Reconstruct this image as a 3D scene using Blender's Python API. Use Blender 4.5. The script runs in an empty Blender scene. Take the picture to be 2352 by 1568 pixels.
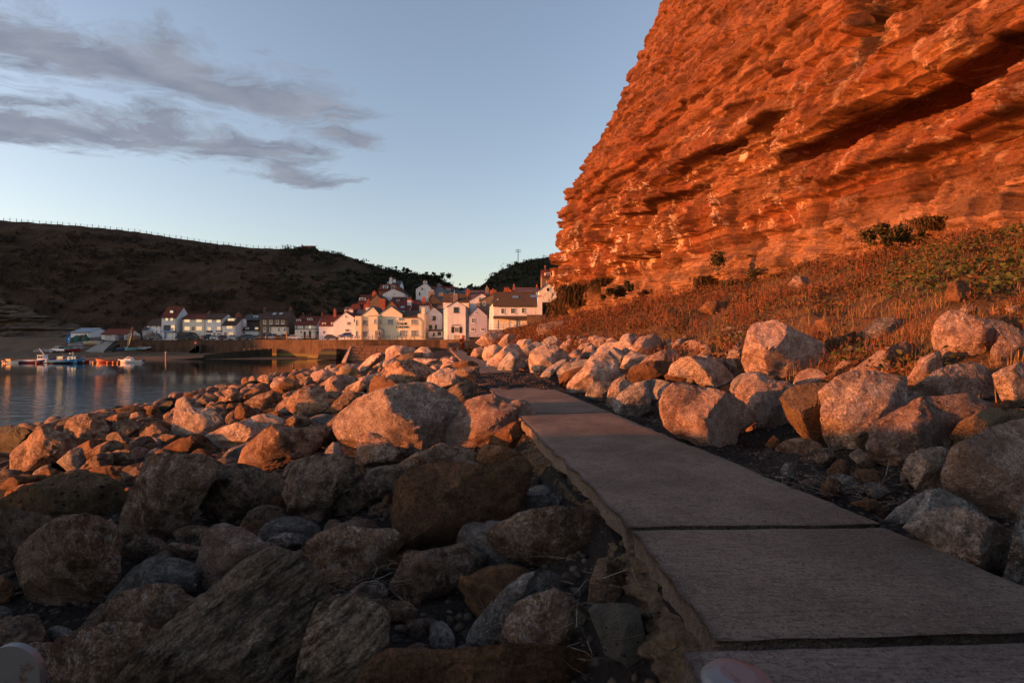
import bpy, math, random
import numpy as np
from mathutils import Vector, Matrix, noise as mnoise

scene = bpy.context.scene
COL = scene.collection
F = 1176.0            # focal length in units of the 2352 px wide picture
EYE = 1.5             # camera height above the path
R = math.radians

# ---------------------------------------------------------------- camera
cam_d = bpy.data.cameras.new('camera')
cam = bpy.data.objects.new('camera', cam_d)
COL.objects.link(cam)
cam_d.sensor_width = 36.0
cam_d.lens = 18.0
cam_d.clip_start = 0.05
cam_d.clip_end = 6000
cam.location = (0, 0, EYE)
cam.rotation_euler = (R(90), 0, 0)
cam_d.dof.use_dof = True
cam_d.dof.focus_distance = 9.0
cam_d.dof.aperture_fstop = 9.0
scene.camera = cam

# ---------------------------------------------------------------- light
SUN_EL, SUN_AZ = 4.1, 13.0          # elevation; degrees the sun stands behind the camera's left side
sx, sy = -math.cos(R(SUN_AZ)), -math.sin(R(SUN_AZ))
sun_dir = Vector((sx * math.cos(R(SUN_EL)), sy * math.cos(R(SUN_EL)), math.sin(R(SUN_EL))))
sun_d = bpy.data.lights.new('sun', 'SUN')
sun_d.energy = 4.7
sun_d.angle = R(0.6)
sun_d.color = (1.0, 0.285, 0.06)
sun = bpy.data.objects.new('sun', sun_d)
COL.objects.link(sun)
sun.rotation_euler = sun_dir.to_track_quat('Z', 'Y').to_euler()
sun.location = (-40, -20, 60)

world = bpy.data.worlds.new('World')
scene.world = world
world.use_nodes = True


def build_world():
    nt = world.node_tree
    N, L = nt.nodes, nt.links
    N.clear()
    out = N.new('ShaderNodeOutputWorld')
    bg = N.new('ShaderNodeBackground')
    bg.inputs['Strength'].default_value = 0.15
    sky = N.new('ShaderNodeTexSky')
    sky.sky_type = 'NISHITA'
    sky.sun_disc = False
    sky.sun_elevation = R(SUN_EL)
    sky.sun_rotation = math.atan2(sx, sy)
    sky.altitude = 0
    sky.air_density = 1.0
    sky.dust_density = 1.0
    sky.ozone_density = 1.6
    geo = N.new('ShaderNodeTexCoord')
    sep = N.new('ShaderNodeSeparateXYZ')
    L.new(geo.outputs['Generated'], sep.inputs[0])

    def math_(op, a, b=None, c=None):
        n = N.new('ShaderNodeMath')
        n.operation = op
        for i, v in enumerate((a, b, c)):
            if v is None:
                continue
            if isinstance(v, (int, float)):
                n.inputs[i].default_value = v
            else:
                L.new(v, n.inputs[i])
        return n.outputs[0]

    # sky colour: the daylight sky, brought to the pale blue of the morning
    hsv = N.new('ShaderNodeHueSaturation')
    hsv.inputs['Saturation'].default_value = 0.85
    hsv.inputs['Value'].default_value = 1.0
    tint = N.new('ShaderNodeMix')
    tint.data_type = 'RGBA'
    tint.blend_type = 'MULTIPLY'
    tint.inputs['Factor'].default_value = 1.0
    tint.inputs[7].default_value = (1.2, 1.06, 1.12, 1)
    L.new(sky.outputs[0], tint.inputs[6])
    L.new(tint.outputs[2], hsv.inputs['Color'])
    # clouds: a flat layer seen from below, q = direction / height
    z = math_('MAXIMUM', sep.outputs['Z'], 0.03)
    zz = math_('ADD', z, 0.04)
    qx = math_('DIVIDE', sep.outputs['X'], zz)
    qy = math_('DIVIDE', sep.outputs['Y'], zz)
    comb = N.new('ShaderNodeCombineXYZ')
    L.new(qx, comb.inputs[0])
    L.new(qy, comb.inputs[1])
    warp = N.new('ShaderNodeTexNoise')
    warp.inputs['Scale'].default_value = 2.2
    warp.inputs['Detail'].default_value = 4
    L.new(comb.outputs[0], warp.inputs['Vector'])
    wv = N.new('ShaderNodeVectorMath')
    wv.operation = 'MULTIPLY_ADD'
    L.new(warp.outputs['Color'], wv.inputs[0])
    wv.inputs[1].default_value = (0.5, 0.5, 0)
    L.new(comb.outputs[0], wv.inputs[2])
    # streaks run from the upper left towards the middle of the view
    rot = N.new('ShaderNodeMapping')
    rot.vector_type = 'POINT'
    rot.inputs['Rotation'].default_value = (0, 0, R(-30))
    rot.inputs['Scale'].default_value = (1.15, 1.9, 1)
    L.new(wv.outputs[0], rot.inputs['Vector'])
    n1 = N.new('ShaderNodeTexNoise')
    n1.inputs['Scale'].default_value = 2.3
    n1.inputs['Detail'].default_value = 9
    n1.inputs['Roughness'].default_value = 0.66
    L.new(rot.outputs[0], n1.inputs['Vector'])

    def capsule(ax, ay, bx, by, r):
        # distance to a segment in q space, 1 inside falling to 0
        px = math_('SUBTRACT', wqx, ax)
        py = math_('SUBTRACT', wqy, ay)
        dx, dy = bx - ax, by - ay
        ll = dx * dx + dy * dy
        t = math_('MULTIPLY_ADD', px, dx / ll, math_('MULTIPLY', py, dy / ll))
        t = math_('MINIMUM', math_('MAXIMUM', t, 0.0), 1.0)
        ex = math_('MULTIPLY_ADD', t, -dx, px)
        ey = math_('MULTIPLY_ADD', t, -dy, py)
        dd = math_('SQRT', math_('MULTIPLY_ADD', ex, ex, math_('MULTIPLY', ey, ey)))
        return math_('SUBTRACT', 1.0, math_('DIVIDE', dd, r))
    s2 = N.new('ShaderNodeSeparateXYZ')
    w2 = N.new('ShaderNodeVectorMath')
    w2.operation = 'MULTIPLY_ADD'
    L.new(warp.outputs['Color'], w2.inputs[0])
    w2.inputs[1].default_value = (0.28, 0.28, 0)
    L.new(comb.outputs[0], w2.inputs[2])
    w3 = N.new('ShaderNodeVectorMath')
    w3.operation = 'SUBTRACT'
    L.new(w2.outputs[0], w3.inputs[0])
    w3.inputs[1].default_value = (0.14, 0.14, 0)
    L.new(w3.outputs[0], s2.inputs[0])
    wqx, wqy = s2.outputs[0], s2.outputs[1]
    caps = [CAPS[0]] + CAPS[1:]
    m = None
    for c in caps:
        v = capsule(*c)
        m = v if m is None else math_('MAXIMUM', m, v)
    m = math_('MAXIMUM', m, -0.9)
    dens = math_('ADD', math_('MULTIPLY_ADD', n1.outputs[0], 2.5, -1.32), math_('MULTIPLY', m, 0.72))
    dens = math_('MINIMUM', math_('MAXIMUM', math_('MULTIPLY', dens, 2.1), 0.0), 1.0)
    dens = math_('MULTIPLY', dens, 0.92)
    # fade at the horizon
    fade = N.new('ShaderNodeMapRange')
    fade.inputs[1].default_value = 0.05
    fade.inputs[2].default_value = 0.2
    L.new(sep.outputs['Z'], fade.inputs[0])
    dens = math_('MULTIPLY', dens, fade.outputs[0])
    mix = N.new('ShaderNodeMix')
    mix.data_type = 'RGBA'
    L.new(dens, mix.inputs['Factor'])
    L.new(hsv.outputs[0], mix.inputs[6])
    n2 = N.new('ShaderNodeTexNoise')
    n2.inputs['Scale'].default_value = 3.5
    n2.inputs['Detail'].default_value = 6
    L.new(rot.outputs[0], n2.inputs['Vector'])
    cr = N.new('ShaderNodeValToRGB')
    cr.color_ramp.elements[0].position = 0.3
    cr.color_ramp.elements[0].color = CLOUD_DARK
    cr.color_ramp.elements[1].position = 0.75
    cr.color_ramp.elements[1].color = CLOUD_LIGHT
    L.new(n2.outputs[0], cr.inputs[0])
    L.new(cr.outputs[0], mix.inputs[7])
    L.new(mix.outputs[2], bg.inputs['Color'])
    L.new(bg.outputs[0], out.inputs['Surface'])


CAPS = [(-2.15, 2.05, -1.50, 2.15, 0.32), (-1.55, 2.15, -1.08, 2.50, 0.30), (-1.16, 2.42, -1.10, 2.75, 0.24),
        (-1.75, 1.35, -1.22, 1.72, 0.36), (-1.25, 1.70, -0.82, 1.98, 0.30), (-0.78, 2.25, -0.68, 2.32, 0.14),
        (-2.4, 1.4, -1.8, 1.62, 0.2), (2.2, -1.5, 3.4, -0.6, 0.5), (-3.2, 0.2, -4.4, 1.2, 0.5), (0.6, -3.2, 1.8, -2.6, 0.5)]
CLOUD_DARK = (0.50, 0.57, 0.74, 1)
CLOUD_LIGHT = (0.82, 0.88, 1.05, 1)
build_world()

vs = scene.view_settings
vs.view_transform = 'Standard'
vs.look = 'None'
vs.exposure = 1.5
vs.gamma = 1.0
vs.use_curve_mapping = False
scene.cycles.max_bounces = 6
scene.cycles.diffuse_bounces = 3
scene.cycles.glossy_bounces = 3
scene.cycles.transparent_max_bounces = 8
scene.cycles.use_denoising = True


# ---------------------------------------------------------------- helpers
def W(px, py, d):
    """the point that stands d metres ahead behind pixel (px, py) of the 2352 px picture"""
    return Vector(((px - 1176.0) / F * d, d, EYE - (py - 784.0) / F * d))


CROPS = {'A': (0, 780, 2.352), 'B': (500, 1050, 2.94), 'V': (1250, 980, 4.704), 'Wc': (1600, 980, 3.92),
         '2': (0, 1200, 1.8375), '3': (0, 1800, 1.8375), '4': (1100, 1200, 1.96), '5': (1200, 1800, 1.809),
         '6': (2000, 1200, 2.24), '7': (2700, 1100, 1.742), '8': (2500, 1800, 1.755), '1': (2000, 0, 1.278),
         'D': (0, 1440, 3.647), 'E': (600, 1250, 3.647), 'Fc': (1050, 1230, 3.36), 'G': (0, 0, 1.6327)}


def cx(c, x):
    o = CROPS[c]
    return (o[0] + x / o[2]) * 0.6125


def cy(c, y):
    o = CROPS[c]
    return (o[1] + y / o[2]) * 0.6125


def tag(o, label=None, cat=None, group=None, kind=None):
    if label:
        o['label'] = label
    if cat:
        o['category'] = cat
    if group:
        o['group'] = group
    if kind:
        o['kind'] = kind
    return o


def empty(name, loc, label=None, cat=None, group=None):
    o = bpy.data.objects.new(name, None)
    o.empty_display_size = 0.3
    o.location = loc
    COL.objects.link(o)
    return tag(o, label, cat, group)


def link(name, me, parent=None, loc=None):
    o = bpy.data.objects.new(name, me)
    COL.objects.link(o)
    if parent is not None:
        o.parent = parent
    if loc is not None:
        o.location = loc
    return o


class MB:
    def __init__(self):
        self.v, self.f, self.m = [], [], []

    def poly(self, pts, m=0):
        b = len(self.v)
        self.v += [tuple(p) for p in pts]
        self.f.append(tuple(range(b, b + len(pts))))
        self.m.append(m)

    def box(self, x0, x1, y0, y1, z0, z1, m=0):
        b = len(self.v)
        self.v += [(x0, y0, z0), (x1, y0, z0), (x1, y1, z0), (x0, y1, z0), (x0, y0, z1), (x1, y0, z1), (x1, y1, z1), (x0, y1, z1)]
        for q in ((0, 3, 2, 1), (4, 5, 6, 7), (0, 1, 5, 4), (1, 2, 6, 5), (2, 3, 7, 6), (3, 0, 4, 7)):
            self.f.append(tuple(b + i for i in q))
            self.m.append(m)

    def prism(self, pts, off, m=0):
        """a polygon swept by the vector off; caps and sides"""
        b, n = len(self.v), len(pts)
        self.v += [tuple(p) for p in pts]
        self.v += [tuple(Vector(p) + Vector(off)) for p in pts]
        self.f.append(tuple(range(b, b + n)))
        self.f.append(tuple(range(b + 2 * n - 1, b + n - 1, -1)))
        self.m += [m, m]
        for i in range(n):
            j = (i + 1) % n
            self.f.append((b + i, b + n + i, b + n + j, b + j))
            self.m.append(m)

    def tube(self, p0, p1, r0, r1=None, n=6, m=0, cap=True):
        r1 = r0 if r1 is None else r1
        p0, p1 = Vector(p0), Vector(p1)
        a = (p1 - p0).normalized()
        t = a.orthogonal().normalized()
        u = a.cross(t)
        b = len(self.v)
        for p, r in ((p0, r0), (p1, r1)):
            for k in range(n):
                th = 2 * math.pi * k / n
                self.v.append(tuple(p + (t * math.cos(th) + u * math.sin(th)) * r))
        for k in range(n):
            j = (k + 1) % n
            self.f.append((b + k, b + j, b + n + j, b + n + k))
            self.m.append(m)
        if cap:
            self.f.append(tuple(range(b + n - 1, b - 1, -1)))
            self.f.append(tuple(range(b + n, b + 2 * n)))
            self.m += [m, m]

    def mesh(self, name, mats, origin=(0, 0, 0), smooth=False, fix=True):
        me = bpy.data.meshes.new(name)
        o = Vector(origin)
        me.from_pydata([tuple(Vector(p) - o) for p in self.v], [], self.f)
        for mt in (mats if isinstance(mats, (list, tuple)) else [mats]):
            me.materials.append(mt)
        if any(self.m):
            me.polygons.foreach_set('material_index', self.m)
        if fix:
            import bmesh
            bm = bmesh.new()
            bm.from_mesh(me)
            bmesh.ops.recalc_face_normals(bm, faces=bm.faces)
            bm.to_mesh(me)
            bm.free()
        if smooth:
            me.polygons.foreach_set('use_smooth', [True] * len(me.polygons))
        me.update()
        return me

    def build(self, name, mats, parent=None, origin=None, smooth=False):
        """world coordinates in; the object sits in its parent's frame"""
        if origin is None:
            origin = parent_loc(parent) if parent is not None else (0, 0, 0)
            loc = None
        else:
            loc = Vector(origin) - (parent_loc(parent) if parent is not None else Vector())
        return link(name, self.mesh(name, mats, origin, smooth), parent, loc)


def parent_loc(p):
    v = Vector()
    while p is not None:
        v += p.location
        p = p.parent
    return v


def fast_mesh(name, verts, faces, mats, smooth=False):
    """numpy verts (n,3) and faces (m,k) to a mesh"""
    me = bpy.data.meshes.new(name)
    n, m, k = len(verts), len(faces), faces.shape[1]
    me.vertices.add(n)
    me.vertices.foreach_set('co', np.ascontiguousarray(verts, dtype=np.float32).ravel())
    me.loops.add(m * k)
    me.loops.foreach_set('vertex_index', np.ascontiguousarray(faces, dtype=np.int32).ravel())
    me.polygons.add(m)
    me.polygons.foreach_set('loop_start', np.arange(0, m * k, k, dtype=np.int32))
    if smooth:
        me.polygons.foreach_set('use_smooth', np.ones(m, dtype=bool))
    for mt in (mats if isinstance(mats, (list, tuple)) else [mats]):
        me.materials.append(mt)
    me.update(calc_edges=True)
    me.validate()
    return me


def grid_faces(nu, nv):
    i = np.arange(nu - 1)[:, None] * nv + np.arange(nv - 1)[None, :]
    return np.stack([i, i + nv, i + nv + 1, i + 1], -1).reshape(-1, 4)


_rs = np.random.RandomState(7)
_perm = np.concatenate([_rs.permutation(256)] * 3)
_grad = _rs.normal(size=(256, 3))
_grad /= np.linalg.norm(_grad, axis=1)[:, None]


def perlin(p):
    p = np.asarray(p, dtype=np.float64)
    i = np.floor(p).astype(np.int64)
    f = p - i
    i &= 255
    u = f * f * f * (f * (f * 6 - 15) + 10)
    res = 0
    for dx in (0, 1):
        for dy in (0, 1):
            for dz in (0, 1):
                h = _perm[_perm[_perm[i[..., 0] + dx] + i[..., 1] + dy] + i[..., 2] + dz]
                g = _grad[h]
                dot = g[..., 0] * (f[..., 0] - dx) + g[..., 1] * (f[..., 1] - dy) + g[..., 2] * (f[..., 2] - dz)
                w = (u[..., 0] if dx else 1 - u[..., 0]) * (u[..., 1] if dy else 1 - u[..., 1]) * (u[..., 2] if dz else 1 - u[..., 2])
                res = res + w * dot
    return res * 1.5


def fbm(p, octaves=4, gain=0.5, ridged=False):
    a, s, r = 1.0, 1.0, 0
    for _ in range(octaves):
        n = perlin(p * s)
        r = r + a * ((0.5 - np.abs(n)) if ridged else n)
        a *= gain
        s *= 2.03
    return r


def hash01(*ks):
    h = np.zeros_like(np.asarray(ks[0], dtype=np.int64)) + 17
    for k in ks:
        h = _perm[(h + np.asarray(k, dtype=np.int64)) & 255] * 7 + h * 3 + 11
    return (_perm[h & 255] + _perm[(h >> 3) & 255] * 0.0039) / 256.0


# ---------------------------------------------------------------- materials
class NT:
    """a small wrapper for building node trees"""

    def __init__(self, name):
        self.mat = bpy.data.materials.new(name)
        self.mat.use_nodes = True
        self.t = self.mat.node_tree
        self.N, self.L = self.t.nodes, self.t.links
        self.N.clear()
        self.out = self.N.new('ShaderNodeOutputMaterial')
        self.b = self.N.new('ShaderNodeBsdfPrincipled')
        self.L.new(self.b.outputs[0], self.out.inputs[0])
        tc = self.N.new('ShaderNodeTexCoord')
        self.obj = tc.outputs['Object']

    def set(self, sock, v):
        if isinstance(v, (int, float)):
            sock.default_value = v
        elif isinstance(v, tuple):
            sock.default_value = v if len(v) == 4 or len(sock.default_value) == 3 else v + (1,)
        else:
            self.L.new(v, sock)

    def noise(self, scale, detail=5, rough=0.6, vec=None, dist=0.0, color=False):
        n = self.N.new('ShaderNodeTexNoise')
        n.inputs['Scale'].default_value = scale
        n.inputs['Detail'].default_value = detail
        n.inputs['Roughness'].default_value = rough
        n.inputs['Distortion'].default_value = dist
        self.L.new(vec if vec is not None else self.obj, n.inputs['Vector'])
        return n.outputs['Color' if color else 'Fac']

    def vor(self, scale, feature='F1', vec=None, out='Distance'):
        n = self.N.new('ShaderNodeTexVoronoi')
        n.feature = feature
        n.inputs['Scale'].default_value = scale
        self.L.new(vec if vec is not None else self.obj, n.inputs['Vector'])
        return n.outputs[out]

    def map(self, scale=(1, 1, 1), rot=(0, 0, 0), vec=None, loc=None):
        n = self.N.new('ShaderNodeMapping')
        n.inputs['Scale'].default_value = scale
        n.inputs['Rotation'].default_value = rot
        if loc is not None:
            self.set(n.inputs['Location'], loc)
        self.L.new(vec if vec is not None else self.obj, n.inputs['Vector'])
        return n.outputs[0]

    def math(self, op, a, b=None, c=None, clamp=False):
        n = self.N.new('ShaderNodeMath')
        n.operation = op
        n.use_clamp = clamp
        for i, v in enumerate((a, b, c)):
            if v is not None:
                self.set(n.inputs[i], v)
        return n.outputs[0]

    def ramp(self, fac, *stops):
        n = self.N.new('ShaderNodeValToRGB')
        e = n.color_ramp.elements
        while len(e) < len(stops):
            e.new(0.5)
        for i, (p, c) in enumerate(stops):
            e[i].position = p
            e[i].color = c if isinstance(c, tuple) and len(c) == 4 else (tuple(c) + (1,) if isinstance(c, tuple) else (c, c, c, 1))
        self.set(n.inputs[0], fac)
        return n.outputs[0]

    def mix(self, fac, a, b, mode='MIX'):
        n = self.N.new('ShaderNodeMix')
        n.data_type = 'RGBA'
        n.blend_type = mode
        self.set(n.inputs['Factor'], fac)
        self.set(n.inputs[6], a)
        self.set(n.inputs[7], b)
        return n.outputs[2]

    def smooth(self, v, lo, hi, a=0.0, b=1.0):
        n = self.N.new('ShaderNodeMapRange')
        n.interpolation_type = 'SMOOTHSTEP'
        self.set(n.inputs[0], v)
        n.inputs[1].default_value = lo
        n.inputs[2].default_value = hi
        n.inputs[3].default_value = a
        n.inputs[4].default_value = b
        return n.outputs[0]

    def bump(self, h, strength=0.5, dist=0.02, prev=None):
        n = self.N.new('ShaderNodeBump')
        n.inputs['Strength'].default_value = strength
        n.inputs['Distance'].default_value = dist
        self.set(n.inputs['Height'], h)
        if prev is not None:
            self.L.new(prev, n.inputs['Normal'])
        return n.outputs[0]

    def rand(self):
        return self.N.new('ShaderNodeObjectInfo').outputs['Random']

    def island(self):
        return self.N.new('ShaderNodeNewGeometry').outputs['Random Per Island']

    def done(self, col, rough=0.8, normal=None, spec=0.3, metal=0.0):
        self.set(self.b.inputs['Base Color'], col)
        self.set(self.b.inputs['Roughness'], rough)
        self.b.inputs['Specular IOR Level'].default_value = spec
        self.b.inputs['Metallic'].default_value = metal
        if normal is not None:
            self.L.new(normal, self.b.inputs['Normal'])
        return self.mat


def rock_mat(name, c1, c2, vein=None, vein_amt=0.5, stain=None, stain_amt=0.4, scale=1.0, layered=0.0, pits=0.0, bump=0.5, rough=0.85):
    t = NT(name)
    rnd = t.rand()
    off = t.math('MULTIPLY', rnd, 40.0)
    cmb = t.N.new('ShaderNodeCombineXYZ')
    for i in range(3):
        t.L.new(off, cmb.inputs[i])
    if layered:
        vec = t.map((scale * 1.1, scale * 1.1, scale * 4.2), vec=t.map((1, 1, 1), (R(14), R(38), 0), loc=cmb.outputs[0]))
    else:
        vec = t.map((scale, scale, scale), loc=cmb.outputs[0])
    big = t.noise(1.1, 4, 0.6, vec, 0.3)
    med = t.noise(5.0, 7, 0.7, vec, 0.25)
    fvec = t.map((scale, scale, scale), loc=cmb.outputs[0]) if layered else vec
    fine = t.noise(34.0, 5, 0.7, fvec)
    grain = t.noise(150.0, 2, 0.6, fvec)
    col = t.mix(t.smooth(t.math('ADD', t.math('MULTIPLY', big, 0.4), t.math('MULTIPLY', med, 0.6)), 0.4, 0.6), c1, c2)
    if stain:
        s = t.noise(1.7, 5, 0.7, vec, 1.2)
        col = t.mix(t.math('MULTIPLY', t.smooth(s, 0.52, 0.7), stain_amt), col, stain)
    if vein:
        v = t.math('ABSOLUTE', t.math('SUBTRACT', t.noise(2.3, 6, 0.66, vec, 0.5), 0.5))
        v2 = t.math('ABSOLUTE', t.math('SUBTRACT', t.noise(7.0, 4, 0.65, vec, 0.4), 0.5))
        va = t.math('MAXIMUM', t.smooth(v, 0.0, 0.02, 1.0, 0.0), t.math('MULTIPLY', t.smooth(v2, 0.0, 0.035, 1.0, 0.0), 0.7))
        va = t.math('MULTIPLY', va, t.smooth(med, 0.38, 0.58))
        col = t.mix(t.math('MULTIPLY', va, vein_amt), col, vein)
        fl = t.smooth(fine, 0.64, 0.74)
        col = t.mix(t.math('MULTIPLY', fl, vein_amt * 0.5), col, vein)
    # mineral grain and per-stone value
    g = t.math('MULTIPLY_ADD', fine, 1.0, t.math('MULTIPLY', grain, 0.5))
    gv = t.smooth(g, 0.5, 1.0, 0.42, 1.5)
    val = t.math('MULTIPLY', gv, t.math('MULTIPLY_ADD', rnd, 0.5, 0.74))
    cv = t.N.new('ShaderNodeCombineColor')
    for i in range(3):
        t.L.new(val, cv.inputs[i])
    col = t.mix(1.0, col, cv.outputs[0], 'MULTIPLY')
    crack = t.math('ABSOLUTE', t.math('SUBTRACT', t.noise(1.6, 5, 0.6, fvec, 0.7), 0.5))
    cr = t.smooth(crack, 0.0, 0.02, 0.0, 1.0)
    h = t.math('ADD', t.math('MULTIPLY', med, 1.0), t.math('MULTIPLY', fine, 0.5))
    h = t.math('ADD', h, t.math('MULTIPLY', cr, 0.2))
    if pits:
        pv = t.vor(6.0, 'F1', vec)
        hole = t.smooth(pv, 0.12, 0.26)
        h = t.math('ADD', h, t.math('MULTIPLY', hole, pits))
        col = t.mix(t.math('SUBTRACT', 1.0, hole), col, (c1[0] * 0.3, c1[1] * 0.3, c1[2] * 0.3))
    nb = t.bump(h, min(1.0, bump * 1.5), 0.12 / scale)
    nb = t.bump(t.math('ADD', fine, t.math('MULTIPLY', grain, 0.6)), 0.8, 0.028, nb)
    return t.done(col, rough, nb, 0.25)


M = {}
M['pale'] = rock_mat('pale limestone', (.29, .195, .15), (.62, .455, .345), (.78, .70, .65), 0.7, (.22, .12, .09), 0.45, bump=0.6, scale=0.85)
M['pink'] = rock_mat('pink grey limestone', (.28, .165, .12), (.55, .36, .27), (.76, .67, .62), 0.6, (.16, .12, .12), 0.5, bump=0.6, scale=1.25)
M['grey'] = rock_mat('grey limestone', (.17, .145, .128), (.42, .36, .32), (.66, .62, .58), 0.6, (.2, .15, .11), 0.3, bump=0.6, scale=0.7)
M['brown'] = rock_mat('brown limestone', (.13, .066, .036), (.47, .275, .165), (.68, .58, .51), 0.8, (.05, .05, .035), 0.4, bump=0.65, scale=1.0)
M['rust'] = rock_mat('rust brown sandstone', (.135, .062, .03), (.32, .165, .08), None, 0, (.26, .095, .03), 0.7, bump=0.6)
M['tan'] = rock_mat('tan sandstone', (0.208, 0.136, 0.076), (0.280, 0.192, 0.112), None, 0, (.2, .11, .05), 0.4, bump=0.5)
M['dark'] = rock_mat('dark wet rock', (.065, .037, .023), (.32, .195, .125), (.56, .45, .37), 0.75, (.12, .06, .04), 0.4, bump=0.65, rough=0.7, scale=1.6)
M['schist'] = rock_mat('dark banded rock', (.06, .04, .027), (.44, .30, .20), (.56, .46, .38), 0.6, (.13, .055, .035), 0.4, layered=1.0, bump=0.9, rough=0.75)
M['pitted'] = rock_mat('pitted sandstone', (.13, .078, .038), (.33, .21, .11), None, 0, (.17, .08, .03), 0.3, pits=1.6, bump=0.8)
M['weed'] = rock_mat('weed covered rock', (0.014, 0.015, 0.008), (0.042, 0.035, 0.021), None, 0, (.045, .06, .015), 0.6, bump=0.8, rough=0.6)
M['concrete_block'] = rock_mat('pitted grey concrete', (0.133, 0.119, 0.098), (0.189, 0.171, 0.140), None, 0, None, 0, pits=0.3, scale=3.0, bump=0.35)


def plain(name, col, rough=0.7, var=0.12, scale=3.0, bump=0.0, metal=0.0, spec=0.4, dirt=None, dirt_amt=0.4, rnd=False):
    t = NT(name)
    n = t.noise(scale, 6, 0.65)
    lo = tuple(c * (1 - var) for c in col)
    hi = tuple(min(1, c * (1 + var)) for c in col)
    c = t.mix(t.smooth(n, 0.3, 0.7), lo, hi)
    if dirt:
        d = t.noise(scale * 0.35, 7, 0.72, t.map((1, 1, 0.35)), 0.4)
        c = t.mix(t.math('MULTIPLY', t.smooth(d, 0.48, 0.75), dirt_amt), c, dirt)
    nb = t.bump(t.noise(scale * 9, 4, 0.6), bump, 0.02) if bump else None
    return t.done(c, rough, nb, spec, metal)


def emit_none():
    return None
# ================================================================ terrain
def xl(d):
    return 1.53 - 0.137 * d


def xr(d):
    return 3.61 - 0.137 * d


def sstep(x, a, b):
    t = np.clip((np.asarray(x, dtype=float) - a) / (b - a), 0, 1)
    return t * t * (3 - 2 * t)


def ground_z(x, d):
    x = np.asarray(x, dtype=float)
    d = np.asarray(d, dtype=float)
    u = xl(d) - x
    v = x - xr(d)
    zl = -0.55 - 0.128 * np.maximum(u, 0) - 0.45 * (1 - sstep(d, 3, 8)) * sstep(u, 0.1, 0.9)
    zr = -0.14 + 0.26 * np.maximum(v - 1.6, 0) * sstep(v, 1.2, 2.6) + 0.035 * np.maximum(v - 6, 0)
    z = np.where(u > 0, zl, np.where(v > 0, zr, -0.3))
    z = z + sstep(d, 100, 136) * np.where(u > 0, 0.0, 1.6)
    return z


def solve_ground(px, py, dmin=1.8, dmax=140, fn=ground_z, lift=0.0):
    """distance at which the ray through a pixel meets the ground"""
    ds = np.exp(np.linspace(math.log(dmin), math.log(dmax), 1500))
    x = (px - 1176) / F * ds
    z = EYE - (py - 784) / F * ds
    g = fn(x, ds) + lift
    below = np.nonzero(z <= g)[0]
    return float(ds[below[0]]) if len(below) else dmax


def terrain(name, X, Y, Z, mat, kind='structure', smooth=True):
    nu, nv = X.shape
    me = fast_mesh(name, np.stack([X.ravel(), Y.ravel(), Z.ravel()], 1), grid_faces(nu, nv), mat, smooth)
    o = link(name, me)
    if kind:
        o['kind'] = kind
    return o


def soil_mat(name, c1, c2, c3, scale=1.0, bump=0.8):
    t = NT(name)
    a = t.noise(0.7 * scale, 5, 0.6)
    b = t.noise(9 * scale, 6, 0.75)
    vo = t.vor(16 * scale, 'F1')
    c = t.mix(t.smooth(a, 0.35, 0.65), c1, c2)
    c = t.mix(t.smooth(b, 0.62, 0.78), c, c3)
    h = t.math('ADD', b, t.math('MULTIPLY', t.smooth(vo, 0.0, 0.6), -0.5))
    return t.done(c, 0.9, t.bump(h, bump, 0.06), 0.15)


M['shingle'] = soil_mat('dark shingle', (.014, .011, .01), (.024, .019, .016), (.06, .045, .036))
M['talus'] = soil_mat('dry grass bank', (.05, .03, .016), (.09, .05, .024), (.15, .085, .045), 0.8)
M['sand'] = soil_mat('wet sand', (.085, .055, .035), (.13, .085, .052), (.06, .04, .026), 0.35, 0.3)
M['wet_sand'] = soil_mat('grey wet sand', (.12, .105, .095), (.17, .15, .135), (.1, .09, .085), 0.3, 0.2)

# shore sheet: one column family that follows the path, denser near the camera
du = np.concatenate([-np.exp(np.linspace(math.log(40), math.log(0.3), 90)), np.linspace(-0.25, 2.4, 20),
                     2.1 + np.exp(np.linspace(math.log(0.4), math.log(34), 110))])
dd = np.concatenate([np.linspace(-14, 1.5, 40), np.exp(np.linspace(math.log(1.6), math.log(150), 240))])
DD, DU = np.meshgrid(dd, du, indexing='ij')
XX = xl(DD) + DU
P = np.stack([XX, DD, np.zeros_like(XX)], -1)
ZZ = ground_z(XX, DD) + 0.10 * fbm(P * 1.1, 3) + 0.03 * fbm(P * 6, 3)
ZZ = np.where((DU > -0.1) & (DU < 2.2), np.minimum(ZZ, -0.2 + sstep(DD, 100, 136) * 1.4), ZZ)
terrain('shore_ground', XX, DD, ZZ, M['shingle'])

# ---------------------------------------------------------------- water
def water_mat():
    t = NT('sea water')
    v1 = t.map((0.22, 0.75, 1))
    v2 = t.map((0.8, 2.2, 1))
    a = t.noise(0.9, 3, 0.55, v1, 0.4)
    b = t.noise(1.0, 4, 0.6, v2, 0.5)
    # wind ruffles the water more towards the open sea, the inner harbour is calm
    sp = t.N.new('ShaderNodeSeparateXYZ')
    t.L.new(t.obj, sp.inputs[0])
    ruff = t.smooth(t.math('ADD', sp.outputs['Y'], t.math('MULTIPLY', t.noise(0.05, 3, 0.5), 30.0)), 55.0, 95.0, 1.0, 0.045)
    h = t.math('ADD', t.math('MULTIPLY', a, 1.0), t.math('MULTIPLY', b, 0.4))
    h = t.math('MULTIPLY', h, ruff)
    nb = t.bump(h, 0.55, 0.42)
    t.b.inputs['IOR'].default_value = 1.33
    return t.done((.006, .008, .009), 0.04, nb, 0.5)


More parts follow.
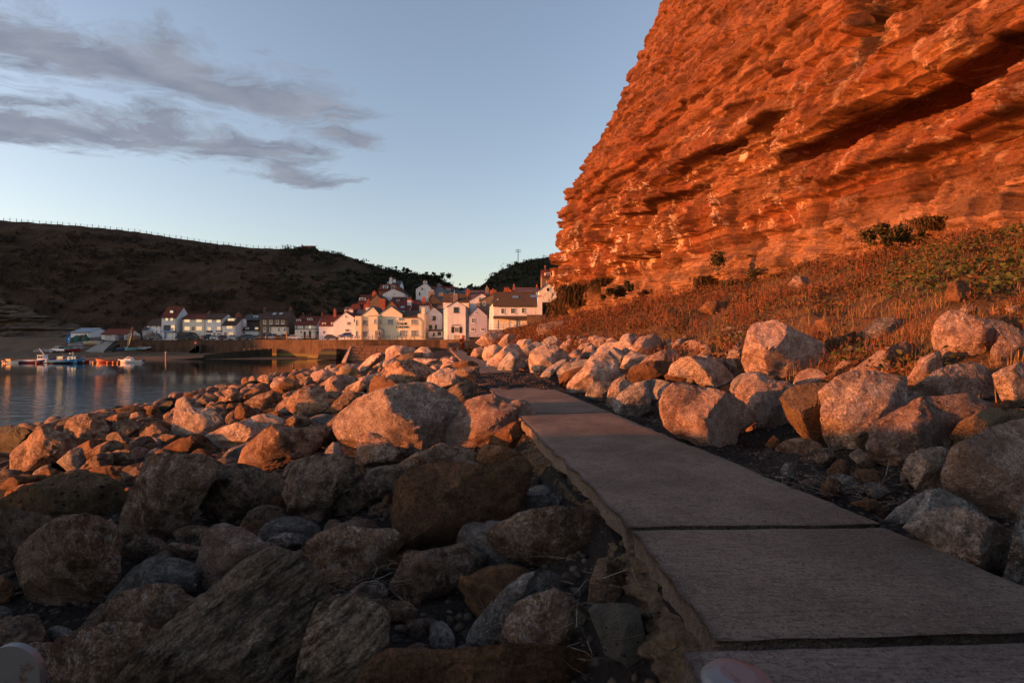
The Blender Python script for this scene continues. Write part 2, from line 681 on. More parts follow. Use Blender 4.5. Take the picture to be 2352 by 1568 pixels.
mb = MB()
WZ = -3.5
mb.poly([(-3000, -3000, WZ), (400, -3000, WZ), (400, 160, WZ), (-3000, 160, WZ)])
w = mb.build('water', water_mat())
w['kind'] = 'structure'

# ---------------------------------------------------------------- beach
xs = np.linspace(-230, -34, 200)
ds = np.linspace(128, 178, 70)
DS, XS = np.meshgrid(ds, xs, indexing='ij')
edge = np.interp(XS, [-230, -140, -100, -80, -34], [130, 136, 141, 146, 150])
PB = np.stack([XS, DS, 0 * XS], -1)
ZB = WZ + np.clip(DS - edge, -8, 60) * 0.085 + 0.10 * fbm(PB * 0.12, 3) + 0.04 * fbm(PB * 0.7, 3)
# rises to the boat park left of the slipway
ZB = ZB + sstep(-XS, 126, 134) * sstep(DS, 156, 170) * 3.2
terrain('beach', XS, DS, ZB, M['sand'])


def beach_z(x, d):
    e = np.interp(x, [-230, -140, -100, -80, -34], [130, 136, 141, 146, 150])
    return WZ + np.clip(d - e, -8, 60) * 0.085 + float(sstep(-x, 126, 134) * sstep(d, 156, 170)) * 3.2


# ---------------------------------------------------------------- hills
def hill_mat(name, c1, c2, c3, layered=True):
    t = NT(name)
    a = t.noise(0.05, 5, 0.65, None, 0.6)
    b = t.noise(0.45, 6, 0.75, None, 0.5)
    f = t.noise(2.2, 4, 0.8)
    c = t.mix(t.smooth(a, 0.38, 0.62), c1, c2)
    c = t.mix(t.smooth(b, 0.5, 0.72), c, c3)
    if layered:
        lay = t.noise(0.22, 5, 0.7, t.map((0.12, 0.12, 2.2)), 0.5)
        c = t.mix(t.math('MULTIPLY', t.smooth(lay, 0.56, 0.7), 0.6), c, (.12, .088, .066))
    v = t.smooth(f, 0.3, 0.7, 0.5, 1.5)
    cv = t.N.new('ShaderNodeCombineColor')
    for i in range(3):
        t.L.new(v, cv.inputs[i])
    c = t.mix(1.0, c, cv.outputs[0], 'MULTIPLY')
    h = t.math('ADD', b, t.math('MULTIPLY', f, 0.5))
    return t.done(c, 0.95, t.bump(h, 0.9, 1.2), 0.1)


M['hill'] = hill_mat('dark bracken slope', (.05, .031, .019), (.078, .047, .028), (.02, .016, .01))
M['green_hill'] = hill_mat('scrub slope', (.018, .02, .01), (.035, .03, .016), (.01, .012, .006), False)


def loft_hill(name, ridge, foot, mat, back=140.0, n_along=360, n_up=130, rough=1.0, power=0.8, seed=0.0):
    ridge = np.array(ridge, dtype=float)
    foot = np.array(foot, dtype=float)
    s = np.concatenate([[0], np.cumsum(np.linalg.norm(np.diff(ridge[:, :2], axis=0), axis=1))])
    q = np.linspace(0, s[-1], n_along)

    def ip(a):
        return np.stack([np.interp(q, s, a[:, i]) for i in range(3)], -1)
    rg, ft = ip(ridge), ip(foot)
    k = 9
    ker = np.hanning(k + 2)[1:-1]
    ker /= ker.sum()

    def sm(a):
        p = np.pad(a, ((k // 2, k // 2), (0, 0)), mode='edge')
        return np.stack([np.convolve(p[:, i], ker, 'valid') for i in range(3)], -1)
    rg, ft = sm(rg), sm(ft)
    t = np.linspace(0, 1, n_up)
    n_b = 10
    V = []
    up = t[None, :, None]
    pts = ft[:, None, :] * (1 - up) + rg[:, None, :] * up
    zprof = t ** power
    pts[..., 2] = ft[:, None, 2] * (1 - zprof)[None] + rg[:, None, 2] * zprof[None]
    nrm = ft - rg
    nrm[:, 2] = 0
    nrm /= np.linalg.norm(nrm, axis=1)[:, None] + 1e-9
    env = np.sin(np.pi * np.clip(t, 0, 1)) ** 0.5
    pp = pts + seed
    disp = 3.2 * fbm(pp * np.array([.03, .03, .05]), 4) + 0.9 * fbm(pp * 0.22, 4) + 1.3 * perlin(pp * np.array([.03, .03, .35]))
    pts = pts + (nrm[:, None, :] * disp[..., None] + np.array([0, 0, 0.6]) * fbm(pp * 0.35, 3)[..., None]) * env[None, :, None] * rough
    # a ragged grassy rim
    pts[:, -1, 2] += 0.35 * fbm(pts[:, -1] * 0.25, 3)
    bk = []
    for i in range(1, n_b + 1):
        b = rg - nrm * back * (i / n_b)
        b[:, 2] = rg[:, 2] + 0.04 * back * (i / n_b) * (-1 if i > 1 else 0.0) - (0.5 if i == 1 else 1.5)
        bk.append(b[:, None, :])
    pts = np.concatenate([pts] + bk, 1)
    o = terrain(name, pts[..., 0], pts[..., 1], pts[..., 2], mat)
    return rg, ft


SKY = [(-300, 490, 232), (-150, 497, 233), (0, 506, 235), (180, 519, 235), (300, 531, 238), (480, 558, 240), (600, 571, 243), (690, 572, 246),
       (750, 578, 250), (800, 588, 250), (850, 608, 250), (905, 624, 255), (1000, 636, 262), (1040, 655, 268), (1085, 690, 275), (1110, 740, 280)]
ridge = [(-430, 68, 8), (-428, 86, 52), (-424, 98, 70), (-416, 120, 78), (-405, 150, 80), (-370, 205, 74), (-325, 226, 64)]  # these points: headland out of view, shaped to shade hill and quay
foot = [(-402, 70, -4.5), (-394, 88, -4.5), (-386, 100, -4.5), (-374, 120, -4.5), (-350, 142, -4.5), (-310, 160, -4), (-262, 172, -4)]
for (px, py, d) in SKY:
    ridge.append(tuple(W(px, py, d)))
    fd = np.interp(px, [-300, 0, 400, 800, 900, 1110], [176, 178, 182, 186, 200, 222])
    foot.append(tuple(W(px, np.interp(px, [-300, 0, 600, 1110], [800, 790, 775, 745]), fd)))
RG, FT = loft_hill('hill', ridge, foot, M['hill'], n_along=620, n_up=150)

ridge2, foot2 = [], []
for (px, py, d) in [(1060, 672, 268), (1085, 668, 258), (1105, 657, 250), (1130, 634, 244), (1160, 616, 240), (1190, 604, 238), (1230, 595, 236), (1290, 585, 236), (1450, 560, 240), (1700, 520, 260)]:
    ridge2.append(tuple(W(px, py, d)))
    foot2.append(tuple(W(px, np.interp(px, [1060, 1300, 1700], [735, 722, 715]), np.interp(px, [1060, 1300, 1700], [196, 176, 190]))))
RG2, FT2 = loft_hill('wooded_hill', ridge2, foot2, M['green_hill'], n_along=200, n_up=90, back=60)

# ground under the village, rising inland
gx = np.linspace(-175, 70, 120)
gy = np.linspace(137, 262, 90)
GY, GX = np.meshgrid(gy, gx, indexing='ij')


def village_z(x, y):
    up = np.clip(y - 165 - np.interp(x, [-130, -60, -20, 20], [22, 8, -8, -20]), 0, 200) * 0.26
    return 2.0 + up


GZ = village_z(GX, GY) + 0.0
qf = np.interp(GX, [-135, -123, -102, -81, -60, -48.7, -40.5, -19.3, -5, 30], [160.5, 160.5, 160.5, 158.5, 150, 142.5, 139.5, 137.5, 128, 116])
inside = GY >= qf - 1.2
GY2 = np.maximum(GY, qf + 0.2)
GZ2 = village_z(GX, GY2)
GZ2 = np.where(GX < -139, np.minimum(GZ2, 1.9), GZ2)
keep = GX[0] > -125
terrain('quay', GX[:, keep], GY2[:, keep], GZ2[:, keep], plain('quay tarmac', (.055, .052, .05), 0.85, 0.2, 0.4))
keep2 = GX[0] <= -126
terrain('boat_park', GX[:, keep2], np.maximum(GY[:, keep2], 167.5), np.where(GY[:, keep2] > 0, 1.75 + 0.06 * np.maximum(GY[:, keep2] - 167, 0), 0), M['shingle'])


# ---------------------------------------------------------------- outcrop at the foot of the hill
def strata_disp(s, z, seed, blocks=0.25, ledge=0.35, tmin=0.25, tmax=1.6, zmax=90, warp=0.14):
    """ledges and jointed blocks of a bedded rock face: outward offset in metres"""
    rs = np.random.RandomState(seed)
    zz, edges = -6.0, []
    while zz < zmax:
        edges.append(zz)
        zz += rs.uniform(tmin, tmax) * (1.0 if rs.rand() < 0.7 else 0.4)
    edges = np.array(edges)
    off = rs.uniform(-1, 1, len(edges) + 2) * ledge
    wdt = rs.uniform(0.8, 4.5, len(edges) + 2)
    ph = rs.uniform(0, 50, len(edges) + 2)
    zw = z + warp * perlin(np.stack([s * 0.06, z * 0.02, 0 * s + seed], -1)) + 0.05 * perlin(np.stack([s * 0.6, z * 0.3, 0 * s + seed], -1))
    k = np.searchsorted(edges, zw) % len(off)
    sw = s + 0.22 * perlin(np.stack([s * 0.3, z * 0.5, 0 * s + 3.3], -1)) + ph[k]
    cell = np.floor(sw / wdt[k]).astype(np.int64)
    h = hash01(cell + 7000, k)
    h2 = hash01(cell + 9000, k + 31)
    blk = (h - 0.5) * 2 * blocks
    blk = np.where(h2 > 0.9, blk - blocks * 2.0, blk)
    # thin recess at bed joints
    lo = edges[np.clip(k - 1, 0, len(edges) - 1)]
    joint = np.clip((zw - lo) / 0.13, 0, 1)
    tilt = (hash01(cell + 500, k + 77) - 0.5) * 1.1 * blocks
    blk = blk + tilt * (sw / wdt[k] - cell - 0.5)
    fr = sw / wdt[k] - cell
    edge = np.minimum(fr, 1 - fr) * wdt[k]
    return off[k] + blk - 0.32 * (1 - joint) - 0.22 * blocks / 0.5 * (1 - np.clip(edge / 0.10, 0, 1))


M['outcrop'] = NT('bedded sandstone outcrop darkened for shade')
t = M['outcrop']
lay = t.noise(0.5, 6, 0.7, t.map((0.25, 0.25, 3.0)), 0.6)
c = t.mix(t.smooth(lay, 0.35, 0.65), (.04, .029, .02), (.115, .082, .055))  # pale stone, its colour darkened for the shade it stands in
M['outcrop'] = t.done(c, 0.9, t.bump(t.noise(1.2, 6, 0.7, t.map((1, 1, 2.5))), 0.8, 0.5))
n_s, n_z = 170, 110
ss = np.linspace(0, 50, n_s)
zs = np.linspace(0, 1, n_z)
SS, TT = np.meshgrid(ss, zs, indexing='ij')
top = np.interp(SS, [0, 18, 28, 36, 42, 46, 50], [20, 13.0, 10.0, 7.0, 6.0, 2.0, -1]) + 1.2 * perlin(np.stack([SS * 0.2, 0 * SS, 0 * SS], -1))
ZO = -2.6 + (top + 2.6) * TT
XO = -190 + SS
YO = 172.0 + 9.0 * TT ** 1.6
dsp = strata_disp(SS, ZO, 5, 0.9, 1.3, 0.5, 1.8, 40) + 1.6 * fbm(np.stack([SS * 0.1, ZO * 0.1, 0 * SS], -1), 3) + 1.5 * np.maximum(0, np.sin(SS * 0.35)) * (1 - TT)
terrain('rock_outcrop', XO, YO - dsp, ZO, M['outcrop'], smooth=False)

# ================================================================ the cliff
N_C = Vector((-1, -0.232, 0)).normalized()       # outward from the face
S_DIR = np.array([-0.232, 1.0]) / math.hypot(0.232, 1.0)


def face_plan(s):
    """plan of the cliff foot; s = distance ahead along the face, turning inland at its far end"""
    s = np.asarray(s, dtype=float)
    x = 30.8 - 0.232 * s
    y = s.copy()
    nx = np.full_like(s, N_C.x)
    ny = np.full_like(s, N_C.y)
    s0, rad = 96.0, 5.0
    th = np.clip((s - s0) / rad, 0, 1.75)
    a0 = math.atan2(S_DIR[1], S_DIR[0])
    cxp, cyp = (30.8 - 0.232 * s0) - N_C.x * rad, s0 - N_C.y * rad
    na = math.atan2(N_C.y, N_C.x) - th
    bend = s > s0
    xe = cxp + rad * np.cos(na)
    ye = cyp + rad * np.sin(na)
    rest = np.maximum(s - s0 - rad * 1.75, 0)
    ta = na - math.pi / 2
    xe = xe + np.cos(ta) * rest
    ye = ye + np.sin(ta) * rest
    x = np.where(bend, xe, x)
    y = np.where(bend, ye, y)
    nx = np.where(bend, np.cos(na), nx)
    ny = np.where(bend, np.sin(na), ny)
    return x, y, nx, ny


def batter(z):
    """how far the face leans back (metres) at height z"""
    zk = np.array([-2, 5, 8, 14, 20, 26, 30.5, 32.5, 40, 53.8, 66, 90])
    bk = np.array([-0.9, -0.5, 0.1, 0.2, 0.4, 0.8, 1.9, 4.4, 8.8, 15.5, 21.5, 33])
    return np.interp(z, zk, bk)


def bumpf(s, z, s0, s1, z0, z1, soft_s=1.2, soft_z=0.25):
    return sstep(s, s0 - soft_s, s0 + soft_s) * (1 - sstep(s, s1 - soft_s, s1 + soft_s)) * sstep(z, z0 - soft_z, z0 + soft_z) * (1 - sstep(z, z1 - soft_z, z1 + soft_z))


def cellular(s, z, cs, cz, seed, tilt=0.6):
    """broken faces: jittered cells, each with its own offset and slope, in units of one"""
    a, b = s / cs, z / cz
    ia, ib = np.floor(a).astype(np.int64), np.floor(b).astype(np.int64)
    best = np.full(s.shape, 1e9)
    val = np.zeros(s.shape)
    for i in (-1, 0, 1):
        for j in (-1, 0, 1):
            ca, cb = ia + i + 4000, ib + j + 4000
            ja, jb = ia + i + hash01(ca, cb, ca * 0 + seed), ib + j + hash01(cb, ca, ca * 0 + seed + 9)
            # angular distance: nearer to square blocks than to round cells
            dx, dz = a - ja, b - jb
            dist = np.maximum(np.abs(dx), np.abs(dz)) + 0.25 * (np.abs(dx) + np.abs(dz))
            h = hash01(ca + 3, cb + 5, ca * 0 + seed + 21) - 0.5
            tx = (hash01(ca + 7, cb + 1, ca * 0 + seed + 33) - 0.5) * tilt
            tz = (hash01(ca + 2, cb + 8, ca * 0 + seed + 47) - 0.5) * tilt
            m = dist < best
            best = np.where(m, dist, best)
            val = np.where(m, h + tx * dx + tz * dz, val)
    return val


def cliff_disp(s, z):
    p = np.stack([s, z, 0 * s], -1)
    d = 0.8 * fbm(p * np.array([.04, .05, 1]), 2)
    d = d + 0.75 * cellular(s, z, 3.6, 1.9, 3, 0.8) + 0.24 * cellular(s, z, 1.5, 0.75, 5, 0.9) + 0.13 * cellular(s, z, 0.5, 0.3, 8, 1.0)
    low = 1 - sstep(z, 27, 32)
    # lower, well bedded sandstone
    d1 = strata_disp(s, z, 11, 0.62, 0.7, 0.35, 2.4)
    d1 = d1 + 0.4 * strata_disp(s * 2.3, z, 17, 0.5, 0.5, 0.12, 0.5)
    far = sstep(s, 48, 62)
    d1b = strata_disp(s * 0.7, z, 12, 0.95, 0.8, 1.0, 3.4) * (0.7 + 0.3 * far)
    # upper shale: thin beds, crumbly
    d2 = strata_disp(s * 1.6, z, 13, 0.6, 0.6, 0.25, 1.3)
    d = d + low * (0.42 * d1 + 1.05 * d1b) + (1 - low) * d2
    # projecting beds with dark undersides
    w0 = 0.22 * perlin(np.stack([s * 0.08, 0 * s, 0 * s + 2], -1)) + 0.05 * perlin(np.stack([s * 0.5, 0 * s, 0 * s + 8], -1))
    zz = z + w0
    d = d + 2.4 * bumpf(s, zz, 14, 41, 16.1, 19.4, 1.4, 0.1) * (1 - 0.55 * sstep(zz, 16.3, 19.4)) - 1.6 * bumpf(s, zz, 12, 44, 14.9, 16.0, 2.0, 0.15)
    d = d + 1.3 * bumpf(s, zz, 40, 55, 19.6, 22.5, 1.0, 0.1) * (1 - 0.6 * sstep(zz, 19.8, 22.5)) - 0.9 * bumpf(s, zz, 38, 58, 18.4, 19.5, 2.0, 0.15)
    d = d + 1.5 * bumpf(s, zz, 52, 66, 17.6, 20.5, 1.0, 0.1) * (1 - 0.6 * sstep(zz, 17.8, 20.5)) - 0.8 * bumpf(s, zz, 50, 70, 16.4, 17.5, 2.0, 0.15)
    d = d + 0.9 * bumpf(s, zz, 12, 36, 12.6, 14.2, 1.4, 0.1) * (1 - 0.7 * sstep(zz, 12.8, 14.2)) - 0.5 * bumpf(s, zz, 10, 38, 11.6, 12.5, 2, 0.15)
    d = d + 1.0 * bumpf(s, zz, 60, 84, 24.5, 27.5, 1.0, 0.1) * (1 - 0.7 * sstep(zz, 24.7, 27.5)) - 0.6 * bumpf(s, zz, 58, 88, 22.9, 24.4, 2, 0.15)
    # open joints and chimneys
    for (sc, wd, z0, z1, dep) in [(34.3, 0.55, 19.0, 60, 1.6), (37.5, 0.5, 8, 12.5, 1.2), (57, 0.8, 9, 18, 1.8), (69, 0.7, 8, 17, 1.5), (76, 0.6, 10, 24, 1.3), (30.5, 0.35, 9, 12, 0.9),
                                   (47, 0.5, 9, 15, 1.2), (84, 0.8, 8, 21, 1.4), (90, 0.7, 9, 30, 1.4), (63, 0.4, 12, 27, 0.9), (42, 0.3, 20, 28, 0.8), (24.5, 0.35, 8, 14, 0.8)]:
        wob = sc + 0.5 * perlin(np.stack([z * 0.5, 0 * z, 0 * z + sc], -1))
        d = d - dep * np.exp(-((s - wob) / wd) ** 2) * sstep(z, z0 - 1, z0 + 1) * (1 - sstep(z, z1 - 1, z1 + 1))
    # buttresses on the far part
    d = d + far * 1.1 * np.maximum(0, fbm(np.stack([s * 0.16, z * 0.05, 0 * s + 5], -1), 2)) * low
    d = d + 0.03 * fbm(p * np.array([1.0, 1.8, 1]), 4) + 0.02 * fbm(p * 4.0, 3, 0.6, True) 
    d = d + (1 - low) * (0.12 * fbm(p * np.array([.7, 1.2, 1]), 4, 0.6) + 0.3 * cellular(s, z, 1.1, 0.6, 15, 1.0))
    # the undercut, crumbly foot
    d = d + (1 - sstep(z, 8.0, 10.5)) * (0.5 + 0.5 * fbm(p * 0.7, 3)) - 0.7 * bumpf(s, z + w0, 40, 110, 9.6, 10.8, 4, 0.4)
    return d


s_near = np.exp(np.linspace(math.log(12.0), math.log(96.0), 820))
s_end = np.linspace(96.15, 150, 110)
sv = np.concatenate([s_near, s_end])
zv = np.concatenate([np.arange(0, 6, 0.25), np.arange(6, 20, 0.062), np.arange(20, 30, 0.09), np.arange(30, 78, 0.15), [84, 92]])
SV, ZV = np.meshgrid(sv, zv, indexing='ij')
px_, py_, nx_, ny_ = face_plan(SV)
bt = batter(ZV + 0.0)
dp = cliff_disp(SV, ZV)
CX, CY = px_ + nx_ * dp - N_C.x * bt, py_ + ny_ * dp - N_C.y * bt


def cliff_mat():
    t = NT('bedded red sandstone cliff')
    vec = t.obj
    bed = t.noise(0.55, 8, 0.72, t.map((0.10, 0.10, 2.4)), 0.5)
    bed2 = t.noise(1.6, 6, 0.7, t.map((0.16, 0.16, 4.0)), 0.8)
    big = t.noise(0.11, 5, 0.6, None, 0.8)
    med = t.noise(1.3, 7, 0.7, t.map((1, 1, 1.6)), 0.6)
    fine = t.noise(7.0, 6, 0.75)
    c = t.ramp(bed, (0.3, (.05, .019, .011)), (0.42, (.115, .046, .022)), (0.58, (.155, .071, .035)), (0.72, (.07, .028, .016)))
    c = t.mix(t.smooth(big, 0.42, 0.68), c, (.12, .039, .019))
    c = t.mix(t.math('MULTIPLY', t.smooth(bed2, 0.56, 0.72), 0.45), c, (.25, .13, .066))
    c = t.mix(t.math('MULTIPLY', t.smooth(med, 0.57, 0.75), 0.4), c, (.07, .034, .022))
    sp = t.N.new('ShaderNodeSeparateXYZ')
    t.L.new(vec, sp.inputs[0])
    # upper shale: duller, redder
    up = t.smooth(t.math('ADD', sp.outputs['Z'], t.math('MULTIPLY', big, 6.0)), 31.0, 37.0)
    c = t.mix(t.math('MULTIPLY', up, 0.75), c, t.mix(t.smooth(med, 0.35, 0.65), (.08, .034, .021), (.145, .064, .037)))
    # wet black stain below the open chimney and thin seepage lines elsewhere
    sy_ = t.math('ABSOLUTE', t.math('ADD', t.math('SUBTRACT', sp.outputs['Y'], 34.3), t.math('MULTIPLY', t.math('SUBTRACT', med, 0.5), 3.0)))
    st_ = t.math('MULTIPLY', t.smooth(sy_, 0.5, 1.5, 0.8, 0.0), t.smooth(sp.outputs['Z'], 18.0, 20.5))
    see = t.noise(0.55, 6, 0.7, t.map((1.0, 1.0, 0.10)), 0.3)
    st_ = t.math('MAXIMUM', st_, t.math('MULTIPLY', t.smooth(see, 0.6, 0.7), 0.5))
    c = t.mix(st_, c, (.035, .024, .018))
    # pale droppings below the nesting ledges of the lower far part
    gz = t.smooth(sp.outputs['Z'], 9.0, 12.0)
    gz = t.math('MULTIPLY', gz, t.smooth(sp.outputs['Z'], 19.0, 25.0, 1.0, 0.0))
    gy = t.smooth(sp.outputs['Y'], 30.0, 58.0, 0.35, 1.0)
    gn = t.noise(0.45, 8, 0.74, t.map((1.0, 1.0, 0.75)), 0.9)
    g = t.math('MULTIPLY', t.math('MULTIPLY', gz, gy), t.smooth(gn, 0.545, 0.61))
    c = t.mix(t.math('MULTIPLY', g, 0.85), c, (.46, .35, .28))
    # pale weathered foot
    ft = t.smooth(t.math('ADD', sp.outputs['Z'], t.math('MULTIPLY', med, 3.0)), 10.5, 13.0, 1.0, 0.0)
    c = t.mix(t.math('MULTIPLY', ft, 0.6), c, t.mix(fine, (.14, .075, .045), (.25, .155, .10)))
    ta_ = t.N.new('ShaderNodeAttribute')
    ta_.attribute_name = 'tone'
    tv = t.smooth(ta_.outputs['Fac'], 0.1, 0.9, 0.6, 1.38)
    tc_ = t.N.new('ShaderNodeCombineColor')
    for i in range(3):
        t.L.new(tv, tc_.inputs[i])
    c = t.mix(1.0, c, tc_.outputs[0], 'MULTIPLY')
    ck = t.math('ABSOLUTE', t.math('SUBTRACT', t.noise(0.8, 5, 0.6, t.map((0.5, 0.5, 2.2)), 1.2), 0.5))
    c = t.mix(t.smooth(ck, 0.0, 0.022, 0.75, 0.0), c, (.03, .016, .012))
    v = t.smooth(fine, 0.3, 0.7, 0.74, 1.22)
    cv = t.N.new('ShaderNodeCombineColor')
    for i in range(3):
        t.L.new(v, cv.inputs[i])
    c = t.mix(1.0, c, cv.outputs[0], 'MULTIPLY')
    h = t.math('ADD', t.math('MULTIPLY', bed2, 0.9), t.math('ADD', t.math('MULTIPLY', med, 0.8), t.math('MULTIPLY', fine, 0.4)))
    nb = t.bump(h, 0.45, 0.12)
    nb = t.bump(t.noise(18.0, 4, 0.7), 0.7, 0.08, nb)
    return t.done(c, 0.93, nb, 0.12)


M['cliff'] = cliff_mat()
cl = terrain('cliff', CX, CY, ZV, M['cliff'], smooth=False)
kz = np.floor(ZV / 0.9 + 0.3 * perlin(np.stack([SV * 0.07, ZV * 0, SV * 0], -1))).astype(np.int64)
kc = np.floor((SV + 13.7 * hash01(kz, kz)) / (1.2 + 3.0 * hash01(kz + 5, kz))).astype(np.int64)
tone = 0.65 * hash01(kc + 900, kz + 40) + 0.35 * hash01(kz + 3, kz + 9)
at = cl.data.attributes.new('tone', 'FLOAT', 'POINT')
at.data.foreach_set('value', tone.ravel().astype(np.float32))

# grassy bank between the boulders and the cliff
ya = np.exp(np.linspace(math.log(4.0), math.log(125.0), 170))
ta = np.linspace(0, 1, 90)
YA, TA = np.meshgrid(ya, ta, indexing='ij')
xa0 = xr(YA) + 5.0
xa1 = np.where(YA < 100, 30.8 - 0.232 * YA + 3.0, 12)
XA = xa0 + (np.maximum(xa1, xa0 + 3) - xa0) * TA
PA = np.stack([XA, YA, 0 * XA], -1)


def bank_noise(x, y):
    p = np.stack([np.asarray(x, float), np.asarray(y, float), 0 * np.asarray(x, float)], -1)
    return 0.75 * fbm(p * 0.22, 3) + 0.16 * fbm(p * 1.1, 3)


def bank_z(x, y):
    v = x - xr(y)
    t = np.clip((v - 5.0) / 3.0, 0, 1)
    foot = np.clip((x - (30.8 - 0.232 * y) + 5.0) / 5.0, 0, 1)
    return ground_z(x, y) + 0.03 + t * (bank_noise(x, y) + 0.35) + foot ** 2 * 0.15


ZA = bank_z(XA, YA)
terrain('grassy_bank', XA, YA, ZA, M['talus'])

# rocky breakwater beside the photographer, outside the picture: added, its crest shaped to keep the low sun off the nearest stones
yb = np.linspace(-24, 9.0, 120)
tb = np.linspace(-1, 1, 60)
YB, TB = np.meshgrid(yb, tb, indexing='ij')
XB = -13.3 + TB * 3.0
topb = np.interp(YB, [-24, -0.5, 0.8, 1.6, 2.0, 4.5, 6.5, 7.3, 8.2], [2.5, 2.4, 2.02, 1.8, 1.7, 1.1, 0.55, -0.1, -1.6])
base = -2.2
ZBW = base + (topb - base) * np.clip(1 - TB ** 2, 0, 1) ** 0.7
pb = np.stack([XB, YB, ZBW], -1)
ZBW = ZBW + 0.22 * fbm(pb * 0.9, 3, 0.5, True) * np.clip(1 - TB ** 2, 0, 1)
terrain('unseen_breakwater', XB + 0.25 * fbm(pb * 0.8 + 9, 2), YB + 0.25 * fbm(pb * 0.8 + 4, 2), ZBW, M['brown'])
# ================================================================ path
def concrete_mat(name, c1, c2, ridged=True):
    t = NT(name)
    a = t.noise(0.9, 6, 0.65)
    f = t.noise(38, 4, 0.75)
    g = t.noise(120, 3, 0.7)
    # brushed across the path
    br = t.noise(5.0, 6, 0.8, t.map((1.6, 8.0, 1), (0, 0, R(7))), 0.3)
    vo = t.vor(55, 'F1')
    c = t.mix(t.smooth(a, 0.35, 0.65), c1, c2)
    c = t.mix(t.math('MULTIPLY', t.smooth(br, 0.47, 0.63), 0.62), c, tuple(x * 0.3 for x in c1))
    st = t.noise(0.45, 6, 0.7, None, 1.0)
    c = t.mix(t.math('MULTIPLY', t.smooth(st, 0.5, 0.66), 0.6), c, (.09, .066, .05))
    c = t.mix(t.math('MULTIPLY', t.smooth(t.noise(70, 3, 0.7), 0.55, 0.68), 0.45), c, (.40, .32, .25))
    c = t.mix(t.math('MULTIPLY', t.smooth(f, 0.5, 0.66), 0.75), c, (.035, .028, .024))
    h = t.math('ADD', t.math('MULTIPLY', br, 1.2 if ridged else 0.2), t.math('ADD', t.math('MULTIPLY', f, 0.7), t.math('MULTIPLY', vo, 0.5)))
    return t.done(c, 0.85, t.bump(h, 0.9, 0.022), 0.25)


M['concrete'] = concrete_mat('brushed concrete path', (.115, .087, .067), (.20, .154, .122))
M['concrete2'] = concrete_mat('worn concrete step', (.125, .10, .086), (.20, .165, .145))
t = NT('broken concrete edge')
n = t.noise(9, 6, 0.75)
M['footing'] = t.done(t.mix(t.smooth(n, 0.3, 0.7), (.04, .027, .017), (.13, .09, .055)), 0.9, t.bump(t.math('ADD', n, t.math('MULTIPLY', t.vor(24), 0.7)), 0.9, 0.05), 0.2)

path = empty('path', (0, 0, 0), 'grey concrete slab path between two banks of boulders')
path['kind'] = 'structure'


def path_z(d):
    return float(sstep(d, 100, 136) * 1.6)


def slab(name, d0, d1, zt, lx, rx, n=36, skew0=0.0, skew1=0.0, thick=0.26, mat=None, jag=0.03, seed=0, parent=path, dip=0.0):
    us = np.linspace(0, 1, n)
    vs_ = np.linspace(0, 1, n)
    U, V = np.meshgrid(us, vs_, indexing='ij')
    d = (d0 + skew0 * U) * (1 - V) + (d1 + skew1 * U) * V
    l, r = lx(d), rx(d)
    x = l + (r - l) * U
    p = np.stack([x, d, 0 * x + seed], -1)
    e = jag * fbm(p * 3.0, 4)
    edge_l = np.clip(1 - U * 14, 0, 1)
    edge_r = np.clip(1 - (1 - U) * 14, 0, 1)
    edge_n = np.clip(1 - V * 14, 0, 1)
    edge_f = np.clip(1 - (1 - V) * 14, 0, 1)
    x = x + e * (edge_l * 1.5 + edge_r)
    d2 = d + e * 0.4 * (edge_n + edge_f * 0.6)
    z = zt + 0.006 * fbm(p * 2.0, 3) + dip * U - 0.012 * (np.maximum.reduce([edge_l, edge_n, edge_f, edge_r]) ** 3)
    z = z + np.vectorize(path_z)(d)
    top = np.stack([x, d2, z], -1).reshape(-1, 3)
    f = grid_faces(n, n)
    ring = [i * n for i in range(n)] + [(n - 1) * n + j for j in range(1, n)] + [i * n + n - 1 for i in range(n - 2, -1, -1)] + [j for j in range(n - 2, 0, -1)]
    b0 = len(top)
    rp = top[ring]
    k = len(ring)
    rows = [top]
    faces = [f]
    prev = np.array(ring)
    for q in range(1, 4):
        nz = fbm(np.concatenate([rp[:, :2] * 5, np.full((k, 1), seed + q * 0.6)], 1), 3)
        low = rp.copy()
        low[:, 2] -= thick * q / 3
        ctr = rp.mean(0)
        dirv = rp[:, :2] - ctr[:2]
        dirv /= np.linalg.norm(dirv, axis=1)[:, None] + 1e-9
        low[:, :2] += dirv * (0.035 * nz - 0.012 * q)[:, None]
        rows.append(low)
        cur = np.arange(b0, b0 + k)
        b0 += k
        faces.append(np.stack([prev, np.roll(prev, -1), np.roll(cur, -1), cur], 1))
        prev = cur
    me = fast_mesh(name, np.concatenate(rows), np.concatenate(faces), mat or M['concrete'], False)
    return link(name, me, parent)


for i, (a, b, sk0, sk1) in enumerate([(2.60, 4.115, 0.10, 0.06), (4.15, 6.98, 0.06, 0.1), (7.005, 10.72, 0.1, 0.1), (10.76, 16.6, 0.1, 0.6)]):
    s = slab('slab', a, b, [-0.005, 0.012, 0.0, 0.0][i], lambda d: xl(d) - 0.13 * np.clip((4.1 - d) / 1.5, 0, 1), lambda d: xr(d), 44, sk0, sk1, 0.19, seed=i * 3.7)
s = slab('slab', 22.5, 110.0, -0.02, lambda d: xl(d) + 0.1, lambda d: xr(d) - 0.2 - 0.25 * np.sin(d * 0.15), 60, 0.5, 0.0, 0.3, seed=21.0, jag=0.12)
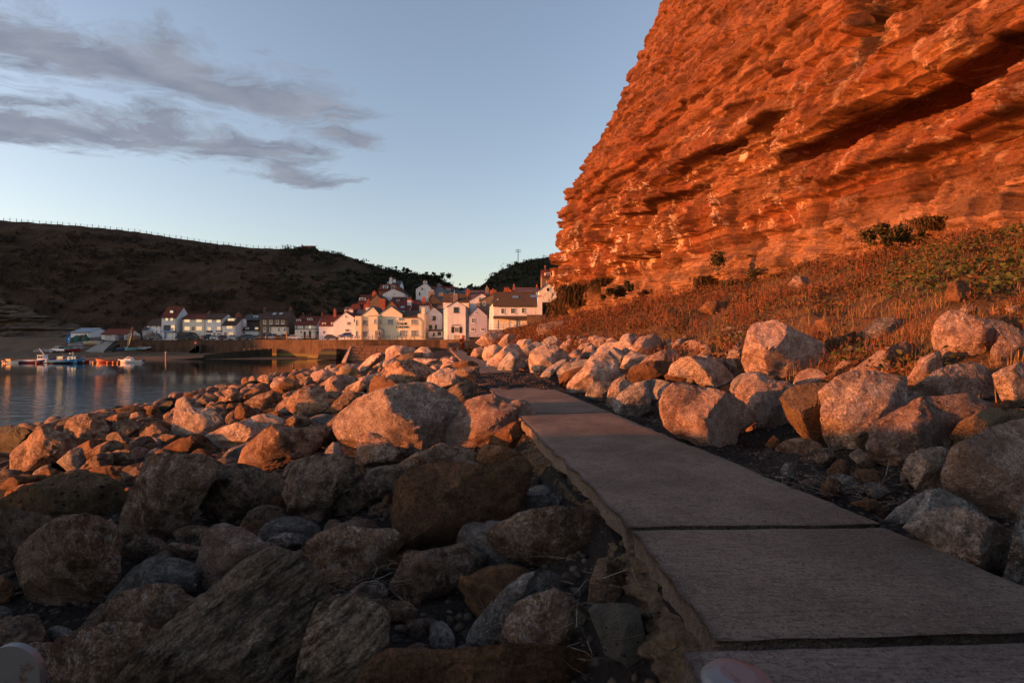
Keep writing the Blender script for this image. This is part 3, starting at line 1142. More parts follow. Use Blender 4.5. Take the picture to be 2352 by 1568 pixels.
# soil washed over the path
us = np.linspace(-0.2, 1.1, 60)
vs_ = np.linspace(15.2, 25.0, 60)
U, V = np.meshgrid(us, vs_, indexing='ij')
xx = xl(V) + 2.08 * U
hump = np.sin(np.pi * np.clip((V - 15.2) / 9.8, 0, 1)) * 0.22 - 0.05 + 0.09 * fbm(np.stack([xx * 1.2, V * 0.8, 0 * V], -1), 4) - 0.05 * (1 - U)
terrain('washed_soil', xx, V, hump, M['shingle'], 'structure')

# low broken step and the parapet the photographer leans on
st = slab('concrete_step', 1.35, 2.55, -0.035, lambda d: 0.86 + 0 * d, lambda d: 3.6 + 0 * d, 36, 0.0, 0.12, 0.4, M['concrete2'], 0.03, 50.0, None)
tag(st, 'low worn concrete step below the near end of the path', 'step')
pp = slab('concrete_parapet', 0.62, 1.16, 0.745, lambda d: 0.90 + 0 * d, lambda d: 2.9 + 0 * d, 26, 0.0, 0.10, 1.0, M['concrete2'], 0.02, 70.0, None, dip=0.03)
tag(pp, 'rough concrete parapet top closest to the viewer', 'parapet')

# crumbling footing under the left edge of the path
vv = np.linspace(2.3, 9.6, 200)
hh = np.linspace(0, 1, 26)
VV, HH = np.meshgrid(vv, hh, indexing='ij')
zz = -0.2 - HH * 1.0
pn = np.stack([VV * 1.0, HH * 0.9, 0 * VV], -1)
xo = xl(VV) - 0.13 * np.clip((4.1 - VV) / 1.5, 0, 1) - 0.06 - 0.10 * HH - 0.30 * np.maximum(0, fbm(pn * 2.2, 4)) + 0.16 * fbm(pn * 6, 4, 0.6, True) + 0.14 * (HH < 0.12)
fo = terrain('path_footing', xo, VV + 0.05 * fbm(pn * 9, 2), zz, M['footing'], 'structure', False)

t = NT('galvanised steel with rust')
n = t.noise(18, 5, 0.7)
M['galv'] = t.done(t.mix(t.smooth(n, 0.56, 0.66), (.17, .17, .178), (.11, .05, .03)), 0.5, t.bump(t.noise(60, 4, 0.7), 0.3, 0.004), 0.5, 0.7)
mb = MB()
# rounded plate
cxp, rr_, zt, d = -0.882, 0.052, 0.965, 0.90
ptsp = [(cxp - rr_, d, 0.2), (cxp + rr_, d, 0.2)] + [(cxp + rr_ * math.cos(a), d, zt - rr_ + rr_ * math.sin(a)) for a in np.linspace(0.0, math.pi, 17)]
mb.prism(ptsp, (0, 0.012, 0))
rt = empty('railing_bracket', (cxp, d, -0.2), 'grey steel plate with a rounded top at the bottom edge', 'bracket')
mb.build('plate', M['galv'], rt)
mb = MB()
mb.tube((cxp, d + 0.02, -0.9), (cxp, d + 0.02, 0.3), 0.035, n=12)
mb.build('post', M['galv'], rt)
mb = MB()
mb.tube((cxp, d - 0.02, 0.862), (cxp, d + 0.03, 0.862), 0.016, n=6)
mb.build('bolt', M['galv'], rt)
rt = empty('railing_post', (0.41, 0.93, -0.3), 'rusty steel post with a domed cap in front of the step', 'post')
mb = MB()
mb.tube((0.41, 0.93, -0.5), (0.41, 0.93, 0.862), 0.036, n=16)
mb.build('shaft', M['galv'], rt, smooth=False)
mb = MB()
prev = None
for r0, z0, r1, z1 in ((0.062, 0.862, 0.064, 0.882), (0.064, 0.882, 0.055, 0.892), (0.055, 0.892, 0.03, 0.899)):
    mb.tube((0.41, 0.93, z0), (0.41, 0.93, z1), r0, r1, n=24)
mb.build('cap', M['galv'], rt)

# ================================================================ boulders
import bmesh as _bm
_ico = {}


def ico(level):
    if level not in _ico:
        bm = _bm.new()
        _bm.ops.create_icosphere(bm, subdivisions=level, radius=1.0)
        v = np.array([x.co[:] for x in bm.verts])
        f = np.array([[y.index for y in x.verts] for x in bm.faces])
        bm.free()
        _ico[level] = (v / np.linalg.norm(v, axis=1)[:, None], f)
    return _ico[level]


def star_radius(poly, c, th):
    """distance from c to the outline in direction th"""
    p = poly - c
    q = np.roll(p, -1, 0)
    dx, dy = np.cos(th)[:, None], np.sin(th)[:, None]
    ex, ey = (q - p)[:, 0][None], (q - p)[:, 1][None]
    den = dx * ey - dy * ex
    den = np.where(np.abs(den) < 1e-9, 1e-9, den)
    t = (p[:, 0][None] * ey - p[:, 1][None] * ex) / den
    s = (p[:, 0][None] * dy - p[:, 1][None] * dx) / den
    t = np.where((s >= -1e-6) & (s <= 1 + 1e-6) & (t > 0), t, np.nan)
    r = np.nanmax(t, axis=1)
    return np.where(np.isnan(r), np.nanmedian(r), r)


def rock_shape(th_r, T, level, seed, facets=7, rough=1.0, size=1.0):
    """rock in a local frame: u right, v up, w towards the viewer; th_r maps an angle to a half width"""
    v, f = ico(level)
    rs = np.random.RandomState(seed)
    a, b, c = v[:, 0], v[:, 1], v[:, 2]
    th = np.arctan2(b, a)
    s = np.hypot(a, b)
    r = th_r(th)
    u, vv = np.cos(th) * r * s ** 0.7, np.sin(th) * r * s ** 0.7
    w = T * np.sign(c) * np.abs(c) ** 0.5
    # broken faces: each a plane that falls away from the viewer side, so the outline stays
    for front in (1, -1):
        m = (c * front) > 0
        ww = w * front
        n_f = max(3, facets - 2)
        ph0 = rs.uniform(0, 6.28)
        for i in range(n_f):
            ph = ph0 + 2 * math.pi * i / n_f + rs.uniform(-.6, .6)
            h = T * rs.uniform(0.5, 0.98)
            rim = float(th_r(np.array([ph]))[0])
            q0 = rs.uniform(-0.1, 0.5) * rim
            slope = h / max(rim - q0, 1e-3) * rs.uniform(0.5, 1.0)
            ww = np.minimum(ww, h - slope * (u * math.cos(ph) + vv * math.sin(ph) - q0))
        for i in range(4):
            ph = rs.uniform(0, 6.28)
            k1 = rs.uniform(0.1, 0.9)
            lim = (ww + k1 * (u * math.cos(ph) + vv * math.sin(ph)))[m]
            ww = np.minimum(ww, lim.max() * rs.uniform(0.74, 0.93) - k1 * (u * math.cos(ph) + vv * math.sin(ph)))
        ww = np.maximum(ww, 0.3 * T * np.abs(c) ** 0.5)
        w = np.where(m, ww * front, w)
    p = np.stack([u, vv, w], 1)
    q = p / size
    o = seed * 3.17 % 97
    nrm = v
    disp = 0.02 * fbm(q * 1.5 + o, 2) + 0.05 * fbm(q * 2.4 + o, 4, 0.6, True) + 0.036 * fbm(q * 7 + o, 3, 0.6, True)
    if level >= 5:
        disp = disp + 0.02 * fbm(q * 22 + o, 2, 0.6, True)
    p = p + nrm * (disp * rough * size)[:, None]
    return p, f


def boulder(crop, kind, label, pts, k=1.0, thick=1.0, facets=6, rough=1.0, fn=None, d=None, name='boulder', lift=0.0):
    global BSEED
    BSEED += 1
    a = np.array([[float(q) for q in s.split(',')] for s in pts.split()])
    poly = np.stack([cx(crop, a[:, 0]), cy(crop, a[:, 1])], 1)
    poly = poly.mean(0) + (poly - poly.mean(0)) * 1.05
    lo, hi = poly.min(0), poly.max(0)
    ctr = np.array([poly[:, 0].mean() * 0.5 + (lo[0] + hi[0]) * 0.25, poly[:, 1].mean() * 0.5 + (lo[1] + hi[1]) * 0.25])
    if d is None:
        d = solve_ground(ctr[0], hi[1] - 0.06 * (hi[1] - lo[1]), fn=fn or ground_z, lift=lift) * k
    wpx, hpx = hi - lo
    sc = d / F
    T = 0.62 * math.sqrt(wpx * hpx) * sc * thick
    d = d + 0.5 * T
    sc = d / F
    flip = poly.copy()
    flip[:, 1] = -flip[:, 1]
    c2 = np.array([ctr[0], -ctr[1]])
    big = max(wpx, hpx)
    level = 5 if big > 95 else (4 if big > 32 else 3)
    p, f = rock_shape(lambda th: star_radius(flip, c2, th) * sc, T, level, BSEED, facets, rough, 0.5 * math.sqrt(wpx * hpx) * sc)
    dep = d - p[:, 2]
    # behind each pixel at its own distance: the outline keeps its place, the body has real depth
    X = (ctr[0] - 1176) * sc + p[:, 0] + ((ctr[0] - 1176) / F) * (dep - d)
    Z = EYE - (ctr[1] - 784) * sc + p[:, 1] - ((ctr[1] - 784) / F) * (dep - d)
    V = np.stack([X, dep, Z], 1)
    org = np.array([V[:, 0].mean(), V[:, 1].mean(), V[:, 2].min()])
    me = fast_mesh(name, V - org, f, M[kind], True)
    me.set_sharp_from_angle(angle=R(30))
    o = link(name, me, None, org)
    tag(o, label, 'boulder' if name == 'boulder' else name.replace('_', ' '), GROUP)
    PLACED.append((poly, d, T))
    PLABELS.append(label)
    return o


BSEED = 0
PLACED = []
PLABELS = []
GROUP = 'boulders of the bank beside the water'
L = boulder
# --- mid part of the seaward bank
L('E', 'pale', 'pale boulder with an upright horn, like a sitting dog', '175,1385 205,1180 240,1000 250,930 300,898 350,895 395,920 440,1000 480,1030 560,1040 640,1030 740,1080 830,1160 838,1210 800,1310 700,1350 560,1360 440,1400 300,1390', thick=.85)
L('D', 'brown', 'low brown boulder with a lit tip behind the dark rounded one', '1380,745 1430,680 1500,600 1600,530 1700,490 1790,490 1870,530 1940,580 1930,660 1880,720 1740,720 1600,750')
L('D', 'brown', 'rounded brown boulder at the water with a lit edge', '880,690 900,590 940,510 1040,450 1160,425 1280,425 1390,470 1440,540 1480,590 1480,640 1440,720 1360,750 1250,780 1080,830 1010,780 930,710')
L('D', 'brown', 'big brown boulder with a pointed hump near the water', '175,1150 175,970 230,890 380,780 490,670 510,620 580,600 680,620 740,665 830,690 930,710 980,770 1020,860 960,930 870,990 760,1050 600,1100 480,1210 230,1250')
L('D', 'weed', 'weedy black boulder at the far end of the shore beside open water', '-60,960 -60,620 0,600 130,580 230,590 370,630 480,665 440,740 330,850 220,900 150,960')
L('D', 'rust', 'flat red boulder wedged below the pointed hump', '1020,880 1090,840 1240,770 1380,745 1440,760 1440,800 1390,870 1300,930 1160,1010 1120,930')
L('D', 'dark', 'small dark boulder with a bright rim in mid bank', '1440,800 1480,700 1540,665 1620,665 1740,720 1800,770 1820,830 1760,870 1660,840 1560,790')
L('D', 'brown', 'long dark boulder behind the angular grey one', '1130,960 1220,910 1370,840 1470,790 1570,775 1680,830 1670,880 1560,920 1420,950 1280,1010 1170,1030')
L('D', 'grey', 'angular grey boulder with a chipped corner', '780,1060 900,970 960,910 1050,870 1120,890 1130,940 1160,1040 1130,1110 1030,1170 940,1200 880,1130')
L('D', 'dark', 'low dark boulder beside the angular grey one', '1050,1190 1180,1080 1200,1050 1350,960 1490,930 1530,950 1540,1090 1440,1110 1300,1140 1150,1180')
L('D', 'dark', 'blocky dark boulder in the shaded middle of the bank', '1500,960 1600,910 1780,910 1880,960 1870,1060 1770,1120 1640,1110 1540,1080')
L('D', 'rust', 'small glowing rust boulder propped above the pitted one', '475,1370 480,1290 560,1200 650,1155 740,1165 830,1205 900,1255 760,1290 690,1310 560,1360')
L('D', 'grey', 'small grey stone beside the glowing rust boulder', '440,1240 500,1170 600,1120 690,1090 690,1150 620,1190 560,1230')
L('D', 'rust', 'red stone at the shore edge under the pointed hump', '0,1420 60,1340 130,1290 250,1260 400,1240 490,1260 470,1330 330,1380 110,1440')
L('D', 'rust', 'thin red stone lying against the pitted boulder', '60,1560 90,1470 200,1400 330,1370 470,1345 480,1380 380,1420 250,1480 140,1540')
L('3', 'pitted', 'broad brown sandstone boulder pitted with round holes', '-60,180 60,120 180,60 300,20 420,-25 560,-45 700,-25 790,20 835,80 842,130 825,200 700,260 560,300 400,310 200,250 0,230', facets=3, rough=.7)
L('D', 'rust', 'dark red boulder behind the pitted sandstone one', '1110,1230 1180,1180 1330,1145 1520,1120 1680,1130 1720,1180 1670,1330 1560,1310 1400,1250')
L('D', 'dark', 'grey black boulder between the pitted one and the broad slab', '1670,1370 1660,1220 1700,1150 1790,1120 1880,1160 1940,1230 1900,1340 1800,1390')
L('2', 'rust', 'boulder with one bright orange end above the broad slab', '905,1005 915,970 970,920 1060,895 1180,890 1290,875 1300,930 1200,950 1050,955 1010,1010 985,1055 930,1035')
L('E', 'rust', 'rust red peaked boulder in front of the dog shaped one', '60,1568 180,1490 300,1440 390,1440 450,1390 530,1385 590,1410 700,1520 770,1568 720,1640 450,1660 200,1640')
L('E', 'pale', 'long pale boulder sloping behind the big brown one', '600,1420 740,1350 880,1290 1060,1240 1180,1200 1300,1140 1430,1115 1560,1140 1670,1190 1690,1230 1560,1290 1400,1380 1280,1450 1200,1520 1000,1560 800,1568 720,1520')
L('2', 'brown', 'large brown boulder with a lit shoulder, left of the upright slab', '1685,915 1700,880 1760,830 1830,770 1890,745 1960,745 2040,755 2120,745 2190,745 2225,790 2200,850 2150,900 2080,970 1950,1005 1800,1040 1660,1000')
L('E', 'brown', 'brown hump behind the large brown boulder', '1580,1300 1680,1220 1800,1160 1900,1120 1980,1140 2040,1200 2140,1230 2230,1260 2180,1340 2040,1330 1850,1320 1700,1310')
L('4', 'dark', 'upright dark slab with one glowing red edge', '80,1020 120,950 170,890 240,780 300,720 340,690 355,700 345,790 310,880 270,930 200,960 140,1000', thick=.5)
L('3', 'brown', 'broad slab faced boulder with a pale lit crest', '850,330 870,220 940,80 985,-40 1045,-145 1120,-152 1230,-140 1330,-152 1420,-140 1505,-95 1490,-40 1420,40 1390,110 1300,240 1210,380 1130,440 1000,420 890,410', facets=4, thick=.7)
L('3', 'dark', 'dark ribbed boulder with coppery streaks beside the broad slab', '1380,140 1395,50 1470,-30 1570,-85 1640,-95 1760,-70 1880,-10 1935,50 1930,90 1850,150 1720,180 1600,260 1540,300 1450,250')
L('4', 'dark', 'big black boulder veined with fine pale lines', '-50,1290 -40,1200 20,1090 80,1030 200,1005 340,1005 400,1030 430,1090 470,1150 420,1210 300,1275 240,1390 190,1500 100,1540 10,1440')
L('3', 'brown', 'large rounded brown boulder with a fallen triangular flake', '135,555 180,470 230,420 330,345 400,310 480,285 560,270 640,275 700,300 770,330 800,420 790,560 795,690 690,790 560,860 400,930 300,920 230,820 180,690', facets=4)
L('3', 'brown', 'triangular flake of rock leaning on the large rounded boulder', '700,290 780,285 810,380 870,470 915,545 830,560 790,480', thick=.5)
L('3', 'dark', 'black boulder flecked with rust at the frame edge', '-60,640 -60,240 0,222 110,222 230,240 320,260 350,290 330,340 220,410 150,520 90,600 0,660')
L('3', 'rust', 'dark rust boulder low at the frame edge below the flecked one', '-60,780 -60,690 0,660 60,690 95,750 60,830 -10,860')
L('3', 'pink', 'pale pinkish boulder, brightest of the shaded ones', '1362,620 1385,540 1410,450 1430,370 1480,330 1550,314 1610,340 1680,360 1780,430 1860,490 1760,560 1660,640 1560,720 1470,800 1400,730', facets=5)
L('3', 'grey', 'speckled boulder below the pale pinkish one', '745,850 790,760 870,680 960,600 1040,560 1130,545 1230,555 1330,585 1380,620 1385,720 1440,800 1400,850 1260,780 1100,750 950,780 830,820')
L('3', 'brown', 'veined brown boulder in front of the speckled one', '735,1020 750,920 780,840 830,785 960,760 1080,735 1190,735 1260,790 1330,830 1380,855 1270,960 1140,1090 1000,1080 880,1060')
L('3', 'brown', 'wide brown boulder at the bottom edge beside the great slab', '325,1420 345,1290 375,1170 420,1100 520,1060 640,1035 820,1010 950,1005 1050,1050 1130,1105 1060,1210 980,1330 900,1460 700,1560 420,1540')
L('3', 'schist', 'huge dark grained slab leaning across the bottom of the picture', '850,1430 940,1300 1100,1120 1260,970 1420,840 1580,690 1720,580 1860,510 1960,545 2040,565 2130,640 2190,740 2212,840 2180,960 2100,1100 2040,1200 1960,1420 1800,1600 1400,1680 1000,1600', facets=4, thick=.75, rough=.9)
L('3', 'dark', 'small black wedge shaped stone between two brown boulders', '515,1080 590,970 660,890 700,855 765,870 755,950 735,1030 640,1065')
L('3', 'brown', 'log shaped stone lying under the broad slab', '1140,510 1150,455 1190,430 1280,440 1395,465 1385,520 1340,570 1230,540', rough=.6)
L('3', 'grey', 'low grey stone behind the pale pinkish boulder', '1825,445 1870,400 1960,368 2060,375 2140,410 2080,450 2020,500 1930,500')
L('3', 'brown', 'dark red stone at the frame corner beside the steel plate', '90,1240 140,1150 240,1130 385,1130 370,1200 340,1330 200,1420 120,1340')
L('3', 'dark', 'flat dark stone above the steel plate', '0,1100 60,1060 180,1065 300,1090 350,1125 200,1130 90,1140')
L('5', 'brown', 'boulder with a pale streak beside the great slab', '-110,560 -80,450 0,385 90,355 200,340 330,350 470,350 540,400 530,450 440,540 410,610 400,680 320,715 180,730 40,740 -60,690')
L('5', 'schist', 'banded black boulder with red streaks at the bottom edge', '-150,1420 -90,1150 -40,980 10,870 100,820 180,800 280,820 380,870 440,910 445,1000 420,1130 370,1260 330,1440 150,1540 -80,1520', thick=.8)
L('5', 'pale', 'small pale stone behind the banded black boulder', '100,820 190,770 290,700 370,685 420,705 450,760 440,810 380,825 250,820')
L('5', 'brown', 'dull brown stone in the dark hollow', '370,850 450,820 590,830 650,880 625,970 530,1000 430,960')
L('4', 'rust', 'great rust stained block tilted on the stones beside the path', '780,1400 785,1300 800,1190 850,1155 960,1110 1100,1080 1300,1095 1480,1095 1590,1030 1670,1050 1700,1100 1695,1200 1660,1290 1640,1390 1520,1470 1380,1540 1200,1620 1080,1690 940,1730 860,1720 810,1640 785,1500', facets=6, thick=.8)
L('5', 'dark', 'dark slanting stone under the rust stained block', '495,710 545,620 600,500 700,500 800,480 960,440 1100,520 1050,640 940,720 800,760 640,840 540,770')
L('5', 'brown', 'long squared block beside the crumbling path edge', '1165,390 1200,330 1260,290 1380,235 1600,205 1780,210 1930,235 1945,340 1900,430 1850,510 1830,600 1680,605 1420,555 1290,520 1200,460', facets=4, thick=.7)
L('5', 'grey', 'lumpy grey stone on top of the long squared block', '1325,190 1345,110 1370,85 1500,85 1640,95 1720,150 1740,195 1600,200 1400,225 1280,245')
L('5', 'grey', 'mottled boulder behind the dark pinkish one', '1015,1150 1025,1050 1080,950 1150,880 1230,790 1350,680 1430,650 1530,640 1610,680 1630,740 1540,800 1400,900 1300,1000 1240,1180 1120,1200')
L('5', 'brown', 'dark pinkish boulder with a ridge, near the concrete block', '1225,1190 1270,1030 1310,920 1350,850 1460,800 1590,755 1680,800 1730,850 1840,950 1900,1070 1935,1190 1700,1240 1400,1240')
L('5', 'brown', 'small squared stone against the path footing', '1825,830 1845,690 1890,545 1960,535 2030,555 2085,620 2050,720 2010,835 1900,845', thick=.7)
L('5', 'concrete_block', 'pale grey broken concrete block with sharp corners', '1830,890 1870,850 2000,845 2100,850 2155,880 2180,990 2240,1300 2160,1330 2040,1220 1940,1170 1900,1050', facets=3, rough=.35, thick=.7, name='concrete_block')
L('5', 'rust', 'long rusty rock along the bottom edge of the picture', '310,1430 370,1270 450,1190 540,1150 700,1155 900,1165 1150,1155 1400,1150 1700,1160 1950,1195 2130,1260 2330,1370 2300,1500 1800,1560 1000,1580 500,1540', facets=3, thick=.6)
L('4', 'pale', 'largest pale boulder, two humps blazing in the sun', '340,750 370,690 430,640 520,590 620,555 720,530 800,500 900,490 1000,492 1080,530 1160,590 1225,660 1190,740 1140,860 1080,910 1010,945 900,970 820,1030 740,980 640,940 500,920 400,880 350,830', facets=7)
L('4', 'pink', 'big veined boulder at the path edge next to the largest pale one', '1135,880 1145,800 1190,720 1250,650 1300,600 1390,578 1470,556 1520,580 1580,600 1660,590 1720,640 1755,700 1750,760 1690,790 1580,800 1480,880 1390,940 1260,945 1150,940', facets=7)
L('4', 'rust', 'rust coloured slab perched over the path edge', '1445,915 1470,860 1530,810 1600,770 1680,748 1750,785 1810,830 1832,875 1740,905 1650,930 1570,945 1490,925', thick=.7)
L('4', 'rust', 'orange brown stone under the perched rust slab', '1350,1030 1375,970 1410,918 1480,925 1570,945 1660,975 1715,1015 1690,1040 1590,1035 1480,1070 1400,1060')
L('4', 'brown', 'low grey brown boulder behind the rust stained block', '750,1085 830,1030 930,970 1080,945 1180,945 1270,950 1360,985 1350,1040 1200,1060 1000,1080 860,1125 790,1110')
L('4', 'pink', 'small pale stone on top of the rust stained block', '1165,1080 1180,1040 1220,1015 1330,1040 1440,1065 1380,1082 1250,1088')
L('4', 'brown', 'split topped boulder below the largest pale one', '465,1060 480,960 500,880 550,840 620,850 690,895 750,950 795,1000 760,1040 660,1060 600,1120 560,1140 500,1090')
L('4', 'dark', 'dark angular slab under the split topped boulder', '290,1330 370,1280 480,1220 590,1120 740,1072 800,1110 795,1180 700,1250 600,1330 480,1385 380,1440 310,1430', thick=.7)
L('4', 'brown', 'small olive stone beside the rust stained block', '550,1440 565,1375 640,1345 780,1358 785,1420 660,1455')
L('4', 'rust', 'red stone behind the big black veined boulder', '430,1050 500,1070 550,1130 530,1200 470,1180')
L('4', 'schist', 'striped black boulder with a red face by the path', '1115,540 1180,490 1270,455 1340,475 1400,540 1395,590 1290,635 1225,665 1160,610')
L('4', 'brown', 'brown stone at the path edge behind the striped one', '1345,480 1450,475 1490,510 1505,555 1440,590 1390,580 1395,530')
L('4', 'pale', 'lit rounded boulder split by a sharp shadow, beside the path', '990,480 1000,420 1060,380 1130,360 1190,375 1240,430 1290,440 1300,465 1200,485 1110,530 1040,510')
L('4', 'brown', 'broad grey brown boulder in the middle of the crest', '640,430 690,350 770,312 870,303 960,335 1050,385 1010,410 990,470 920,490 800,492 720,450')
L('4', 'rust', 'red pointed boulder facing the sun', '560,570 565,500 580,440 605,412 660,420 720,450 790,490 740,530 640,560', facets=4)
L('4', 'pale', 'long pale boulder leaning on the red pointed one', '350,540 360,500 420,460 520,420 600,395 640,398 610,440 570,480 500,510 420,545')
L('4', 'pink', 'squarish boulder with a lit side behind the rounded cube', '240,540 245,450 290,415 380,410 450,420 480,445 390,480 350,520 330,570 285,590')
L('2', 'brown', 'boulder like a rounded cube with curved bright ridges', '1980,600 1990,560 2040,500 2110,462 2190,458 2235,490 2250,560 2250,620 2210,655 2130,665 2060,655 2010,625', facets=4)
L('4', 'dark', 'dark greenish slab behind the largest pale boulder', '245,670 310,600 370,550 430,535 500,540 555,572 470,580 390,640 320,675', thick=.7)
L('4', 'tan', 'flat faced tan stone on the seaward crest', '330,400 345,350 400,343 450,355 482,382 470,412 380,418')
L('4', 'pink', 'low pink stone next to the flat faced tan one', '130,430 160,380 240,370 305,395 300,435 200,462')
L('4', 'pale', 'tall diagonal pale boulder at the far crest', '470,360 520,310 580,262 640,240 672,255 665,290 610,320 560,350 520,378')
L('4', 'pink', 'big far boulder on the crest carrying a dark slab', '670,295 690,215 740,190 820,195 890,210 900,232 820,250 760,265 700,305')
L('4', 'dark', 'flat dark slab lying on the far crest boulder', '755,275 800,258 870,242 945,235 942,272 860,305 790,302', thick=.6, k=.98)
L('4', 'pale', 'pale boulder left of the far path', '895,235 940,200 990,205 1020,245 1030,290 960,292 905,265')
L('4', 'pale', 'pale wrinkled boulder nearest the narrow part of the path', '860,305 900,280 970,285 1060,290 1100,328 1090,358 970,330 900,332')
L('4', 'pale', 'pale stones heaped before the pub wall', '820,195 850,160 930,148 1010,158 1035,195 960,200 880,198')
L('4', 'pale', 'grey pale boulder at the mouth of the path', '1000,195 1020,165 1070,150 1105,160 1112,182 1060,217')
L('4', 'rust', 'upper flat stone of a stack on the path', '1172,345 1190,310 1250,300 1320,303 1356,325 1345,345 1250,352', thick=.9, fn=lambda x, y: 0 * x + 0.3)
L('4', 'dark', 'lower flat dark stone of the stack on the path', '1190,390 1205,358 1300,345 1360,340 1362,405 1300,428 1230,412', fn=lambda x, y: 0 * x - 0.02)
# --- smaller ones along the water (crop E and D)
L('E', 'weed', 'weedy dark boulder at the water next to the dog shaped one', '-10,1010 60,950 150,925 230,930 240,1000 160,1020 60,1090 0,1080')
L('E', 'brown', 'ridged brown boulder under the weedy one by the water', '30,1180 60,1110 120,1070 220,1050 215,1130 150,1170 60,1200')
L('E', 'dark', 'split dark boulder at the water behind the dog shaped one', '440,980 490,930 560,880 640,815 720,830 790,870 780,920 700,960 600,985 500,1020')
L('E', 'brown', 'long low boulder in the row behind the dog shaped one', '815,980 830,900 900,850 1000,815 1090,810 1145,840 1120,890 1040,910 940,920 850,970')
L('E', 'rust', 'red round boulder in the water row below the far post', '1130,900 1150,840 1230,790 1300,758 1370,765 1405,810 1330,850 1250,890 1170,930')
L('E', 'brown', 'boulder with glowing folds left of the rounded cube', '1165,950 1250,890 1340,850 1440,820 1530,800 1590,820 1640,880 1650,980 1600,1050 1480,1080 1340,1070 1250,1010')
L('E', 'rust', 'blocky boulder with an orange end, fourth along from the dog shape', '1030,1080 1050,1010 1120,960 1200,990 1280,1050 1310,1090 1200,1150 1110,1180 1060,1215 1040,1150')
L('E', 'rust', 'tall boulder with a lit slope above the waterline', '1500,800 1580,730 1680,660 1760,595 1840,590 1880,650 1910,740 1850,820 1750,860 1650,820 1560,800')
L('E', 'brown', 'small peaked boulder nearest the post in the water', '1390,670 1430,610 1500,575 1560,610 1580,640 1500,660 1460,690')
L('E', 'brown', 'humped boulder on the shore right of the post', '1840,590 1900,550 2010,535 2085,545 2060,590 1960,600 1900,630')
L('E', 'pink', 'broad humped boulder near the stone pier', '2065,600 2110,540 2180,510 2260,520 2334,560 2330,640 2230,670 2120,640')
L('E', 'dark', 'small dark rounded boulder between lit ones', '1890,700 1920,630 2000,590 2070,600 2080,640 1990,670 1920,720')
L('E', 'rust', 'low boulder with a red tip under the rounded cube', '1440,1110 1500,1080 1600,1060 1660,1090 1690,1140 1640,1160 1530,1130')
L('E', 'rust', 'square stone with an orange face beside the dog shape', '915,1010 940,960 1040,960 1120,950 1080,1000 1030,1060 960,1100 925,1080')
L('E', 'dark', 'small dark stone on the seaward side of the orange faced one', '800,1110 860,1070 920,1080 930,1160 890,1200 830,1190')
L('E', 'grey', 'grey stone wedged under the rounded cube', '1630,1060 1700,1010 1780,1000 1830,1050 1760,1090 1690,1110')
L('E', 'brown', 'long dark boulder low in front of the dog shape', '0,1480 20,1420 120,1390 300,1390 330,1430 200,1470 90,1500')
L('D', 'rust', 'lit boulder at the water under the grassy tuft', '1860,420 1900,370 1990,310 2070,297 2150,330 2210,390 2200,430 2050,440 1930,430')
L('D', 'rust', 'low red boulder at the water beside the rounded brown one', '1415,500 1500,450 1600,420 1660,402 1760,440 1800,460 1700,490 1600,530 1510,590 1450,560')
L('Fc', 'pale', 'pale low stone at the foot of the stone pier', '560,520 590,480 650,462 700,470 700,505 640,520 590,545')
L('Fc', 'rust', 'dark pointed stone at the foot of the stone pier', '700,500 730,460 800,440 855,440 860,470 790,490 740,535')
L('Fc', 'pink', 'rounded red brown boulder below the stone pier', '390,610 420,560 500,540 600,560 690,590 700,625 620,650 560,680 470,650')
L('Fc', 'pale', 'small pale boulder left of the long diagonal one', '735,595 750,530 800,492 900,495 985,525 985,575 900,610 800,605')
L('Fc', 'pale', 'pale stone tucked behind the broad crest boulder', '1165,495 1190,430 1260,400 1330,395 1310,440 1260,490')
# --- landward bank
GROUP = 'boulders of the bank below the cliff'
L('6', 'pink', 'massive grey pink boulder at the path edge with orange patches', '1090,700 1130,610 1200,550 1300,560 1430,590 1530,610 1640,650 1740,710 1815,780 1830,850 1760,900 1700,940 1670,1020 1640,1092 1500,1070 1350,1000 1230,950 1140,890 1105,800', facets=7)
L('6', 'pink', 'tall pale boulder against the massive grey pink one', '955,780 975,660 990,560 1050,475 1150,490 1270,468 1360,500 1430,560 1330,560 1200,550 1130,620 1100,700 1085,800 1090,893 985,893 965,840', thick=.8)
L('6', 'grey', 'low boulder with a slanting shadow, third along the path edge', '672,700 740,620 850,545 1012,508 1005,560 975,640 970,745 900,800 830,822 760,800 700,765')
L('6', 'pale', 'egg shaped boulder in the row beside the path, lit cap', '618,700 640,590 680,520 770,468 800,530 850,545 740,620 690,680 690,748 640,725')
L('6', 'rust', 'flat wavy slab resting across the second row', '775,490 830,410 920,368 1050,350 1190,358 1180,420 1140,465 1060,480 960,510 850,540 800,530', thick=.8)
L('6', 'grey', 'small shaded square stone at the path edge', '445,640 465,560 500,525 600,522 690,530 660,580 625,670 560,678 490,660')
L('6', 'pale', 'bright peaked boulder with a straight shadow line across it', '288,600 310,520 380,450 440,400 480,330 560,288 630,275 690,340 700,440 680,510 560,525 480,560 445,630 340,632')
L('6', 'pale', 'rounded grey boulder left of the orange faceted one', '100,555 120,460 160,390 240,358 320,360 400,375 460,392 360,420 260,450 225,500 245,590 150,582')
L('6', 'rust', 'narrow boulder with a smooth orange facet', '218,480 270,440 380,405 455,388 430,430 350,490 300,560 290,605 260,607 235,560')
L('4', 'pale', 'large glowing boulder of the path row, brightest orange', '1740,290 1755,240 1800,205 1860,188 1930,200 1990,240 2035,285 1960,320 1890,370 1840,410 1790,420 1755,390')
L('4', 'grey', 'shaded slab behind the glowing boulder', '1795,470 1820,410 1880,350 1960,300 2010,290 1960,350 1880,420 1860,480 1820,490', thick=.7)
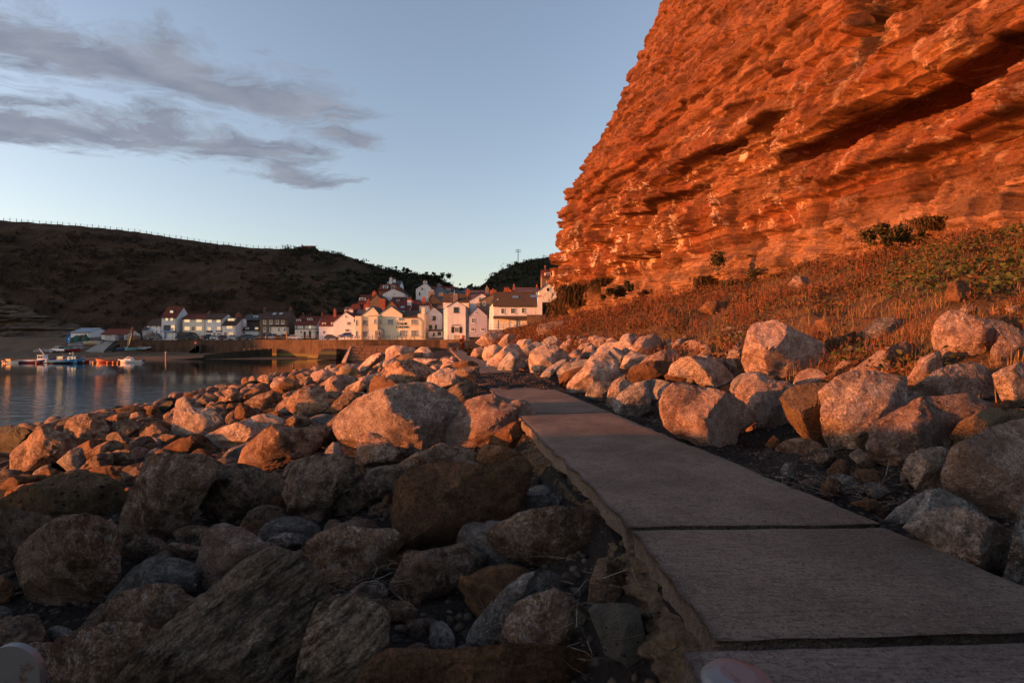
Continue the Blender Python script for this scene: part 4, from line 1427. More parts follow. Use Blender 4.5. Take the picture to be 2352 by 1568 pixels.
L('6', 'pale', 'big rosy boulder in the second row, shadow across its base', '1150,465 1180,380 1260,330 1370,318 1450,335 1530,345 1590,390 1650,450 1720,500 1755,545 1720,595 1600,605 1480,585 1430,560 1360,490 1240,475', facets=6)
L('6', 'pink', 'sloping pale boulder behind the flat wavy slab', '885,385 960,310 1080,265 1170,250 1220,290 1260,335 1190,375 1050,350 940,370')
L('6', 'pale', 'boulder half hidden by a dark leafy plant', '735,395 770,310 830,262 900,290 970,300 900,380 820,412')
L('6', 'grey', 'dark topped boulder behind the bright peaked one', '595,275 680,235 750,260 775,310 740,380 695,345 640,300')
L('6', 'pale', 'small peaked boulder at the edge of the red stems', '402,300 430,250 490,210 560,250 555,290 490,315')
L('6', 'grey', 'rounded pale boulder at the top of the far heap', '72,190 110,155 155,138 220,165 252,220 205,247 120,232')
L('7', 'pink', 'great round boulder with a shadow across its upper face', '168,440 185,350 195,270 235,215 300,203 370,200 450,240 550,285 640,325 690,400 685,450 620,505 540,535 470,560 400,578 280,545 200,520', facets=7)
L('7', 'rust', 'leaning orange block with a dark flat top, on the bank', '125,310 140,220 155,165 210,128 280,105 400,125 515,182 490,235 400,215 330,200 230,215 195,280 175,340', thick=.8)
L('7', 'rust', 'squared orange block high on the bank', '598,245 632,180 720,172 818,185 790,255 720,300 680,325 640,290', facets=3, rough=.6)
L('7', 'grey', 'grey green slab beside the squared orange block', '760,285 820,190 920,183 935,240 880,265 790,295', facets=3, rough=.6, thick=.7)
L('7', 'rust', 'wedge shaped block under the squared orange one', '682,380 690,310 790,285 880,248 885,340 780,392 700,414', facets=3, rough=.6)
L('7', 'grey', 'rounded shaded boulder with a lit top, high on the bank', '935,250 1030,170 1120,166 1210,210 1232,262 1200,312 1090,342 980,332')
L('7', 'rust', 'striped leaning slab behind the huge double boulder', '1192,330 1300,250 1425,188 1435,330 1330,372 1250,392', thick=.6)
L('7', 'pink', 'huge pink boulder with a split on its landward side', '1403,265 1430,190 1500,130 1575,130 1640,170 1710,180 1835,190 1842,290 1790,350 1765,480 1640,492 1450,503 1432,400 1410,320', facets=6)
L('7', 'pink', 'shaded boulder jammed against the huge pink one', '1780,200 1850,195 1986,270 2100,320 2100,460 1986,465 1850,502 1770,480 1790,360 1850,280')
L('7', 'pale', 'tall bright boulder with a flat shelf on its crown', '666,660 700,615 770,570 870,528 1000,540 1100,555 1192,570 1188,700 1110,790 1050,860 1010,930 960,995 850,1037 750,1015 705,930 690,800 690,730', facets=6)
L('7', 'pink', 'long boulder rising behind the tall bright one', '825,545 900,480 1040,390 1150,340 1205,324 1250,370 1262,430 1230,485 1190,565 1000,548 880,532')
L('7', 'tan', 'wedge shaped tan boulder glowing beside the tall bright one', '407,690 470,630 580,598 692,605 672,690 700,745 695,870 722,1012 630,1002 540,920 460,820', facets=5)
L('7', 'pink', 'wine coloured boulder tapering down to the dark gravel', '117,640 160,570 240,538 370,588 430,588 480,620 410,685 450,790 492,892 380,924 290,885 210,770 130,705', facets=6)
L('7', 'pale', 'broad wrinkled boulder with a grey shaded end', '1197,740 1235,650 1390,540 1500,490 1640,468 1710,488 1770,600 1812,690 1810,752 1700,705 1560,690 1420,720 1290,740', facets=6)
L('7', 'pink', 'shadowed boulder between the long one and the huge pink one', '1193,592 1260,510 1310,430 1430,378 1448,500 1370,562 1290,602')
L('7', 'pink', 'wide dark red boulder with ragged ledges', '998,990 1015,890 1060,840 1140,800 1300,718 1450,700 1580,678 1760,745 1620,830 1520,930 1590,1000 1500,1040 1320,1060 1240,1090 1190,1122 1060,1085', facets=8, rough=1.25)
L('7', 'tan', 'smooth sandy boulder in front of the ragged dark red one', '1503,935 1580,840 1740,758 1815,755 1885,800 1800,885 1720,962 1625,1012', facets=3, rough=.6)
L('7', 'tan', 'sandy slab at the frame edge behind the great shaded boulder', '1825,800 1900,760 1986,757 2150,800 2150,900 1986,875 1880,862', facets=3, rough=.6)
L('7', 'pale', 'orange lit boulder cut by the frame edge in the upper row', '1793,540 1870,490 1986,460 2120,500 2120,720 1986,765 1870,722 1818,620')
L('7', 'pink', 'great shaded grey boulder filling the frame edge', '1492,1290 1500,1150 1560,1020 1740,940 1850,880 1986,852 2250,900 2280,1200 2250,1500 1930,1482 1700,1445 1560,1345', facets=5, rough=.8)
L('7', 'pale', 'greenish grey boulder standing in front of the great shaded one', '1207,1150 1230,1090 1310,1030 1430,1016 1540,1060 1505,1150 1502,1322 1340,1328 1270,1250', facets=6)
L('8', 'grey', 'low slate grey boulder touching the path corner', '1448,262 1520,190 1640,120 1720,80 1790,70 1900,120 2000,160 2060,245 1900,295 1700,295 1580,307', facets=5)
L('8', 'pale', 'knobbly pale boulder beside the near slab of the path', '1585,312 1720,250 1800,210 1900,200 2050,250 2170,310 2280,400 2265,570 2200,620 2050,540 1800,450', facets=4, rough=1.3)
L('8', 'grey', 'upright grey boulder at the frame edge by the near slab', '2226,620 2280,440 2310,250 2352,170 2500,170 2500,770 2340,700 2240,660')
L('7', 'dark', 'small dark stone on the gravel below the wedge shaped one', '518,1085 620,1020 720,1012 755,1080 690,1145 620,1143')
L('7', 'pale', 'pale oblong stone under the tall bright boulder', '848,1060 910,1012 990,1060 1078,1132 1020,1153 930,1133')
L('7', 'pink', 'small flat pale stone on the edge of the path', '512,1232 590,1203 672,1230 640,1267 560,1252')
L('7', 'grey', 'flat pale stone lying on the dark gravel', '948,1282 1000,1268 1092,1300 1040,1337 970,1322')
L('8', 'rust', 'half buried brown stone at the corner of the path', '1208,152 1300,130 1370,127 1432,200 1432,252 1340,205')
L('7', 'rust', 'small orange stone under the wine coloured boulder', '293,992 350,928 388,960 372,1014')
L('7', 'grey', 'flat grey boulder on the bank behind the long one', '788,412 830,360 950,338 1050,358 1082,382 960,422 830,424')
L('7', 'rust', 'weathered plank like slab lying on the bank', '598,595 700,540 900,433 922,462 800,535 690,608', thick=.45, facets=3)
L('7', 'pale', 'pitted boulder beside the great round one', '48,430 70,380 130,362 192,400 182,450 202,552 130,562 70,512')
L('4', 'pale', 'boulder with a lit brow at the front of the far heap', '1392,262 1410,200 1480,183 1542,210 1465,272 1420,312')
L('4', 'pink', 'peaked boulder with a lit flank in the far heap', '1418,345 1440,290 1530,230 1580,178 1640,185 1690,255 1600,250 1550,305 1505,375')
L('4', 'grey', 'wedge shaped grey stone in front of the far peaked one', '1503,388 1520,320 1590,238 1692,290 1692,342 1620,372 1540,397')
L('4', 'pale', 'rosy peaked boulder at the top of the far heap', '1508,172 1560,110 1605,103 1652,140 1640,182 1545,202')
L('4', 'pink', 'brown lumpy boulder at the far head of the bank', '1345,165 1400,110 1480,88 1560,110 1512,162 1405,195')
L('4', 'pale', 'pale rounded stone in the middle of the far heap', '1638,182 1660,150 1740,138 1762,180 1700,222 1652,240')
L('4', 'grey', 'grey boulder beside the pale rounded stone', '1648,245 1700,210 1780,158 1832,180 1800,205 1740,252 1690,282')
L('4', 'grey', 'grey pyramid shaped boulder against the red stems', '1828,172 1880,130 1922,118 1982,180 1962,217 1880,205')
L('4', 'pink', 'small lit stone left of the glowing boulder', '1653,372 1680,310 1740,283 1752,330 1722,382')
L('4', 'dark', 'dark blue grey rock at the top of the far heap', '1618,132 1670,104 1740,120 1752,142 1660,148')
L('4', 'dark', 'tall dark block standing among the stems below the cliff', '1795,70 1810,38 1900,14 1990,8 2012,60 2010,112 1960,132 1860,150 1815,120', facets=3, rough=.5)
L('4', 'pale', 'small pink stone beside the grey pyramid', '1948,212 1990,160 2042,168 2072,212 2000,234')
L('4', 'pink', 'low pink boulder at the front of the far heap', '1305,260 1330,215 1395,190 1405,240 1345,292')
L('1', 'rust', 'large orange boulder half sunk in the bank plants', '1975,1430 1990,1370 2040,1345 2100,1370 2110,1420 2050,1450', k=1.0, fn=lambda x, y: bank_z(x, y))
L('1', 'pink', 'pale boulder sitting in the dry grass at the cliff foot', '1220,1365 1260,1325 1310,1330 1330,1370 1280,1392', fn=lambda x, y: bank_z(x, y))
L('1', 'rust', 'low orange boulder among the red stems', '790,1490 830,1450 920,1440 945,1490 880,1512', fn=lambda x, y: bank_z(x, y))
L('1', 'rust', 'leaning slab in the red stems below the cliff', '630,1520 650,1470 690,1490 690,1540 650,1545', fn=lambda x, y: bank_z(x, y))
L('7', 'pink', 'flat stone at the top corner of the bank', '1860,95 1940,80 1986,90 1986,125 1900,130', fn=lambda x, y: bank_z(x, y))
L('7', 'pink', 'stone lying in the grass above the huge pink boulder', '1560,120 1600,75 1680,95 1690,125 1620,140', fn=lambda x, y: bank_z(x, y))

# --- smaller stones between the traced boulders, built once and copied
def stone_proto(seed, level, flat=0.75, facets=8):
    rs = np.random.RandomState(seed)
    k = rs.uniform(0.8, 1.2, 7)
    ang = np.sort(rs.uniform(0, 2 * math.pi, 7))

    def rr(th):
        return np.interp((th + 2 * math.pi) % (2 * math.pi), np.concatenate([[ang[-1] - 2 * math.pi], ang, [ang[0] + 2 * math.pi]]), np.concatenate([[k[-1]], k, [k[0]]]))
    p, f = rock_shape(rr, 0.8, level, seed + 400, facets, 1.0, 1.0)
    p = p[:, [0, 2, 1]] * np.array([1, -1, flat])
    return p, f


PROTO = {}
for kind in ('pale', 'pink', 'grey', 'brown', 'rust', 'dark', 'weed'):
    PROTO[kind] = []
    for q in range(3):
        p, f = stone_proto(hash(kind) % 1 + q * 13 + len(PROTO) * 101, 4, 0.7 + 0.12 * q)
        PROTO[kind].append(fast_mesh('stone', p, f, M[kind], True))


def in_poly(px, py, poly):
    x, y = poly[:, 0], poly[:, 1]
    x2, y2 = np.roll(x, -1), np.roll(y, -1)
    c = ((y > py) != (y2 > py)) & (px < (x2 - x) * (py - y) / (y2 - y + 1e-12) + x)
    return bool(np.count_nonzero(c) % 2)


PLAB = [l for l in PLABELS]
PCEN = np.array([p.mean(0) for p, _, _ in PLACED])
PRAD = np.array([0.5 * np.linalg.norm(p.max(0) - p.min(0)) for p, _, _ in PLACED])


def hides_traced(x, y, z, r):
    """would a stone here stand in front of a traced boulder?"""
    px, py, rp = 1176 + x / y * F, 784 - (z - EYE) / y * F, r / y * F
    near = np.nonzero(np.hypot(PCEN[:, 0] - px, PCEN[:, 1] - py) < PRAD + rp)[0]
    for i in near:
        poly, d, T = PLACED[i]
        if y < d + T * 0.6:
            for (ox, oy) in ((0, 0), (0, -.8), (.6, -.5), (-.6, -.5), (.8, 0), (-.8, 0)):
                if in_poly(px + ox * rp, py + oy * rp, poly):
                    c = poly.mean(0)
                    # overlaps well inside the outline?
                    q = c + (poly - c) * 0.9
                    if in_poly(px + ox * rp, py + oy * rp, q):
                        return True
    return False


rng = random.Random(5)
FILL = []


KW = {'pale': 'pale', 'pink': 'pinkish', 'grey': 'grey', 'brown': 'brown', 'rust': 'rust red', 'dark': 'dark', 'weed': 'weedy'}
CAND = []


def add_stone(x, y, z, r, kinds, group, squash=1.0):
    if hides_traced(x, y, z, r * 0.9):
        return False
    for (a, b, c) in FILL:
        if (a - x) ** 2 + (b - y) ** 2 < (0.62 * (c + r)) ** 2:
            return False
    kind = rng.choice(kinds)
    sc = (r * rng.uniform(.85, 1.25), r * rng.uniform(.8, 1.1), r * rng.uniform(.7, 1.05) * squash)
    ro = (rng.uniform(-.35, .35), rng.uniform(-.35, .35), rng.uniform(0, 6.28))
    CAND.append((r / y * (1.15 if y > 12 else 0.8), x, y, z, sc, ro, kind, rng.randrange(3), group))
    FILL.append((x, y, r))
    return True


for i in range(9000):
    d = math.exp(rng.uniform(math.log(3.2), math.log(128)))
    u = rng.uniform(0.2, 25.5)
    x = float(xl(d)) - u
    if abs(x) > d * 1.03:
        continue
    g = float(ground_z(x, d))
    if d < 18 or u < 3:
        r = rng.uniform(0.16, 0.5)
        low = r * 0.1
        grp = 'small stones in the gaps of the seaward bank'
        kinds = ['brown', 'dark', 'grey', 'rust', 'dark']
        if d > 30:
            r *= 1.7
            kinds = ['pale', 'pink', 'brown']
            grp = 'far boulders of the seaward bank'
    elif u > 17:
        r = rng.uniform(0.45, 0.9) * (1.0 if d < 60 else 1.25)
        low = r * 0.15
        grp = 'boulders along the waterline'
        kinds = ['rust', 'brown', 'dark', 'weed', 'brown']
    else:
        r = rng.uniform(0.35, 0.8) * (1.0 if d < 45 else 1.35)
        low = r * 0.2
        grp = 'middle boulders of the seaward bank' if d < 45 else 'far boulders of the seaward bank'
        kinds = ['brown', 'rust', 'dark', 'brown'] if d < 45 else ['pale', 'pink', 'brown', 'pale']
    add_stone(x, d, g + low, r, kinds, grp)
for i in range(3600):
    d = math.exp(rng.uniform(math.log(4.5), math.log(112)))
    v = rng.uniform(0.5, 9.0)
    x = float(xr(d)) + v
    if abs(x) > d * 1.5:
        continue
    g = float(ground_z(x, d))
    if d < 22:
        r = rng.uniform(0.14, 0.5)
        grp = 'small stones of the landward bank'
        kinds = ['brown', 'rust', 'grey', 'pink']
        if v < 1.2:
            r *= 0.35
    else:
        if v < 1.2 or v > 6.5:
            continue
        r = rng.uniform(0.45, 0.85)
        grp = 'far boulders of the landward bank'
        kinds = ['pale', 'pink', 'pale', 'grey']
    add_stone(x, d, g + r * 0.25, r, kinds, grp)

CAND.sort(key=lambda q: -q[0] if abs(q[1]) < q[2] * 1.01 else 1.0 - q[0])
N_SINGLE = 118
used_labels = set(PLAB)


def near_label(px, py, kind):
    """names a stone by the traced boulder it lies beside"""
    order = np.argsort(np.hypot(PCEN[:, 0] - px, PCEN[:, 1] - py))
    for i in order[:14]:
        ws = PLAB[i].split()
        ws = ws[:9]
        while ws[-1] in ('the', 'a', 'an', 'of', 'in', 'on', 'by', 'with', 'to', 'at', 'behind', 'beside', 'its', 'below', 'under', 'against', 'between', 'and', 'over', 'above', 'across', 'like', 'near', 'from', 'one', 'before', 'next', 'great', 'far'):
            ws = ws[:-1]
        dx, dy = px - PCEN[i, 0], py - PCEN[i, 1]
        if abs(dx) > abs(dy) * 1.3:
            rel = 'right of the' if dx > 0 else 'left of the'
        else:
            rel = 'in front of the' if dy > 0 else 'behind the'
        lab = KW[kind] + ' stone ' + rel + ' ' + ' '.join(ws)
        if lab not in used_labels and len(lab.split()) <= 16:
            used_labels.add(lab)
            return lab
    return None


for (sz, x, y, z, sc, ro, kind, q, grp) in CAND[:N_SINGLE]:
    o = link('boulder', PROTO[kind][q], None, (x, y, z))
    o.scale = sc
    o.rotation_euler = ro
    lab = near_label(1176 + x / y * F, 784 - (z - EYE) / y * F, kind) or KW[kind] + ' boulder among the ' + grp
    tag(o, lab, 'boulder', grp)
# the smaller rest as one heap
LOW = {}
for kind in PROTO:
    LOW[kind] = [stone_proto(900 + q * 7 + len(kind), 3, 0.8) for q in range(3)]
VS, FS, MI, base_i = [], [], [], 0
kinds_ = list(PROTO)
for (sz, x, y, z, sc, ro, kind, q, grp) in CAND[N_SINGLE:N_SINGLE + 700]:
    p, f = LOW[kind][q]
    Rm = np.array((Matrix.Rotation(ro[2], 3, 'Z') @ Matrix.Rotation(ro[1], 3, 'Y') @ Matrix.Rotation(ro[0], 3, 'X')))
    v = (p * np.array(sc)) @ Rm.T + np.array([x, y, z])
    VS.append(v)
    FS.append(f + base_i)
    MI += [kinds_.index(kind)] * len(f)
    base_i += len(v)
me = fast_mesh('small_stones', np.concatenate(VS), np.concatenate(FS), [M[k] for k in kinds_], True)
me.polygons.foreach_set('material_index', np.array(MI, dtype=np.int32))
o = link('small_stones', me)
o['kind'] = 'stuff'
# seabed row that hides the edge of the shore sheet is under water
# loose shingle and chips of stone: nobody could count them
def chips(name, n, region, size, mat, seed):
    rs = np.random.RandomState(seed)
    x, y, z = region(rs, n)
    n = len(x)
    base, tet = ico(1)
    s = rs.uniform(size[0], size[1], n) ** 1.0
    th = rs.uniform(0, 6.28, n)
    sc = np.stack([s * rs.uniform(.7, 1.4, n), s * rs.uniform(.6, 1.1, n), s * rs.uniform(.35, .8, n)], 1)
    v = base[None] * sc[:, None] * rs.uniform(.75, 1.15, (n, len(base), 1))
    c, q = np.cos(th)[:, None], np.sin(th)[:, None]
    vx = v[..., 0] * c - v[..., 1] * q
    vy = v[..., 0] * q + v[..., 1] * c
    V = np.stack([vx + x[:, None], vy + y[:, None], v[..., 2] + z[:, None]], -1).reshape(-1, 3)
    Fc = (tet[None] + len(base) * np.arange(n)[:, None, None]).reshape(-1, 3)
    o = link(name, fast_mesh(name, V, Fc, mat))
    o['kind'] = 'stuff'
    return o


t = NT('mixed pebbles')
i = t.island()
M['pebble'] = t.done(t.ramp(i, (0.0, (.014, .011, .01)), (0.5, (.03, .022, .017)), (0.85, (.055, .036, .022)), (1.0, (.12, .095, .08))), 0.8)


def gravel_right(rs, n):
    d = np.exp(rs.uniform(math.log(3.5), math.log(26), n))
    v = rs.uniform(0.0, 2.6, n) ** 1.0
    x = xr(d) + v
    return x, d, ground_z(x, d) + 0.1 * fbm(np.stack([x * 1.1, d * 1.1, 0 * x], -1), 3) + 0.03 * fbm(np.stack([x * 6, d * 6, 0 * x], -1), 3)


def gravel_left(rs, n):
    d = np.exp(rs.uniform(math.log(2.2), math.log(16), n))
    u = rs.uniform(0.05, 9.0, n)
    x = xl(d) - u
    return x, d, ground_z(x, d) + 0.1 * fbm(np.stack([x * 1.1, d * 1.1, 0 * x], -1), 3) + 0.03 * fbm(np.stack([x * 6, d * 6, 0 * x], -1), 3)


def gravel_path(rs, n):
    d = rs.uniform(15.5, 25, n)
    uu = rs.uniform(-.2, 1.1, n)
    x = xl(d) + 2.08 * uu
    return x, d, np.sin(np.pi * np.clip((d - 15.2) / 9.8, 0, 1)) * 0.22 - 0.05 + 0.09 * fbm(np.stack([x * 1.2, d * 0.8, 0 * d], -1), 4) - 0.05 * (1 - uu)


chips('gravel', 9000, gravel_right, (.008, .035), M['pebble'], 1)
chips('pebbles', 8000, gravel_left, (.012, .07), M['pebble'], 2)
chips('washed_gravel', 2500, gravel_path, (.012, .05), M['pebble'], 3)

# driftwood and dry stalks
t = NT('bleached driftwood')
M['drift'] = t.done(t.ramp(t.island(), (0.0, (.04, .026, .018)), (0.6, (.10, .07, .05)), (1.0, (.24, .20, .165))), 0.8)


def twigs(name, n, cxy, spread, z0, length, seed):
    rs = np.random.RandomState(seed)
    mb = MB()
    for _ in range(n):
        x, y = cxy[0] + rs.normal() * spread, cxy[1] + rs.normal() * spread
        z = float(ground_z(x, y)) + z0 + rs.uniform(0, 0.12)
        a, e = rs.uniform(0, 6.28), rs.normal() * 0.35
        l = rs.uniform(length[0], length[1])
        p0 = Vector((x, y, z))
        p1 = p0 + Vector((math.cos(a) * math.cos(e), math.sin(a) * math.cos(e), math.sin(e))) * l * .5
        p2 = p1 + Vector((math.cos(a + rs.normal() * .4) * math.cos(e), math.sin(a + rs.normal() * .3) * math.cos(e), math.sin(e) + rs.normal() * .1)) * l * .5
        r = rs.uniform(0.002, 0.005)
        mb.tube(p0, p1, r, r * .8, 4, cap=False)
        mb.tube(p1, p2, r * .8, r * .4, 4, cap=False)
    o = mb.build(name, M['drift'])
    o['kind'] = 'stuff'


for q, (vx, vy, dd_, z0, n) in enumerate([(585, 1165, 4.9, .35, 60), (835, 1210, 4.7, .35, 70), (1300, 1330, 3.9, .25, 60), (750, 990, 9.0, .4, 40), (1840, 1060, 5.6, .05, 60), (1960, 1080, 5.4, .05, 40)]):
    p = W(vx, vy, dd_)
    twigs('driftwood', n, (p.x, p.y), 0.26, z0, (.1, .45), q)
# ================================================================ vegetation
def leaf_mat(name, cols, rough=0.7, transl=0.25):
    t = NT(name)
    i = t.island()
    n = len(cols)
    c = t.ramp(i, *[(k / max(1, n - 1), cols[k]) for k in range(n)])
    t.done(c, rough, None, 0.2)
    tr = t.N.new('ShaderNodeBsdfTranslucent')
    t.set(tr.inputs[0], c)
    mx = t.N.new('ShaderNodeMixShader')
    mx.inputs[0].default_value = transl
    t.L.new(t.b.outputs[0], mx.inputs[1])
    t.L.new(tr.outputs[0], mx.inputs[2])
    t.L.new(mx.outputs[0], t.out.inputs[0])
    return t.mat


M['dry'] = leaf_mat('dry grass', [(.13, .07, .028), (.22, .13, .055), (.10, .075, .03), (.28, .18, .09)])
M['stem'] = leaf_mat('red dock stems', [(.14, .04, .02), (.21, .075, .03), (.10, .035, .018), (.17, .09, .04)])
M['leaf'] = leaf_mat('butterbur leaves', [(.03, .042, .012), (.05, .065, .018), (.08, .085, .025), (.06, .04, .018)])
M['shrub'] = leaf_mat('dark shrub leaves', [(.03, .035, .014), (.055, .05, .02), (.08, .05, .022), (.04, .045, .016)])
M['tuft'] = leaf_mat('hanging grass', [(.10, .055, .02), (.15, .085, .03), (.06, .05, .018)])
M['scrub'] = leaf_mat('hill scrub', [(.014, .018, .008), (.024, .026, .011), (.035, .028, .014)], transl=0.1)
M['bark'] = plain('bark', (.06, .045, .035), 0.9, 0.3, 4.0)


def blades(rs, base, n_per, length, width, lean, up=1.0):
    """thin leaves standing on base points, (n,3) -> triangles"""
    n = len(base)
    B = np.repeat(base, n_per, 0)
    m = len(B)
    a = rs.uniform(0, 2 * np.pi, m)
    l = rs.uniform(length[0], length[1], m)
    w = rs.uniform(width[0], width[1], m)
    t = np.abs(rs.normal(0, lean, m))
    d = np.stack([np.cos(a) * np.sin(t), np.sin(a) * np.sin(t), np.cos(t) * up], 1)
    a2 = a + np.pi / 2 + rs.uniform(-.6, .6, m)
    side = np.stack([np.cos(a2), np.sin(a2), 0 * a2], 1)
    j = rs.normal(0, 1, (m, 3)) * 0.04
    B = B + j * np.array([1, 1, 0])
    tip = B + d * l[:, None]
    mid = B + d * (l * 0.55)[:, None] + np.stack([0 * l, 0 * l, l * 0.06], 1)
    V = np.stack([B - side * w[:, None] * .5, B + side * w[:, None] * .5, mid + side * w[:, None] * .4, mid - side * w[:, None] * .4, tip], 1)
    return V


def blades_obj(name, V, mat):
    n = len(V)
    f = np.array([[0, 1, 2], [0, 2, 3], [3, 2, 4]])
    Fq = (f[None] + 5 * np.arange(n)[:, None, None]).reshape(-1, 3)
    o = link(name, fast_mesh(name, V.reshape(-1, 3), Fq, mat))
    o['kind'] = 'stuff'
    return o


def bank_points(rs, n, d0, d1, v0, v1, dens=None, screen=True):
    """points spread evenly over the picture of the bank"""
    d = np.exp(rs.uniform(math.log(d0), math.log(d1), n))
    lo, hi = xr(d) + v0, np.minimum(30.8 - 0.232 * d + 0.5, xr(d) + v1)
    x = lo + (hi - lo) * rs.rand(n)
    ok = (x < d * 1.6) & (hi > lo)
    if dens is not None:
        ok &= rs.rand(n) < dens(x, d)
    x, d = x[ok], d[ok]
    return np.stack([x, d, bank_z(x, d) - 0.02], 1)


rs = np.random.RandomState(21)


def clump(x, d, f=0.5, seed=0.0):
    return fbm(np.stack([x * f, d * f, 0 * x + seed], -1), 3)


# low dry grass everywhere on the bank
P1 = bank_points(rs, 32000, 6, 105, 4.2, 30, lambda x, d: sstep(clump(x, d, 0.6, 1), -0.5, 0.2) * sstep(x - xr(d), 4.0, 6.0))
V1 = blades(rs, P1, 3, (.14, .42), (.006, .02), 0.6)
far_w = np.clip(P1[:, 1] / 22, 1, 4).repeat(3)
c = V1[:, 4:5, :]
V1[:, :4] = V1[:, :4] + 0
blades_obj('dry_grass', V1, M['dry'])

# red brown dock and willowherb stems, taller, in drifts
P2 = bank_points(rs, 9000, 9, 108, 4.5, 26, lambda x, d: sstep(clump(x, d, 0.28, 5), -0.05, 0.4))
near = P2[:, 1]
allV = []
for k, (lo, hi, n, ln, w) in enumerate([(0, 22, 4, (.18, .5), (.006, .014)), (22, 48, 4, (.25, .85), (.012, .028)), (48, 130, 4, (.5, 1.4), (.03, .06))]):
    q = P2[(near >= lo) & (near < hi)]
    if len(q):
        v = blades(rs, q, n, ln, w, 0.55)
        allV.append(v)
        # side sprays
        top = v[:, 3] * 0.4 + v[:, 4] * 0.6
        allV.append(blades(rs, top, 2, (ln[0] * .3, ln[1] * .35), (w[0], w[1]), 0.7))
blades_obj('red_stems', np.concatenate(allV), M['stem'])


def leaf_cloud(rs, centre, rad, n, size, hang=0.0):
    """leaf sized faces spread through an uneven crown"""
    u = rs.normal(size=(n, 3))
    u /= np.linalg.norm(u, axis=1)[:, None]
    lump = 0.72 + 0.55 * fbm(u * 1.6 + centre[0] * 0.37, 3)
    r = rs.rand(n) ** 0.4 * lump
    P = np.array(centre)[None] + u * r[:, None] * np.array(rad)[None]
    P[:, 2] -= hang * rs.rand(n) ** 2 * rad[2]
    a = rs.normal(size=(n, 3))
    a /= np.linalg.norm(a, axis=1)[:, None]
    b = np.cross(a, rs.normal(size=(n, 3)))
    b /= np.linalg.norm(b, axis=1)[:, None] + 1e-9
    s = rs.uniform(size[0], size[1], n)[:, None]
    V = np.stack([P - a * s, P + b * s * .45, P + a * s, P - b * s * .45], 1)
    return V.reshape(-1, 3), np.arange(4 * n).reshape(-1, 4)


# low tangled bramble between the stems
rb_ = np.random.RandomState(77)
PB_ = bank_points(rb_, 3200, 7, 100, 5.0, 27, lambda x, d: 0.2 + 0.8 * sstep(clump(x, d, 0.25, 31), -0.15, 0.2))
dq = np.exp(rb_.uniform(math.log(22), math.log(100), 330))
xq = 30.8 - 0.232 * dq + 0.3 - 2.6 * rb_.rand(330) ** 1.5
PF_ = np.stack([xq, dq, bank_z(xq, dq)], 1)
PB_ = np.concatenate([PB_, PF_[clump(xq, dq, 0.25, 51) > -0.15]])
vs_, fs_, b = [], [], 0
for q in PB_:
    k = 0.22 + 0.012 * q[1]
    rad = rb_.uniform(.5, 1.5) * k
    v, f = leaf_cloud(rb_, q + np.array([0, 0, rad * .35]), (rad * 1.5, rad * 1.3, rad * .9), 46, (0.02 + 0.0011 * q[1], 0.045 + 0.0021 * q[1]))
    vs_.append(v)
    fs_.append(f + b)
    b += len(v)
M['bramble'] = leaf_mat('russet bramble', [(.075, .024, .013), (.13, .042, .018), (.05, .034, .014), (.17, .075, .03), (.04, .045, .015)])
o = link('bramble', fast_mesh('bramble', np.concatenate(vs_), np.concatenate(fs_), M['bramble']))
o['kind'] = 'stuff'


# broad green leaves on the upper right of the bank
def leaves(rs, P, size, tilt=0.6):
    n = len(P)
    a = rs.uniform(0, 2 * np.pi, n)
    s = rs.uniform(size[0], size[1], n)
    th = np.linspace(0, 2 * np.pi, 8)[:-1]
    rr = np.array([1, .95, .9, .55, .9, .95, .98])
    ring = np.stack([np.cos(th) * rr, np.sin(th) * rr, 0.12 * np.cos(2 * th)], 1)
    V = np.concatenate([ring, [[0, 0, -.1]]], 0)[None] * s[:, None, None]
    tx, ty = rs.normal(0, tilt, n), rs.normal(0, tilt, n) - 0.25
    # tilt about x then y, then turn about z
    y, z = V[..., 1] * np.cos(tx)[:, None] - V[..., 2] * np.sin(tx)[:, None], V[..., 1] * np.sin(tx)[:, None] + V[..., 2] * np.cos(tx)[:, None]
    x = V[..., 0]
    x, z = x * np.cos(ty)[:, None] + z * np.sin(ty)[:, None], -x * np.sin(ty)[:, None] + z * np.cos(ty)[:, None]
    x, y = x * np.cos(a)[:, None] - y * np.sin(a)[:, None], x * np.sin(a)[:, None] + y * np.cos(a)[:, None]
    V = np.stack([x + P[:, 0:1], y + P[:, 1:2], z + P[:, 2:3]], -1)
    f = np.array([[7, i, (i + 1) % 7] for i in range(7)])
    return V.reshape(-1, 3), (f[None] + 8 * np.arange(n)[:, None, None]).reshape(-1, 3)


def leafy_density(x, d):
    px, py = 1176 + x / d * F, 784 - (bank_z(x, d) - EYE) / d * F
    m = sstep(px, 1850, 2080) * (1 - sstep(py, 650, 710)) * 1.0
    return np.maximum(m * sstep(clump(x, d, 0.5, 9), -0.45, 0.0), 0.35 * sstep(clump(x, d, 0.45, 12), 0.28, 0.42))


P3 = bank_points(rs, 44000, 8, 45, 5.0, 30, leafy_density)
P3[:, 2] += rs.uniform(0.1, 0.4, len(P3))
v, f = leaves(rs, P3, (.035, .085))
o = link('broad_leaves', fast_mesh('broad_leaves', v, f, M['leaf']))
o['kind'] = 'stuff'


